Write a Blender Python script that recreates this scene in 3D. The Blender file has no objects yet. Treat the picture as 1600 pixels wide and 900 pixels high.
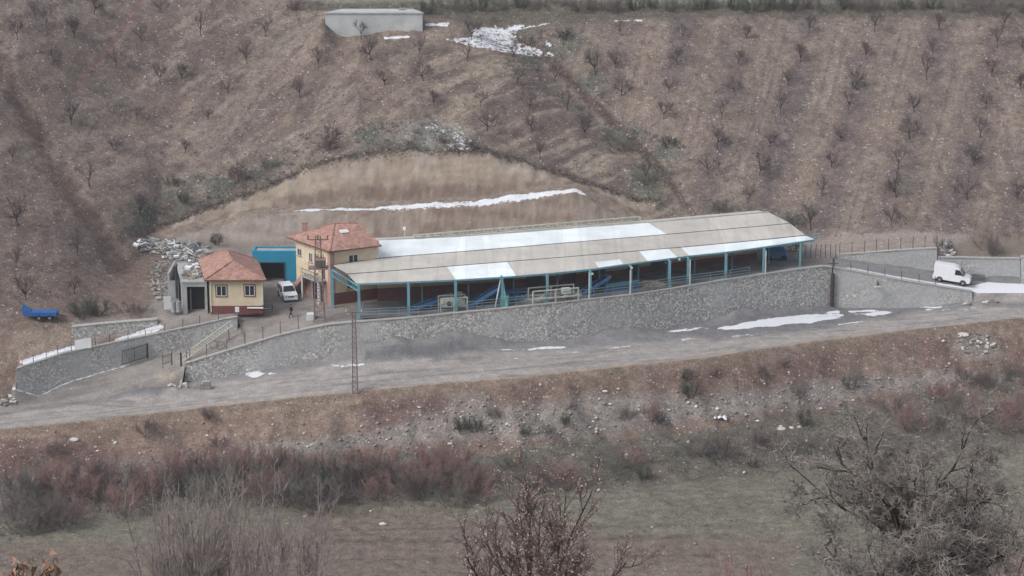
import bpy, math, random
import numpy as np
from mathutils import Vector, Matrix

# ------------------------------------------------------------------ camera, sky, sun, exposure
scene = bpy.context.scene
C = scene.collection
H = 80.2
PITCH = math.radians(15)
F = 3750.0                      # focal length in pixels of the 1600 px wide photograph
cam = bpy.data.cameras.new('camera')
cam.lens = F / 1600 * 36
cam.sensor_width = 36
cam.clip_start = 1
cam.clip_end = 3000
camo = bpy.data.objects.new('camera', cam)
C.objects.link(camo)
camo.location = (0, 0, H)
camo.rotation_euler = (math.radians(90) - PITCH, 0, 0)
scene.camera = camo

SUN_EL, SUN_AZ = math.radians(44), math.radians(238)
world = bpy.data.worlds.new('World')
scene.world = world
world.use_nodes = True
wn = world.node_tree
for n in list(wn.nodes):
    wn.nodes.remove(n)
sky = wn.nodes.new('ShaderNodeTexSky')
sky.sky_type = 'NISHITA'
sky.sun_disc = False
sky.sun_elevation = SUN_EL
sky.sun_rotation = SUN_AZ
sky.altitude = 1000
sky.air_density = 1.0
sky.dust_density = 6.0
sky.ozone_density = 1.0
hs = wn.nodes.new('ShaderNodeHueSaturation')
hs.inputs['Saturation'].default_value = 0.42
bg = wn.nodes.new('ShaderNodeBackground')
bg.inputs['Strength'].default_value = 0.15
wo = wn.nodes.new('ShaderNodeOutputWorld')
wn.links.new(sky.outputs[0], hs.inputs['Color'])
wn.links.new(hs.outputs[0], bg.inputs['Color'])
wn.links.new(bg.outputs[0], wo.inputs['Surface'])

sl = bpy.data.lights.new('sun', 'SUN')
sl.energy = 1.15
sl.angle = math.radians(28)
sl.color = (1.0, 0.97, 0.94)
so = bpy.data.objects.new('sun', sl)
C.objects.link(so)
so.location = (0, 0, 200)
sd = Vector((math.sin(SUN_AZ) * math.cos(SUN_EL), math.cos(SUN_AZ) * math.cos(SUN_EL), math.sin(SUN_EL)))
so.rotation_euler = (-sd).to_track_quat('-Z', 'Y').to_euler()
scene.view_settings.view_transform = 'Standard'
scene.view_settings.look = 'None'
scene.view_settings.gamma = 1.0
scene.view_settings.exposure = 0.42
scene.view_settings.use_curve_mapping = False
HAZE = 0.00017
scene.cycles.volume_bounces = 0
scene.cycles.max_bounces = 5

# ------------------------------------------------------------------ pixel <-> world
cp, sp = math.cos(PITCH), math.sin(PITCH)

def ray(px, py):
    a = (px - 800) / F
    b = (450 - py) / F
    return np.array([a, cp + b * sp, -sp + b * cp])

def atY(px, py, Y):
    d = ray(px, py)
    t = Y / d[1]
    return Vector((d[0] * t, Y, H + d[2] * t))

def atZ(px, py, z):
    d = ray(px, py)
    t = (z - H) / d[2]
    return Vector((d[0] * t, d[1] * t, z))

def colX(px, Y, z):             # world X of a picture column at distance Y and height z
    return (px - 800) / F * (Y * cp + (H - z) * sp)

def pyof(Y, z):                 # picture row of a point
    d = Y * cp + (H - z) * sp
    v = -Y * sp * -1 + (z - H) * cp
    return 450 - F * (Y * sp + (z - H) * cp) / d

def pxof(X, Y, z):
    return 800 + F * X / (Y * cp + (H - z) * sp)

# ------------------------------------------------------------------ numpy noise
_rs = np.random.RandomState(7)
_tab = _rs.rand(256, 256)

def vnoise(x, y):
    x = np.asarray(x, float)
    y = np.asarray(y, float)
    xi = np.floor(x).astype(int)
    yi = np.floor(y).astype(int)
    fx = x - xi
    fy = y - yi
    fx = fx * fx * (3 - 2 * fx)
    fy = fy * fy * (3 - 2 * fy)
    a = _tab[xi & 255, yi & 255]
    b = _tab[(xi + 1) & 255, yi & 255]
    c = _tab[xi & 255, (yi + 1) & 255]
    d = _tab[(xi + 1) & 255, (yi + 1) & 255]
    return (a * (1 - fx) + b * fx) * (1 - fy) + (c * (1 - fx) + d * fx) * fy

def fbm(x, y, s=1.0, o=4, seed=0):
    x = np.asarray(x, float) / s + seed * 17.3
    y = np.asarray(y, float) / s + seed * 9.1
    t = 0
    a = 0.5
    n = 0
    for _ in range(o):
        t = t + a * vnoise(x, y)
        n += a
        a *= 0.5
        x = x * 2.03 + 11.7
        y = y * 2.03 + 5.3
    return t / n

def sm(a, b, x):
    t = np.clip((x - a) / (b - a), 0, 1)
    return t * t * (3 - 2 * t)

# ------------------------------------------------------------------ terrain break lines
def L(*pts):
    """pts: ('p', px, py, Y) or ('z', px, Y, z) -> arrays X, Y, Z sorted by X"""
    r = []
    for p in pts:
        if p[0] == 'p':
            v = atY(p[1], p[2], p[3])
            r.append((v.x, v.y, v.z))
        else:
            r.append((colX(p[1], p[2], p[3]), p[2], p[3]))
    r.sort()
    a = np.array(r)
    return a[:, 0], a[:, 1], a[:, 2]

# front line of the shed columns (px, Y)
FLP = [(289, 281.0), (561, 284.9), (638.5, 285.5), (712, 287.0), (785, 288.2), (855, 289.6), (922.6, 291.6), (986, 294.0),
       (1046, 296.9), (1075, 298.4), (1134, 300.7), (1193, 303.6), (1250, 306.3), (1300, 308.2), (1519, 308.0)]
_fx = np.array([colX(p, Y, 0) for p, Y in FLP])
_fy = np.array([Y for p, Y in FLP])

def FL(X):
    return np.interp(X, _fx, _fy)

def zfloor(X):
    return np.interp(X, [-20, -8, 4, 40, 46], [0.0, 0.15, 0.75, 0.8, 0.8])

WTOP = [(289.5, 569), (384, 540), (438, 524), (487.5, 513), (517, 507.5), (561, 503.5), (600, 500.5), (638, 497.5), (712, 490), (785, 483),
        (855, 475.5), (922, 468.5), (986, 461.5), (1046, 452.5), (1134, 438), (1193, 429.5), (1250, 421), (1285, 417), (1300, 418.5),
        (1330, 423.5), (1406, 438), (1465, 447.5), (1519, 456)]
WBASE = [(289.5, 596), (323, 593), (424, 575), (483, 565), (600, 549), (736, 538), (835, 532), (918, 528), (950, 520), (1000, 515),
         (1031, 517), (1097, 507), (1140, 495), (1200, 487), (1294, 481), (1425, 481), (1519, 470)]

def pl(t, x):
    return float(np.interp(x, [a for a, b in t], [b for a, b in t]))

def wall_pts(tab_xs):
    out = []
    for px in tab_xs:
        X = colX(px, float(np.interp(px, [a for a, b in FLP], _fy)), -1)
        Yw = float(FL(X)) - 0.7
        out.append((atY(px, pl(WTOP, px), Yw), atY(px, pl(WBASE, px), Yw)))
    return out

WP = wall_pts([289.5, 323, 350, 384, 410, 438, 465, 487.5, 517, 561, 600, 638, 675, 712, 748, 785, 820, 855, 890, 922, 950, 986, 1015, 1046,
               1097, 1134, 1165, 1193, 1225, 1250, 1285, 1300])
WP2 = wall_pts([1301.5, 1330, 1370, 1406, 1435, 1465, 1495, 1519])
# left wall (px, Y, py top, py base)
LW = [(26, 276.5, 577, 600), (62, 278, 565, 617), (99, 279.5, 553, 598), (112, 280, 550, 592), (145, 281.2, 543, 583), (207, 283.3, 530, 565),
      (227, 284, 526, 559), (269, 285, 517, 549), (300, 285.8, 510.5, 539), (330, 286.3, 504, 529), (352, 286.7, 499, 520), (371, 286.9, 496, 512)]
LWP = [(atY(a, c, b), atY(a, d, b)) for a, b, c, d in LW]

def zl(lst, k, off=0.0, dy=0.0):
    return [('z', pxof(p[k].x, p[k].y, p[k].z), p[k].y + dy, p[k].z + off) for p in lst]

def emb(px, pyf, Y0, z0, s=0.7):
    d = ray(px, pyf)
    m = d[2] / d[1]
    Y = (H - z0 + s * Y0) / (s - m)
    return ('z', px, Y, H + m * Y)

near = [(-200, 702, -9.6), (0, 672, -8.4), (150, 657, -7.8), (300, 640, -7.3), (430, 626, -6.4), (560, 612, -5.8), (800, 592, -4.8), (1100, 560, -4.4), (1300, 530, -4.5),
        (1600, 497, -4.0), (1800, 475, -3.5)]
NE = []
for a, b, z in near:
    v = atZ(a, b, z)
    NE.append(('z', a, v.y, z))
foot = [(-200, 775), (0, 750), (150, 738), (300, 728), (430, 718), (560, 706), (800, 700), (1100, 672), (1300, 642), (1600, 598), (1800, 570)]
FT = [emb(f[0], f[1], n[2], n[3]) for f, n in zip(foot, NE)]
W = lambda Y, z: [('z', -800, Y, z), ('z', 2400, Y, z)]
LOW = [L(*W(-200, 150)), L(*W(-10, 80)), L(*W(0, 78.3)), L(*W(40, 61)), L(*W(75, 46)), L(*W(110, 31.5)), L(*W(205, -9.5)), L(*W(222, -13.4)),
       L(('z', -300, 250, -13.6), ('z', 0, 252.4, -13.4), ('z', 800, 257.2, -13), ('z', 1600, 271.6, -12.6), ('z', 1900, 275, -12.4)),
       L(*FT), L(*NE),
       L(('z', -300, 266, -10), ('z', 0, 273.7, -8.2), ('z', 60, 274.8, -8.0), ('z', 140, 276.3, -7.7), ('z', 286, 279.6, -6.9), *zl(WP, 1, -0.02), *zl(WP2, 1, -0.02),
         ('z', 1535, 306, -3.8), ('z', 1600, 304.6, -3.6), ('z', 1900, 304, -3.2)),
       L(('z', -300, 268.5, -9.2), ('z', 0, 275.2, -7.4), ('z', 24, 275.8, -7.2), ('z', 28, 276, -8), ('z', 140, 277.3, -7.9), ('z', 286, 280.6, -7.2), *zl(WP, 1, -0.3, 0.5),
         *zl(WP2[:-1], 1, -0.3, 0.5), ('z', 1515, 307.7, -2.9), ('z', 1525, 307.6, -2.9), ('z', 1600, 306.8, -2.7), ('z', 1900, 306, -2.2))]

UP = [
    # front edge: behind the left wall, then behind the main wall
    L(('z', -300, 268.5, -9.2), ('z', 0, 275.2, -7.4), ('z', 24, 275.8, -7.2), *zl(LWP, 0, -0.12, 0.25), *zl([w for w in WP if w[0].x > -32.8], 0, -0.08, 0.45),
      *zl(WP2, 0, -0.08, 0.45), ('z', 1525, 307.6, -2.9), ('z', 1600, 306.8, -2.7), ('z', 1900, 306, -2.2)),
    L(('z', -300, 275, -6), ('z', 0, 280, -3.2), ('z', 24, 280.6, -2.8), ('z', 100, 282.6, -2.4), ('z', 200, 285.6, -1.6), ('z', 300, 287.6, -0.6), ('z', 371, 287.9, -0.2),
      ('z', 374, 286.5, -1.4), ('z', 438, 287.2, -0.7), ('z', 500, 288, -0.25), ('z', 561, 288.5, 0), ('z', 712, 290.5, 0.15), ('z', 855, 293.5, 0.75), ('z', 1046, 300, 0.8),
      ('z', 1250, 310, 0.8), ('z', 1290, 311.6, 0.8), ('z', 1330, 312, 0.3), ('z', 1406, 312, -0.9), ('z', 1465, 312, -1.8), ('z', 1519, 312, -2.3), ('z', 1600, 312, -2.6),
      ('z', 1900, 312, -3)),
    L(('z', -300, 278, -3), ('z', 0, 282.5, -1.2), ('z', 100, 284.6, -1.0), ('z', 200, 288, -0.4), ('z', 300, 290, 0), ('z', 371, 290.5, 0), ('z', 500, 291.5, 0),
      ('z', 712, 295, 0.15), ('z', 855, 297, 0.75), ('z', 1046, 304, 0.8), ('z', 1250, 312.3, 0.8), ('z', 1290, 312.9, 0.8), ('p', 1310, 399.5, 312.9), ('p', 1390, 394, 312.9),
      ('p', 1464, 389.5, 312.9), ('p', 1466.5, 404.5, 312.9), ('p', 1600, 406.5, 312.9), ('p', 1900, 408, 312.9)),
    # foot of the cut
    L(('z', -300, 281, -1), ('z', 0, 285, 0.2), ('z', 60, 287.5, 0.7), ('z', 100, 290, 0.8), ('z', 150, 296, 0.9), ('z', 200, 304, 1.0), ('z', 245, 316.5, 1.2), ('z', 300, 318, 1.0),
      ('z', 330, 318.5, 0.7), ('z', 450, 319, 0.5), ('z', 900, 320, 1.0), ('z', 1000, 321, 1.2), ('z', 1250, 321, 1.6), ('z', 1290, 318, 2.0), ('z', 1330, 317, 2.9),
      ('z', 1465, 317, 3.3), ('z', 1600, 317, 2.2), ('z', 1900, 317, 2.2)),
    L(('z', -300, 284, 1), ('z', 0, 288, 1.4), ('z', 60, 290.5, 1.6), ('z', 100, 293, 1.7), ('z', 150, 299, 1.6), ('z', 200, 307, 1.6), ('z', 240, 318, 1.6), ('z', 300, 319.6, 2.0), ('p', 360, 350, 321.2), ('p', 390, 338, 322), ('p', 430, 334, 322.5),
      ('p', 600, 328, 323), ('p', 760, 318, 323.5), ('p', 900, 300, 325), ('z', 940, 324.5, 5), ('z', 1000, 323, 2.6), ('z', 1100, 323, 2.2), ('z', 1250, 323, 2.6), ('z', 1400, 320, 4.6),
      ('z', 1600, 320, 3.6), ('z', 1900, 320, 3.6)),
    L(('z', -300, 287, 2.5), ('z', 0, 290.5, 2.5), ('z', 60, 293, 2.6), ('z', 100, 296, 2.6), ('z', 150, 302, 2.3), ('z', 200, 310, 2.2), ('z', 240, 319.5, 2.1), ('z', 300, 321.5, 3.2), ('z', 360, 324, 3.8), ('z', 430, 326.3, 4.8),
      ('z', 600, 327.2, 5.2), ('z', 760, 327.6, 6.0), ('z', 900, 328.8, 7.2), ('z', 940, 327.5, 5.7), ('z', 1000, 325, 3.5), ('z', 1100, 325, 3.3), ('z', 1250, 326, 4), ('z', 1400, 323, 5.8),
      ('z', 1600, 323, 4.9), ('z', 1900, 323, 5)),
    L(('z', -300, 291, 4.4), ('z', 0, 294, 4.0), ('z', 60, 297, 4.0), ('z', 100, 300, 3.8), ('z', 150, 306, 3.3), ('z', 200, 314, 3.0), ('p', 240, 362, 321.2), ('p', 300, 338, 323.8), ('p', 330, 326, 325), ('p', 430, 289, 330),
      ('p', 480, 264, 331.8), ('p', 560, 246, 332.6), ('p', 640, 238, 332.9), ('p', 760, 241, 333), ('p', 860, 268, 332), ('p', 920, 290, 330.8), ('z', 1000, 328, 4.9), ('z', 1100, 328, 4.7),
      ('z', 1250, 329, 5.4), ('z', 1400, 326, 7.1), ('z', 1600, 326, 6.2), ('z', 1900, 326, 6.2)),
    L(('z', -300, 330, 21), ('z', 0, 334, 18), ('z', 60, 335.5, 15.6), ('z', 100, 337, 14.2), ('z', 150, 339, 13), ('z', 200, 341, 12.2), ('z', 240, 342, 12.1), ('z', 330, 344, 13.4), ('z', 430, 347, 15),
      ('z', 560, 348, 17.2), ('z', 640, 348, 17.8), ('z', 760, 348, 17.9), ('z', 900, 347, 16.3), ('z', 1000, 347, 14.6), ('z', 1250, 349, 15.6), ('z', 1600, 348, 16.2), ('z', 1900, 348, 16.2)),
    L(('z', -300, 390, 48), ('z', 0, 388, 43), ('z', 200, 388, 35.5), ('z', 400, 384, 31.8), ('p', 480, 6, 372), ('p', 560, 30, 366), ('p', 700, 33, 364.5), ('p', 850, 33, 365), ('p', 1000, 29, 366.5),
      ('p', 1250, 27, 370), ('p', 1600, 27, 369), ('p', 2000, 26, 369)),
    L(('z', -300, 402, 56), ('z', 0, 402, 53), ('z', 400, 398, 35), ('z', 560, 382, 28.0), ('z', 1000, 383, 27.4), ('z', 1600, 386, 26.9), ('z', 2000, 386, 27)),
    L(*W(560, 75)), L(*W(900, 150)),
]

def hlines(lines, X, Y):
    X = np.asarray(X, float)
    Y = np.asarray(Y, float)
    Yk = [np.interp(X, l[0], l[1]) for l in lines]
    Zk = [np.interp(X, l[0], l[2]) for l in lines]
    z = Zk[0].copy()
    for i in range(len(lines) - 1):
        a, b = Yk[i], np.maximum(Yk[i + 1], Yk[i] + 1e-3)
        t = (Y - a) / (b - a)
        zz = Zk[i] + (Zk[i + 1] - Zk[i]) * np.clip(t, 0, 1)
        z = np.where(Y >= a, zz, z)
    return z

def hit(px, py, fn, y0, y1, st=0.15):
    d = ray(px, py)
    Y = np.arange(y0, y1, st)
    X = d[0] / d[1] * Y
    zr = H + d[2] / d[1] * Y
    zg = fn(X, Y)
    k = np.nonzero(zr <= zg)[0]
    if len(k) == 0:
        return None
    i = k[0]
    return float(X[i]), float(Y[i])

base_up = lambda X, Y: hlines(UP, X, Y)

def pathdist(X, Y, path):
    best = np.full(np.shape(X), 1e9)
    for (ax, ay), (bx, by) in zip(path[:-1], path[1:]):
        vx, vy = bx - ax, by - ay
        L2 = vx * vx + vy * vy + 1e-9
        t = np.clip(((X - ax) * vx + (Y - ay) * vy) / L2, 0, 1)
        best = np.minimum(best, np.hypot(X - ax - t * vx, Y - ay - t * vy))
    return best

def upath(pts):
    r = []
    for px, py in pts:
        h = hit(px, py, base_up, 276, 420)
        if h:
            r.append(h)
    return r

GULLY_L = upath([(-20, 60), (0, 110), (60, 210), (110, 290), (150, 350), (190, 420), (215, 465)])
RAVINE = upath([(800, 45), (850, 75), (900, 130), (960, 180), (1010, 230), (1060, 290), (1080, 320)])

def up_h(X, Y):
    X = np.asarray(X, float)
    Y = np.asarray(Y, float)
    z = hlines(UP, X, Y)
    foot = np.interp(X, UP[3][0], UP[3][1])
    hill = sm(3, 14, Y - np.interp(X, UP[6][0], UP[6][1]))
    z = z + hill * (fbm(X, Y, 16, 3, 1) - 0.5) * 2.0 * (1 - 0.7 * sm(362, 368, Y) * (X > -30))
    z = z - 0.6 * np.exp(-(pathdist(X, Y, GULLY_L) / 2.8) ** 2) * sm(0, 4, Y - foot)
    z = z - 2.2 * np.exp(-(pathdist(X, Y, RAVINE) / 5.0) ** 2) * hill
    rough = sm(-1, 3, Y - foot)
    z = z + rough * ((fbm(X, Y, 1.1, 3, 2) - 0.5) * 0.55 + (fbm(X, Y, 5, 2, 3) - 0.5) * 0.5)
    # soil behind the left wall
    soil = (1 - rough) * (X < -44)
    z = z + soil * (fbm(X, Y, 1.8, 3, 4) - 0.5) * 0.3
    xt = -27.8
    z = z + 3.0 * np.exp(-((X - xt + 1.2) / 2.0) ** 2) * sm(352, 359.5, Y) * sm(367, 362, Y)
    # rilled excavation face
    y2 = np.interp(X, UP[5][0], UP[5][1])
    y4 = np.interp(X, UP[6][0], UP[6][1])
    face = ((Y > y2) & (Y < y4 + 0.5) & (X > -48) & (X < 20)).astype(float)
    z = z + face * (fbm(X * 1.0, Y * 0.25, 1.1, 3, 9) - 0.5) * 0.5
    return z

GRAVEL = None

def low_h(X, Y):
    X = np.asarray(X, float)
    Y = np.asarray(Y, float)
    z = hlines(LOW, X, Y)
    yn = np.interp(X, LOW[10][0], LOW[10][1])
    yf = np.interp(X, LOW[9][0], LOW[9][1])
    yb = np.interp(X, LOW[11][0], LOW[11][1])
    ys = np.interp(X, LOW[8][0], LOW[8][1])
    e = sm(0, 1.0, yn - Y)
    slope = sm(0.5, 3, yn - Y) * sm(-4, 2, Y - yf)
    z = z + slope * ((fbm(X * 1.0, Y * 0.5, 2.6, 3, 5) - 0.5) * 1.3 + (fbm(X, Y, 6, 2, 6) - 0.5) * 1.4)
    z = z + e * (fbm(X, Y, 1.1, 3, 7) - 0.5) * 0.42
    z = z + sm(0, 3, Y - ys) * sm(0, 3, yf + 1 - Y) * (fbm(X, Y, 5, 3, 8) - 0.5) * 0.9
    # gravel heaps pushed against the wall and beside the ramp
    w = yb - Y
    g = np.zeros_like(z)
    for cx, cw, hh, off, dep in ((-12, 8.5, 1.5, 0.8, 1.5), (-15.5, 2.5, 0.5, 1.6, 1.2), (-4.5, 4, 0.7, 0.6, 1.1), (-20, 3, 0.7, 0.5, 1.0), (27, 6, 0.6, 0.8, 1.5), (30, 2.0, 0.7, 1.2, 1.2), (38, 5, 0.5, 0.8, 1.2), (14, 4, 0.5, 0.4, 1.0)):
        g = g + hh * np.exp(-((X - cx) / cw) ** 4) * np.exp(-((w - off) / dep) ** 2)
    z = z + g * (0.75 + 0.6 * fbm(X, Y, 1.2, 3, 11))
    z = z + 0.55 * np.exp(-(np.hypot((X + 42.5) / 4.8, (Y - 277.0) / 1.3)) ** 4) * (0.7 + 0.6 * fbm(X, Y, 1.5, 3, 15)) - 0.35 * np.exp(-(np.hypot((X + 43.5) / 4.5, (Y - 274.2) / 1.4)) ** 4)
    # wheel ruts along the road
    road = (1 - e) * (Y < yb - 1)
    z = z + road * (fbm(X * 0.15, Y * 1.0, 0.8, 2, 12) - 0.5) * 0.10
    z = z + sm(2, 10, 215 - Y) * sm(10, 30, Y) * (fbm(X, Y, 9, 3, 13) - 0.5) * 1.6
    return z

# ramp between the left wall and the main wall
RMP = [L(('z', 24, 273.9, -8.1), ('z', 60, 274.6, -8.0), ('z', 140, 276.1, -7.66), ('z', 230, 277.6, -7.0), ('z', 270, 279.4, -6.3), ('z', 286, 280.7, -5.2), *zl([w for w in WP if w[0].x < -30], 0, -0.15, 0.3)),
       None,
       L(('z', 24, 274.4, -8.0), ('z', 60, 276.0, -7.9), ('z', 140, 278.5, -6.9), ('z', 230, 281.2, -5.6), ('z', 286, 283, -4.75), ('z', 345, 284.3, -3.4), ('z', 402, 285.0, -1.9)),
       L(*[('z', pxof(p[1].x, p[1].y, p[1].z), p[1].y + 0.3, p[1].z) for p in LWP], ('z', 402, 286.9, -1.05))]
RMP[1] = RMP[0]
RMP[0] = (RMP[1][0], RMP[1][1] - np.where(RMP[1][0] < WP[0][0].x - 0.2, 2.2, 0.05), np.where(RMP[1][0] < WP[0][0].x - 0.2, np.minimum(RMP[1][2], -7.0) - 0.8, RMP[1][2]))

def ramp_h(X, Y):
    z = hlines(RMP, X, Y)
    b = np.interp(X, RMP[0][0], RMP[0][1])
    z = z + 0.7 * np.exp(-(np.hypot((X + 40.8) / 2.6, (Y - 279.6) / 1.1)) ** 2)
    return z + (fbm(X, Y, 1.4, 3, 14) - 0.5) * 0.12

def ground_at(px, py, reg):
    fn, a, b = {'up': (up_h, 277, 430), 'low': (low_h, 60, 306), 'ramp': (ramp_h, 274, 288)}[reg]
    h = hit(px, py, fn, a, b)
    if h is None:
        return None
    X, Y = h
    return Vector((X, Y, float(fn(X, Y))))

# ------------------------------------------------------------------ materials
def lin(r, g, b):
    f = lambda c: (c / 255 / 12.92) if c / 255 <= 0.04045 else ((c / 255 + 0.055) / 1.055) ** 2.4
    return (f(r), f(g), f(b))

class NT:
    def __init__(self, name):
        self.m = bpy.data.materials.new(name)
        self.m.use_nodes = True
        self.t = self.m.node_tree
        self.b = self.t.nodes['Principled BSDF']
        self.b.inputs['Specular IOR Level'].default_value = 0.25
    def n(self, typ, **kw):
        x = self.t.nodes.new(typ)
        for k, v in kw.items():
            if k in x.inputs.keys() if hasattr(x.inputs, 'keys') else False:
                x.inputs[k].default_value = v
            else:
                setattr(x, k, v)
        return x
    def l(self, a, b):
        self.t.links.new(a, b)
    def noise(self, scale, vec=None, detail=4, rough=0.6):
        x = self.t.nodes.new('ShaderNodeTexNoise')
        x.inputs['Scale'].default_value = scale
        x.inputs['Detail'].default_value = detail
        x.inputs['Roughness'].default_value = rough
        if vec is not None:
            self.l(vec, x.inputs['Vector'])
        return x.outputs['Fac']
    def coord(self, which='Object', scale=None):
        c = self.t.nodes.new('ShaderNodeTexCoord').outputs[which]
        if scale:
            mp = self.t.nodes.new('ShaderNodeMapping')
            mp.inputs['Scale'].default_value = scale
            self.l(c, mp.inputs['Vector'])
            return mp.outputs[0]
        return c
    def ramp(self, fac, stops):
        r = self.t.nodes.new('ShaderNodeValToRGB')
        e = r.color_ramp.elements
        while len(e) < len(stops):
            e.new(0.5)
        for i, (p, c) in enumerate(stops):
            e[i].position = p
            e[i].color = (c, c, c, 1) if isinstance(c, (int, float)) else (*c, 1)
        self.l(fac, r.inputs[0])
        return r.outputs[0]
    def mix(self, fac, a, b, mode='MIX'):
        x = self.t.nodes.new('ShaderNodeMix')
        x.data_type = 'RGBA'
        x.blend_type = mode
        for s, v in ((x.inputs[0], fac), (x.inputs[6], a), (x.inputs[7], b)):
            if isinstance(v, (int, float)):
                s.default_value = v if s.type == 'VALUE' else (v, v, v, 1)
            elif isinstance(v, tuple):
                s.default_value = (*v, 1)
            else:
                self.l(v, s)
        return x.outputs[2]
    def math(self, op, a, b=0.0, clamp=False):
        x = self.t.nodes.new('ShaderNodeMath')
        x.operation = op
        x.use_clamp = clamp
        for s, v in ((x.inputs[0], a), (x.inputs[1], b)):
            if isinstance(v, (int, float)):
                s.default_value = v
            else:
                self.l(v, s)
        return x.outputs[0]
    def vor(self, scale, vec=None, feature='F1'):
        x = self.t.nodes.new('ShaderNodeTexVoronoi')
        x.feature = feature
        x.inputs['Scale'].default_value = scale
        if vec is not None:
            self.l(vec, x.inputs['Vector'])
        return x
    def bump(self, h, strength=0.5, dist=0.05):
        x = self.t.nodes.new('ShaderNodeBump')
        x.inputs['Strength'].default_value = strength
        x.inputs['Distance'].default_value = dist
        self.l(h, x.inputs['Height'])
        self.l(x.outputs[0], self.b.inputs['Normal'])
    def color(self, c):
        if isinstance(c, tuple):
            self.b.inputs['Base Color'].default_value = (*c, 1)
        else:
            self.l(c, self.b.inputs['Base Color'])

def plain(name, rgb, rough=0.7, var=0.25, scale=3.0, metal=0.0, dirt=None):
    m = NT(name)
    n = m.noise(scale, m.coord(), 5)
    lo = tuple(c * (1 - var) for c in rgb)
    hi = tuple(min(1, c * (1 + var)) for c in rgb)
    c = m.ramp(n, [(0.3, lo), (0.7, hi)])
    if dirt:
        d = m.noise(scale * 0.35, m.coord(scale=(1, 1, 2.2)), 6, 0.7)
        c = m.mix(m.ramp(d, [(0.5, 0.0), (0.72, 0.75)]), c, dirt)
    m.color(c)
    m.b.inputs['Roughness'].default_value = rough
    m.b.inputs['Metallic'].default_value = metal
    return m.m

def ground_mat():
    m = NT('earth')
    at = m.t.nodes.new('ShaderNodeAttribute')
    at.attribute_name = 'tint'
    mk = m.t.nodes.new('ShaderNodeAttribute')
    mk.attribute_name = 'cover'
    sep = m.t.nodes.new('ShaderNodeSeparateColor')
    m.l(mk.outputs['Color'], sep.inputs[0])
    co = m.coord()
    n1 = m.noise(0.9, co, 6, 0.65)
    n2 = m.noise(4.5, co, 5, 0.7)
    v = m.math('ADD', m.math('MULTIPLY', n1, 0.9), m.math('MULTIPLY', n2, 1.3))
    n3 = m.noise(13.0, co, 3, 0.6)
    v = m.math('ADD', v, m.math('MULTIPLY', m.math('SUBTRACT', n3, 0.5), 0.9))
    f = m.ramp(m.math('MULTIPLY', v, 0.455), [(0.36, 0.50), (0.5, 1.0), (0.64, 1.65)])
    soft = m.mix(sep.outputs[2], f, (1.0, 1.0, 1.0))         # blue: smooth surface (road)
    c = m.mix(1.0, at.outputs['Color'], soft, 'MULTIPLY')
    # pale stones lying in the soil
    w = m.mix(0.12, co, m.t.nodes.new('ShaderNodeTexNoise').outputs['Color'], 'ADD')
    vo = m.vor(2.6, w)
    sr = m.t.nodes.new('ShaderNodeSeparateColor')
    m.l(vo.outputs['Color'], sr.inputs[0])
    thr = m.math('SUBTRACT', 1.0, m.math('MULTIPLY', sep.outputs[0], 0.75))
    a = m.math('GREATER_THAN', sr.outputs[0], thr)
    r = m.math('LESS_THAN', vo.outputs['Distance'], m.math('MULTIPLY', m.math('ADD', sr.outputs[1], 0.35), 0.36))
    vo2 = m.vor(6.5, w)
    sr2 = m.t.nodes.new('ShaderNodeSeparateColor')
    m.l(vo2.outputs['Color'], sr2.inputs[0])
    a2 = m.math('GREATER_THAN', sr2.outputs[0], m.math('SUBTRACT', 1.0, m.math('MULTIPLY', sep.outputs[0], 0.8)))
    r2 = m.math('LESS_THAN', vo2.outputs['Distance'], 0.42)
    st = m.math('ADD', m.math('MULTIPLY', a, r), m.math('MULTIPLY', m.math('MULTIPLY', a2, r2), 0.6), True)
    stc = m.ramp(sr.outputs[2], [(0.0, (0.22, 0.185, 0.165)), (0.6, (0.33, 0.29, 0.27)), (1.0, (0.5, 0.46, 0.44))])
    c = m.mix(m.math('MULTIPLY', st, 0.8), c, stc)
    # snow
    sn = m.math('ADD', sep.outputs[1], m.math('MULTIPLY', m.math('SUBTRACT', m.noise(1.6, co, 6, 0.75), 0.5), 0.9))
    sm_ = m.ramp(sn, [(0.48, 0.0), (0.56, 1.0)])
    c = m.mix(sm_, c, (0.74, 0.76, 0.80))
    m.color(c)
    m.b.inputs['Roughness'].default_value = 0.95
    m.b.inputs['Specular IOR Level'].default_value = 0.1
    m.bump(m.math('ADD', m.math('MULTIPLY', n2, 1.0), m.math('MULTIPLY', st, 0.8)), 0.8, 0.16)
    return m.m

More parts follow.
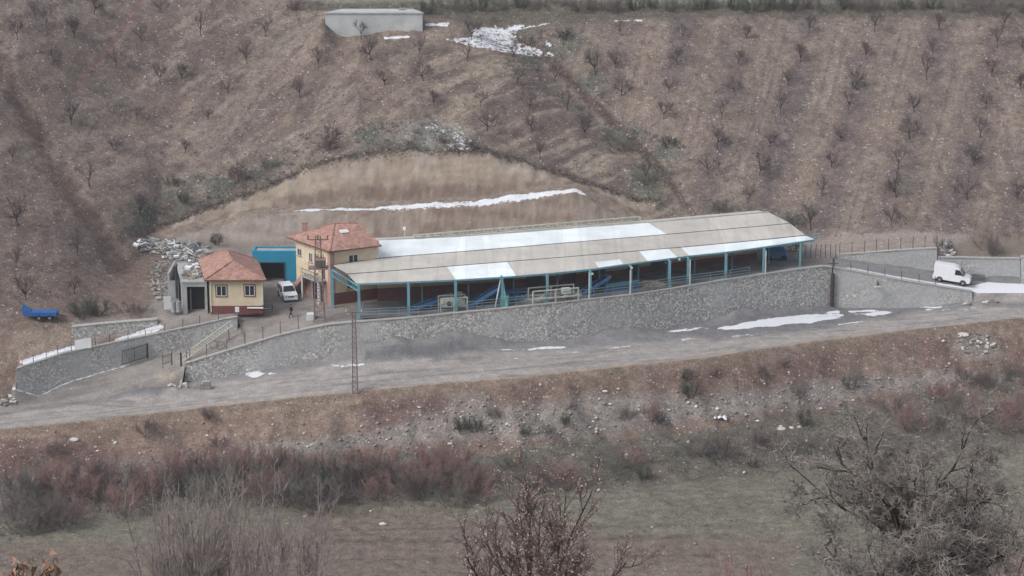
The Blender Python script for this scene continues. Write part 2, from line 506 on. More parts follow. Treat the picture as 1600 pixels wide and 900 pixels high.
def stone_wall_mat(name='stone_masonry', light=1.0, smear=0.5):
    m = NT(name)
    co = m.coord()
    nw = m.t.nodes.new('ShaderNodeTexNoise')
    nw.inputs['Scale'].default_value = 1.5
    m.l(co, nw.inputs['Vector'])
    w = m.mix(0.25, co, nw.outputs['Color'], 'ADD')
    v = m.vor(5.0, w)
    e = m.vor(5.0, w, 'DISTANCE_TO_EDGE')
    s = m.t.nodes.new('ShaderNodeSeparateColor')
    m.l(v.outputs['Color'], s.inputs[0])
    stone = m.ramp(s.outputs[0], [(0.0, (0.15, 0.15, 0.155)), (0.3, (0.22, 0.22, 0.215)), (0.55, (0.33, 0.325, 0.305)), (0.8, (0.42, 0.405, 0.36)), (1.0, (0.58, 0.56, 0.51))])
    gap = m.ramp(e.outputs['Distance'], [(0.02, 1.0), (0.10, 0.0)])
    c = m.mix(gap, stone, (0.16, 0.16, 0.165))
    big = m.noise(0.16, co, 4, 0.6)
    mort = m.ramp(m.noise(2.2, co, 5, 0.7), [(0.3, (0.22, 0.225, 0.23)), (0.7, (0.31, 0.315, 0.315))])
    k = m.ramp(m.math('ADD', m.math('MULTIPLY', big, 0.8), m.math('MULTIPLY', m.noise(0.9, co, 5, 0.7), 0.3)), [(smear - 0.04, 0.15), (smear + 0.10, 0.82)])
    c = m.mix(k, c, mort)
    m.color(m.mix(1.0, c, (light, light, light), 'MULTIPLY') if light != 1 else c)
    m.b.inputs['Roughness'].default_value = 0.92
    m.bump(m.math('MULTIPLY', e.outputs['Distance'], 1.5), 0.6, 0.1)
    return m.m

def roof_sheet_mat(name, base, streak):
    m = NT(name)
    co = m.coord()
    n = m.noise(0.35, co, 5, 0.6)
    c = m.ramp(n, [(0.3, tuple(x * 0.86 for x in base)), (0.7, tuple(min(1, x * 1.1) for x in base))])
    rot = m.t.nodes.new('ShaderNodeMapping')
    rot.inputs['Rotation'].default_value = (0, 0, math.radians(-20))
    rot.inputs['Scale'].default_value = (1.4, 0.05, 0.05)
    m.l(co, rot.inputs['Vector'])
    s = m.noise(1.1, rot.outputs[0], 3, 0.6)
    c = m.mix(m.ramp(s, [(0.5, 0.0), (0.75, 0.55)]), c, streak)
    sxr = m.t.nodes.new('ShaderNodeSeparateXYZ')
    rt3 = m.t.nodes.new('ShaderNodeMapping')
    rt3.inputs['Rotation'].default_value = (0, 0, math.radians(-20))
    m.l(co, rt3.inputs['Vector'])
    m.l(rt3.outputs[0], sxr.inputs[0])
    fr_ = m.math('FRACT', m.math('MULTIPLY', sxr.outputs[0], 0.85))
    c = m.mix(m.ramp(fr_, [(0.0, 0.38), (0.09, 0.0)]), c, streak)
    c = m.mix(m.ramp(m.noise(1.8, co, 6, 0.75), [(0.56, 0.0), (0.75, 0.55)]), c, streak)
    # sheet to sheet tone
    rot2 = m.t.nodes.new('ShaderNodeMapping')
    rot2.inputs['Rotation'].default_value = (0, 0, math.radians(-20))
    rot2.inputs['Scale'].default_value = (0.3, 0.02, 0.02)
    m.l(co, rot2.inputs['Vector'])
    vv = m.vor(1.0, rot2.outputs[0])
    s2 = m.t.nodes.new('ShaderNodeSeparateColor')
    m.l(vv.outputs['Color'], s2.inputs[0])
    c = m.mix(1.0, c, m.ramp(s2.outputs[0], [(0, 0.9), (1, 1.08)]), 'MULTIPLY')
    m.color(c)
    m.b.inputs['Roughness'].default_value = 0.6
    return m.m

def tile_mat():
    m = NT('clay_tiles')
    co = m.coord()
    n = m.noise(1.2, co, 6, 0.7)
    c = m.ramp(n, [(0.25, (0.27, 0.15, 0.12)), (0.5, (0.38, 0.22, 0.18)), (0.75, (0.47, 0.30, 0.255))])
    v = m.vor(3.2, co)
    s = m.t.nodes.new('ShaderNodeSeparateColor')
    m.l(v.outputs['Color'], s.inputs[0])
    c = m.mix(1.0, c, m.ramp(s.outputs[0], [(0, 0.75), (1, 1.2)]), 'MULTIPLY')
    # courses: darker joints, spaced by height
    sx = m.t.nodes.new('ShaderNodeSeparateXYZ')
    m.l(co, sx.inputs[0])
    w = m.math('FRACT', m.math('MULTIPLY', sx.outputs[2], 6.5))
    c = m.mix(m.ramp(w, [(0.0, 0.42), (0.22, 0.0)]), c, (0.14, 0.07, 0.055))
    m.color(c)
    m.b.inputs['Roughness'].default_value = 0.8
    return m.m

M = {}
M['earth'] = ground_mat()
M['wall'] = stone_wall_mat('stone_masonry', 1.6, 0.58)
M['wall2'] = stone_wall_mat('smeared_masonry', 1.55, 0.47)
M['coping'] = plain('cement_coping', (0.40, 0.39, 0.37), 0.9, 0.2, 2)
M['cement'] = plain('cement_render', (0.34, 0.345, 0.35), 0.9, 0.18, 0.8, dirt=(0.2, 0.19, 0.18))
M['concrete'] = plain('old_concrete', (0.36, 0.38, 0.38), 0.9, 0.2, 0.6, dirt=(0.22, 0.21, 0.2))
M['tank'] = plain('pale_tank_concrete', (0.46, 0.48, 0.48), 0.9, 0.15, 0.5, dirt=(0.3, 0.3, 0.3))
M['debris'] = plain('broken_concrete', (0.42, 0.41, 0.39), 0.9, 0.35, 2)
M['debris2'] = plain('grey_rubble', (0.25, 0.24, 0.23), 0.9, 0.35, 2)
M['roofgrey'] = roof_sheet_mat('weathered_sheet', (0.55, 0.525, 0.475), (0.36, 0.335, 0.295))
M['roofwhite'] = roof_sheet_mat('white_sheet', (0.80, 0.86, 0.87), (0.7, 0.75, 0.76))
M['tile'] = tile_mat()
M['cream'] = plain('cream_paint', (0.62, 0.53, 0.38), 0.85, 0.10, 0.7, dirt=(0.45, 0.37, 0.27))
M['maroon'] = plain('maroon_paint', (0.17, 0.065, 0.06), 0.85, 0.15, 1)
M['salmon'] = plain('salmon_paint', (0.40, 0.245, 0.215), 0.85, 0.1, 1)
M['tealsteel'] = plain('pale_blue_steel', (0.14, 0.31, 0.38), 0.5, 0.15, 1)
M['greensteel'] = plain('sea_green_steel', (0.13, 0.36, 0.34), 0.5, 0.12, 1)
M['bluesteel'] = plain('blue_machine_paint', (0.055, 0.16, 0.34), 0.5, 0.2, 1)
M['skyblue'] = plain('bright_blue_render', (0.025, 0.27, 0.42), 0.75, 0.12, 0.5)
M['dark'] = plain('dark_interior', (0.02, 0.022, 0.026), 0.9, 0.2, 1)  # near-black in place of interior shade; also on one black post
M['darkmetal'] = plain('dark_metal', (0.05, 0.05, 0.055), 0.6, 0.2, 2)
M['rust'] = plain('rusty_steel', (0.21, 0.16, 0.15), 0.8, 0.3, 3)
M['galv'] = plain('galvanised_steel', (0.30, 0.31, 0.32), 0.5, 0.2, 3, 0.3)
M['palesteel'] = plain('pale_painted_steel', (0.52, 0.52, 0.44), 0.6, 0.15, 2)
M['white'] = plain('white_paint', (0.72, 0.74, 0.76), 0.5, 0.06, 1)
M['carwhite'] = plain('white_car_paint', (0.74, 0.76, 0.79), 0.25, 0.03, 1)
M['glass'] = plain('dark_glass', (0.03, 0.036, 0.042), 0.08, 0.1, 1)
M['frame'] = plain('white_window_frame', (0.66, 0.66, 0.66), 0.5, 0.05, 1)
M['brown'] = plain('brown_window_surround', (0.15, 0.08, 0.06), 0.8, 0.1, 1)
M['tyre'] = plain('tyre_rubber', (0.02, 0.02, 0.021), 0.9, 0.1, 1)
M['slab'] = plain('oily_concrete_floor', (0.17, 0.17, 0.18), 0.85, 0.3, 0.5)
M['bark'] = plain('dark_bark', (0.060, 0.048, 0.044), 0.95, 0.3, 4)
M['twig'] = plain('mauve_twigs', (0.185, 0.145, 0.14), 0.95, 0.3, 2)
M['twigpink'] = plain('reddish_twigs', (0.31, 0.20, 0.178), 0.95, 0.3, 1)
M['twiggrey'] = plain('grey_green_twigs', (0.20, 0.195, 0.17), 0.95, 0.3, 1)
M['twigpale'] = plain('pale_grey_twigs', (0.36, 0.335, 0.30), 0.95, 0.3, 1)
M['twigmauve'] = plain('pale_mauve_twigs', (0.27, 0.225, 0.215), 0.95, 0.4, 2)
M['twigbud'] = plain('brown_budding_twigs', (0.16, 0.115, 0.10), 0.95, 0.4, 2)
M['twigorchard'] = plain('dark_mauve_twigs', (0.125, 0.10, 0.098), 0.95, 0.3, 2)
M['twigmauve2'] = plain('mauve_grey_twigs', (0.31, 0.265, 0.25), 0.95, 0.4, 1.5)
M['twigthorn'] = plain('grey_thorny_twigs', (0.27, 0.24, 0.22), 0.95, 0.6, 1.2)
M['twigdark'] = plain('dark_green_foliage', (0.085, 0.098, 0.075), 0.95, 0.4, 1)
M['bud'] = plain('pinkish_buds', (0.48, 0.36, 0.33), 0.9, 0.3, 3)
M['dryleaf'] = plain('dry_brown_leaves', (0.36, 0.22, 0.15), 0.9, 0.35, 3)
M['rim'] = plain('dark_root_mat', (0.10, 0.085, 0.07), 0.95, 0.3, 2)
M['tuft'] = plain('dry_grass', (0.30, 0.255, 0.19), 0.95, 0.35, 1)
M['moss'] = plain('grey_green_scrub', (0.19, 0.195, 0.16), 0.95, 0.35, 1)
M['stone'] = plain('pale_stone', (0.56, 0.53, 0.50), 0.95, 0.35, 1.5)
M['stone2'] = plain('brownish_stone', (0.27, 0.235, 0.21), 0.95, 0.35, 1.5)
M['skin'] = plain('skin', (0.45, 0.27, 0.2), 0.6, 0.05, 2)
M['coat'] = plain('black_jacket', (0.018, 0.018, 0.02), 0.9, 0.2, 4)
M['trousers'] = plain('dark_trousers', (0.028, 0.028, 0.034), 0.9, 0.2, 4)
M['lampglass'] = plain('headlamp_glass', (0.55, 0.57, 0.6), 0.15, 0.05, 1)
M['redlamp'] = plain('tail_lamp', (0.30, 0.03, 0.03), 0.3, 0.05, 1)
M['bluepaint'] = plain('royal_blue_paint', (0.03, 0.12, 0.36), 0.55, 0.15, 1)

# ------------------------------------------------------------------ object helpers
def tag(o, label=None, cat=None, group=None, kind=None):
    if label: o['label'] = label
    if cat: o['category'] = cat
    if group: o['group'] = group
    if kind: o['kind'] = kind
    return o

def thing(name, loc, label, cat, rz=0.0, group=None):
    o = bpy.data.objects.new(name, None)
    o.empty_display_size = 0.3
    C.objects.link(o)
    o.location = loc
    o.rotation_euler = (0, 0, rz)
    return tag(o, label, cat, group)

class MB:
    def __init__(self):
        self.v = []; self.f = []; self.mi = []
    def poly(self, pts, mi=0):
        k = len(self.v)
        self.v += [tuple(p) for p in pts]
        self.f.append(tuple(range(k, k + len(pts))))
        self.mi.append(mi)
    def hexa(self, b, t, mi=0):
        """bottom quad and top quad (4 points each, same order)"""
        k = len(self.v)
        self.v += [tuple(p) for p in b] + [tuple(p) for p in t]
        for q in ((3, 2, 1, 0), (4, 5, 6, 7), (0, 1, 5, 4), (1, 2, 6, 5), (2, 3, 7, 6), (3, 0, 4, 7)):
            self.f.append(tuple(k + i for i in q)); self.mi.append(mi)
    def box(self, c, s, rz=0.0, mi=0, ry=0.0, rx=0.0):
        R = Matrix.Rotation(rz, 3, 'Z') @ Matrix.Rotation(ry, 3, 'Y') @ Matrix.Rotation(rx, 3, 'X')
        x, y, z = s[0] / 2, s[1] / 2, s[2] / 2
        c = Vector(c)
        P = [c + R @ Vector(p) for p in ((-x, -y, -z), (x, -y, -z), (x, y, -z), (-x, y, -z), (-x, -y, z), (x, -y, z), (x, y, z), (-x, y, z))]
        self.hexa(P[:4], P[4:], mi)
    def bar(self, a, b, w, h=None, mi=0, n=4):
        a = Vector(a); b = Vector(b)
        d = (b - a).normalized()
        up = Vector((0, 0, 1)) if abs(d.z) < 0.9 else Vector((1, 0, 0))
        s = d.cross(up).normalized()
        u = s.cross(d).normalized()
        h = h or w
        if n == 4:
            q = [(-1, -1), (1, -1), (1, 1), (-1, 1)]
            A = [a + s * (i * w / 2) + u * (j * h / 2) for i, j in q]
            B = [b + s * (i * w / 2) + u * (j * h / 2) for i, j in q]
            self.hexa(A, B, mi)
        else:
            k = len(self.v)
            for e in (a, b):
                for i in range(n):
                    t = 2 * math.pi * i / n
                    self.v.append(tuple(e + s * math.cos(t) * w / 2 + u * math.sin(t) * w / 2))
            for i in range(n):
                j = (i + 1) % n
                self.f.append((k + i, k + j, k + n + j, k + n + i)); self.mi.append(mi)
            self.f.append(tuple(range(k + n - 1, k - 1, -1))); self.mi.append(mi)
            self.f.append(tuple(range(k + n, k + 2 * n))); self.mi.append(mi)
    def build(self, name, mat, parent=None, smooth=False, bevel=0.0, origin=None):
        if origin is not None:
            ox, oy, oz = origin
            self.v = [(x - ox, y - oy, z - oz) for x, y, z in self.v]
        me = bpy.data.meshes.new(name)
        me.from_pydata(self.v, [], self.f)
        for mm in (mat if isinstance(mat, (list, tuple)) else [mat]):
            me.materials.append(mm)
        if any(self.mi):
            me.polygons.foreach_set('material_index', self.mi)
        if smooth:
            me.polygons.foreach_set('use_smooth', [True] * len(me.polygons))
        me.update()
        o = bpy.data.objects.new(name, me)
        C.objects.link(o)
        if parent is not None:
            o.parent = parent
        if bevel:
            b = o.modifiers.new('bevel', 'BEVEL')
            b.width = bevel
            b.segments = 2
            b.limit_method = 'ANGLE'
        return o

def copy_tree(o, parent=None):
    c = o.copy()
    C.objects.link(c)
    if parent is not None:
        c.parent = parent
    for ch in [x for x in CH.get(o.name, [])]:
        copy_tree(ch, c)
    return c
CH = {}

def reg_children(root, kids):
    CH[root.name] = kids

# ------------------------------------------------------------------ ground meshes
def cols(a, b, step, lo, hi):
    mid = list(np.arange(a, b, step))
    l = []; x = a; s = step
    while x > lo:
        s *= 1.35; x -= s; l.append(x)
    r = []; x = mid[-1]; s = step
    while x < hi:
        s *= 1.35; x += s; r.append(x)
    return np.array(l[::-1] + mid + r)

def terrain(name, lines, fn, X, counts, colfn, label=None, kind='structure'):
    Yk = [np.interp(X, l[0], l[1]) for l in lines]
    rows = []
    for i in range(len(lines) - 1):
        for j in range(counts[i]):
            t = j / counts[i]
            rows.append(Yk[i] * (1 - t) + Yk[i + 1] * t)
    rows.append(Yk[-1])
    Y = np.array(rows)
    nr, nc = Y.shape
    XX = np.broadcast_to(X, Y.shape)
    Z = fn(XX, Y)
    V = np.stack([XX, Y, Z], -1).reshape(-1, 3)
    idx = np.arange(nr * nc).reshape(nr, nc)
    Fc = np.stack([idx[:-1, :-1], idx[:-1, 1:], idx[1:, 1:], idx[1:, :-1]], -1).reshape(-1, 4)
    me = bpy.data.meshes.new(name)
    me.vertices.add(len(V)); me.vertices.foreach_set('co', V.astype(np.float32).ravel())
    me.loops.add(len(Fc) * 4); me.loops.foreach_set('vertex_index', Fc.ravel().astype(np.int32))
    me.polygons.add(len(Fc))
    me.polygons.foreach_set('loop_start', (np.arange(len(Fc)) * 4).astype(np.int32))
    me.polygons.foreach_set('loop_total', np.full(len(Fc), 4, np.int32))
    me.polygons.foreach_set('use_smooth', np.ones(len(Fc), bool))
    me.update()
    me.validate()
    col, cov = colfn(V[:, 0], V[:, 1], V[:, 2])
    for nm, arr in (('tint', col), ('cover', cov)):
        at = me.color_attributes.new(nm, 'FLOAT_COLOR', 'POINT')
        a = np.ones((len(V), 4), np.float32)
        a[:, :3] = arr
        at.data.foreach_set('color', a.ravel())
    me.materials.append(M['earth'])
    o = bpy.data.objects.new(name, me)
    C.objects.link(o)
    o['kind'] = kind
    return o

def inpoly(px, py, poly):
    r = np.zeros(px.shape, bool)
    n = len(poly)
    for i in range(n):
        x1, y1 = poly[i]; x2, y2 = poly[(i + 1) % n]
        c = ((y1 > py) != (y2 > py)) & (px < (x2 - x1) * (py - y1) / ((y2 - y1) + 1e-9) + x1)
        r ^= c
    return r

def soft(px, py, poly, w):
    """soft membership: 1 inside, fading over w pixels"""
    d = pathdist(px, py, poly + [poly[0]])
    ins = inpoly(px, py, poly)
    s = np.where(ins, d, -d)
    return sm(-w, w, s)

def lay(col, k, c, cov=None, covv=None):
    k = np.clip(k, 0, 1)[:, None]
    col[:] = col * (1 - k) + np.array(c) * k
    if cov is not None and covv is not None:
        for i, v in enumerate(covv):
            if v is not None:
                cov[:, i] = cov[:, i] * (1 - k[:, 0]) + v * k[:, 0]

SOIL = (0.180, 0.138, 0.114)
SOILD = (0.125, 0.098, 0.088)
TAN = (0.275, 0.228, 0.19)
TANP = (0.32, 0.28, 0.25)
RED = (0.165, 0.108, 0.092)
GREEN = (0.118, 0.116, 0.096)
GREENP = (0.175, 0.178, 0.135)
GREY = (0.24, 0.235, 0.235)
GREYD = (0.155, 0.155, 0.165)
ROAD = (0.345, 0.32, 0.30)

def proj(X, Y, Z):
    d = Y * cp + (H - Z) * sp
    d = np.where(np.abs(d) < 1, 1, d)
    return 800 + F * X / d, 450 - F * (Y * sp + (Z - H) * cp) / d

def col_up(X, Y, Z):
    px, py = proj(X, Y, Z)
    j = (fbm(X, Y, 2.5, 4, 21) - 0.5)
    jx = px + j * 30; jy = py + (fbm(X, Y, 2.5, 4, 22) - 0.5) * 18
    n = len(X)
    col = np.tile(np.array(SOIL), (n, 1)); cov = np.zeros((n, 3))
    cov[:, 0] = 0.22 + 0.3 * fbm(X, Y, 7, 3, 23)
    a = fbm(X, Y, 11, 4, 24)
    lay(col, sm(0.46, 0.62, a) * 0.6, (0.215, 0.172, 0.142))
    lay(col, sm(0.5, 0.36, a) * 0.6, SOILD)
    a2 = fbm(X, Y, 2.2, 4, 39)
    lay(col, sm(0.52, 0.68, a2) * 0.4, (0.235, 0.187, 0.152))
    lay(col, sm(0.46, 0.34, a2) * 0.5, (0.12, 0.095, 0.088))
    # pale grey-green weeds in patches
    b = fbm(X, Y, 8, 4, 25)
    lay(col, sm(0.58, 0.75, b) * 0.45, GREEN)
    right = sm(-6, 8, X - np.interp(Y, [p[1] for p in RAVINE[::-1]], [p[0] for p in RAVINE[::-1]]))
    lay(col, right * 0.3, (0.198, 0.158, 0.135)); cov[:, 0] += right * 0.12
    # downhill bands between the orchard rows on the right slope
    u = px - 0.27 * (300 - py)
    band = 0.5 + 0.5 * np.cos(2 * math.pi * (u + j * 22 - 1100) / 99.5)
    lay(col, right * sm(0.45, 0.9, band) * sm(0.25, 0.55, fbm(X, Y, 6, 3, 26)) * 0.8, (0.132, 0.106, 0.105), cov, (0.15, None, None))
    lay(col, right * sm(0.5, 0.1, band) * sm(0.35, 0.6, fbm(X, Y, 3, 3, 30)) * 0.6, (0.25, 0.205, 0.165), cov, (0.5, None, None))
    # mown strips between the rows
    tr = np.exp(-((((u - 1100) % 99.5) - 50) / 9.0) ** 2)
    lay(col, right * tr * 0.35, (0.235, 0.185, 0.15))
    for k in (-9, 9):
        t2 = np.exp(-((((u - 1100 + k) % 99.5) - 50) / 2.4) ** 2)
        lay(col, right * t2 * 0.75 * sm(0.35, 0.6, fbm(X, Y, 9, 3, 28)), SOILD)
    # diagonal tilled lines on the spur
    mid = (1 - right) * sm(560, 700, px) * sm(36, 60, py)
    st = fbm((X * 0.78 + Y * 0.62) * 0.12, (Y * 0.78 - X * 0.62), 0.9, 3, 27)
    lay(col, mid * sm(0.5, 0.62, st) * 0.8, (0.27, 0.225, 0.18))
    lay(col, mid * sm(0.48, 0.36, st) * 0.7, SOILD)
    lft = (px < 560) & (py < 300)
    st = fbm((X * 0.6 + Y * 0.8) * 0.15, (Y * 0.6 - X * 0.8), 1.3, 3, 29)
    lay(col, lft * sm(0.53, 0.64, st) * 0.7, (0.24, 0.198, 0.168))
    lay(col, lft * sm(0.45, 0.36, st) * 0.5, SOILD)
    # vehicle tracks
    def track(pts, w, c, k=0.8, wob=5.0):
        d = pathdist(px + (j * wob), py, pts)
        lay(col, np.exp(-(d / w) ** 2) * k * sm(0.12, 0.36, fbm(X, Y, 3, 3, 31)), c)
    track([(222, -5), (190, 50), (150, 100), (118, 140)], 6, RED, 1.0)
    track([(214, 30), (180, 72), (152, 108)], 1.2, (0.25, 0.2, 0.17), 0.6)
    track([(262, 70), (215, 115), (170, 165), (118, 240)], 2.5, SOILD)
    track([(250, 86), (205, 130), (150, 185), (112, 240)], 1.6, (0.24, 0.19, 0.165))
    track([(410, 140), (385, 175), (345, 240)], 2.2, SOILD)
    track([(430, 135), (398, 180), (362, 240)], 2.2, SOILD)
    track([(500, 190), (440, 222), (380, 245), (300, 270), (190, 310)], 3.5, (0.245, 0.205, 0.17))
    for o_ in (0, 9):
        track([(868, 95 + o_), (905, 135 + o_), (950, 178 + o_), (985, 210 + o_), (1030, 262 + o_)], 3.2, (0.12, 0.08, 0.07), 1.0)
        track([(820, 62 + o_), (868, 95 + o_)], 2.5, RED, 0.6)
    track([(1195, 110), (1180, 190), (1150, 260)], 2.5, SOILD)
    track([(1520, 60), (1495, 150), (1465, 260), (1450, 330)], 2.5, (0.25, 0.205, 0.17), 0.6)
    track([(1505, 60), (1480, 150), (1452, 260)], 2.5, SOILD, 0.6)
    # dark gully on the left
    g = pathdist(X, Y, GULLY_L) + (fbm(X, Y, 0.9, 3, 62) - 0.5) * 1.6
    lay(col, np.exp(-((g + j * 3) / 2.0) ** 4) * 0.95 * sm(0.2, 0.45, fbm(X, Y, 1.8, 4, 58)), (0.108, 0.078, 0.066), cov, (0.03, None, None))
    lay(col, np.exp(-((g - 2.6 + j * 2) / 0.7) ** 2) * 0.5, (0.24, 0.19, 0.155))
    lay(col, np.exp(-((g - 3.4 + j * 2) / 0.5) ** 2) * 0.6, (0.12, 0.09, 0.08))
    # left bank
    lay(col, soft(jx, jy, [(-100, 200), (40, 240), (110, 330), (200, 470), (150, 500), (-100, 500)], 14) * 0.5, (0.15, 0.115, 0.102), cov, (0.45, None, None))
    # scrub patches
    scrub = [[(190, 330), (280, 285), (370, 250), (450, 230), (485, 245), (470, 265), (420, 285), (330, 322), (250, 350), (200, 360)],
             [(560, 195), (640, 185), (720, 200), (760, 225), (740, 238), (640, 232), (570, 236), (540, 220)],
             [(930, 185), (1000, 200), (1070, 215), (1075, 250), (1010, 250), (955, 220)],
             [(960, 270), (1050, 240), (1060, 300), (1030, 330), (990, 300)],
             [(800, 60), (900, 40), (920, 70), (840, 110), (790, 110)],
             [(860, 130), (930, 110), (960, 160), (910, 190)],
             [(1100, 310), (1260, 340), (1270, 365), (1100, 335)]]
    for s_ in scrub:
        lay(col, soft(jx, jy, s_, 10) * sm(0.35, 0.55, fbm(X, Y, 2.6, 4, 59)) * 0.85, (0.105, 0.112, 0.095), cov, (0.35, None, None))
    lay(col, soft(jx, jy, [(620, 190), (720, 195), (745, 215), (730, 240), (650, 240), (610, 215)], 8) * 0.5, (0.26, 0.255, 0.235), cov, (0.75, None, None))
    for o_ in (0, 8):
        track([(815, 66 + o_), (868, 97 + o_), (905, 137 + o_), (950, 180 + o_), (985, 212 + o_), (1030, 258 + o_), (1060, 300 + o_), (1085, 335 + o_)], 3.0, (0.095, 0.066, 0.056), 1.0)
    track([(850, 100), (890, 142), (935, 186), (972, 220)], 2.0, (0.26, 0.215, 0.175), 0.8)
    lay(col, soft(jx, jy, [(720, 225), (850, 245), (900, 275), (880, 285), (800, 250), (720, 240)], 4) * 0.7, SOILD)
    # excavated faces
    y2 = np.interp(X, UP[3][0], UP[3][1]); y3 = np.interp(X, UP[4][0], UP[4][1]); y4 = np.interp(X, UP[5][0], UP[5][1]); y5 = np.interp(X, UP[6][0], UP[6][1])
    yy = Y + j * 1.2
    inx = sm(-49, -46, X + j * 4) * sm(21, 17, X + j * 4)
    c1 = inx * (yy > y2 - 0.4) * (yy < y3 + 0.1)
    lay(col, c1, TAN, cov, (0.03, None, 0.7))
    lay(col, c1 * sm(-25, -29, X + j * 5), TANP)
    lay(col, c1 * sm(0.45, 0.6, fbm(X * 0.3, Z * 1.5, 1.0, 4, 33)) * sm(-26, -20, X) * 0.75, (0.175, 0.122, 0.095))
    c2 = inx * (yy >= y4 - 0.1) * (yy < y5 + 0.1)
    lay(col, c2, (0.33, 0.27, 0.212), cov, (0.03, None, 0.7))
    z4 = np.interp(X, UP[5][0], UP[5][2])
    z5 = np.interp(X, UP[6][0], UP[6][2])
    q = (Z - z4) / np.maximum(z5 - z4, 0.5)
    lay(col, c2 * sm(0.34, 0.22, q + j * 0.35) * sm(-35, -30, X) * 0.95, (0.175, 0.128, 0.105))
    lay(col, c2 * sm(0.5, 0.62, fbm(X, Z * 2, 3, 4, 34)) * 0.5, (0.22, 0.175, 0.14))
    rill = fbm(X * 1.6, Z * 0.35, 0.7, 3, 63)
    lay(col, (c1 + c2) * sm(0.56, 0.7, rill) * 0.4, (0.19, 0.15, 0.12))
    lay(col, (c1 + c2) * sm(0.44, 0.3, rill) * 0.35, (0.38, 0.33, 0.28))
    strat = fbm(X * 0.12, Z * 2.4, 0.9, 3, 64)
    lay(col, (c1 + c2) * sm(0.56, 0.68, strat) * 0.4, (0.2, 0.155, 0.125))
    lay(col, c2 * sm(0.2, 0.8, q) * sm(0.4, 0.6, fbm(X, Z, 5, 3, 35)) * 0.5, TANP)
    lip = inx * np.exp(-((yy - y5 - 0.55) / 0.75) ** 2)
    lay(col, lip * sm(0.3, 0.55, fbm(X, Y, 2, 3, 65)) * 0.95, (0.095, 0.078, 0.066))
    lay(col, inx * np.exp(-((Y - y2 - 0.1) / 0.5) ** 2) * 0.5, (0.16, 0.125, 0.105))
    bench = inx * (yy >= y3) * (yy <= y4)
    lay(col, bench, (0.24, 0.195, 0.16), cov, (0.15, None, None))
    sn = inx * sm(-34, -27, X) * sm(12.5, 9, X) * np.exp(-((Y - (y3 + 0.9)) / np.interp(X, [-30, -15, 0, 10], [0.55, 1.3, 1.5, 0.9])) ** 4)
    cov[:, 1] = np.maximum(cov[:, 1], sn * (0.42 + 0.55 * fbm(X * 0.4, Y * 1.5, 0.9, 4, 36)))
    # yard
    yd = sm(0.3, -0.6, Y - y2 + j) * sm(-47, -44, X + j * 4)
    lay(col, yd, (0.29, 0.26, 0.24), cov, (0.06, None, 0.55))
    lay(col, yd * sm(0.45, 0.65, fbm(X, Y, 3, 4, 37)) * 0.6, (0.165, 0.15, 0.145))
    # soil behind the left wall
    lw = sm(2, -2, Y - y2) * sm(-44, -47, X)
    lay(col, lw * 0.9, (0.19, 0.142, 0.118), cov, (0.15, None, None))
    lay(col, soft(jx, jy, [(20, 520), (110, 508), (110, 540), (60, 560), (10, 575)], 6) * 0.8, (0.27, 0.215, 0.175))
    lay(col, soft(jx, jy, [(110, 505), (260, 498), (250, 520), (120, 535)], 5) * 0.8, (0.27, 0.255, 0.235), cov, (0.9, None, None))
    # right driveway and berm
    f0 = np.interp(X, UP[0][0], UP[0][1])
    dr = sm(43, 45, X) * (Y < 312.95)
    lay(col, dr, (0.23, 0.23, 0.235), cov, (0.02, None, 0.6))
    sd_ = dr * sm(42.5, 44, X) * sm(np.interp(X, [45, 60, 64, 80], [1.5, 1.6, 4.5, 5.0]), np.interp(X, [45, 60, 64, 80], [1.0, 1.1, 4.0, 4.5]), Y - f0)
    cov[:, 1] = np.maximum(cov[:, 1], sd_ * 0.95)
    lay(col, soft(jx, jy, [(1275, 372), (1350, 362), (1470, 362), (1480, 385), (1380, 395), (1280, 400)], 7) * 0.85, (0.30, 0.245, 0.215), cov, (1.0, None, None))
    lay(col, soft(jx, jy, [(1480, 390), (1540, 355), (1600, 370), (1620, 405), (1480, 405)], 8) * 0.7, (0.16, 0.125, 0.095))
    # plateau
    pt = sm(-0.5, 0.5, Y - np.interp(X, UP[8][0], UP[8][1]) + j * 2) * (X > -38)
    lay(col, pt * 0.9, (0.115, 0.105, 0.082), cov, (0.1, None, None))
    lay(col, pt * sm(-2, 3, py * -1 + 4 + j * 10) * 0.7 * sm(0.4, 0.6, fbm(X * 0.2, Y, 3, 3, 67)), (0.24, 0.25, 0.19))
    # snow remnants near the plateau edge
    for poly, k in (([(735, 44), (775, 38), (865, 34), (850, 42), (800, 52), (840, 62), (855, 75), (820, 60), (770, 66), (735, 56)], 0.57), ([(596, 57), (645, 54), (640, 60), (600, 63)], 0.68),
                    ([(660, 36), (705, 33), (700, 42), (665, 42)], 0.62), ([(940, 30), (1008, 29), (1005, 35), (950, 34)], 0.6), ([(850, 55), (866, 70), (864, 80), (850, 70)], 0.55),
                    ([(680, 60), (740, 55), (800, 60), (890, 90), (830, 90), (740, 75)], 0.53), ([(655, 195), (700, 190), (760, 225), (700, 232)], 0.46),
                    ([(720, 222), (745, 225), (740, 238), (715, 236)], 0.5), ([(25, 565), (70, 550), (130, 535), (140, 542), (80, 560), (40, 575)], 0.66),
                    ([(170, 532), (250, 505), (262, 510), (235, 525), (190, 537)], 0.62)):
        cov[:, 1] = np.maximum(cov[:, 1], soft(px, py, poly, 3) * k)
    cov[:, 0] = np.clip(cov[:, 0], 0, 1)
    col *= (0.88 + 0.24 * fbm(X, Y, 1.2, 3, 38))[:, None]
    return col, cov

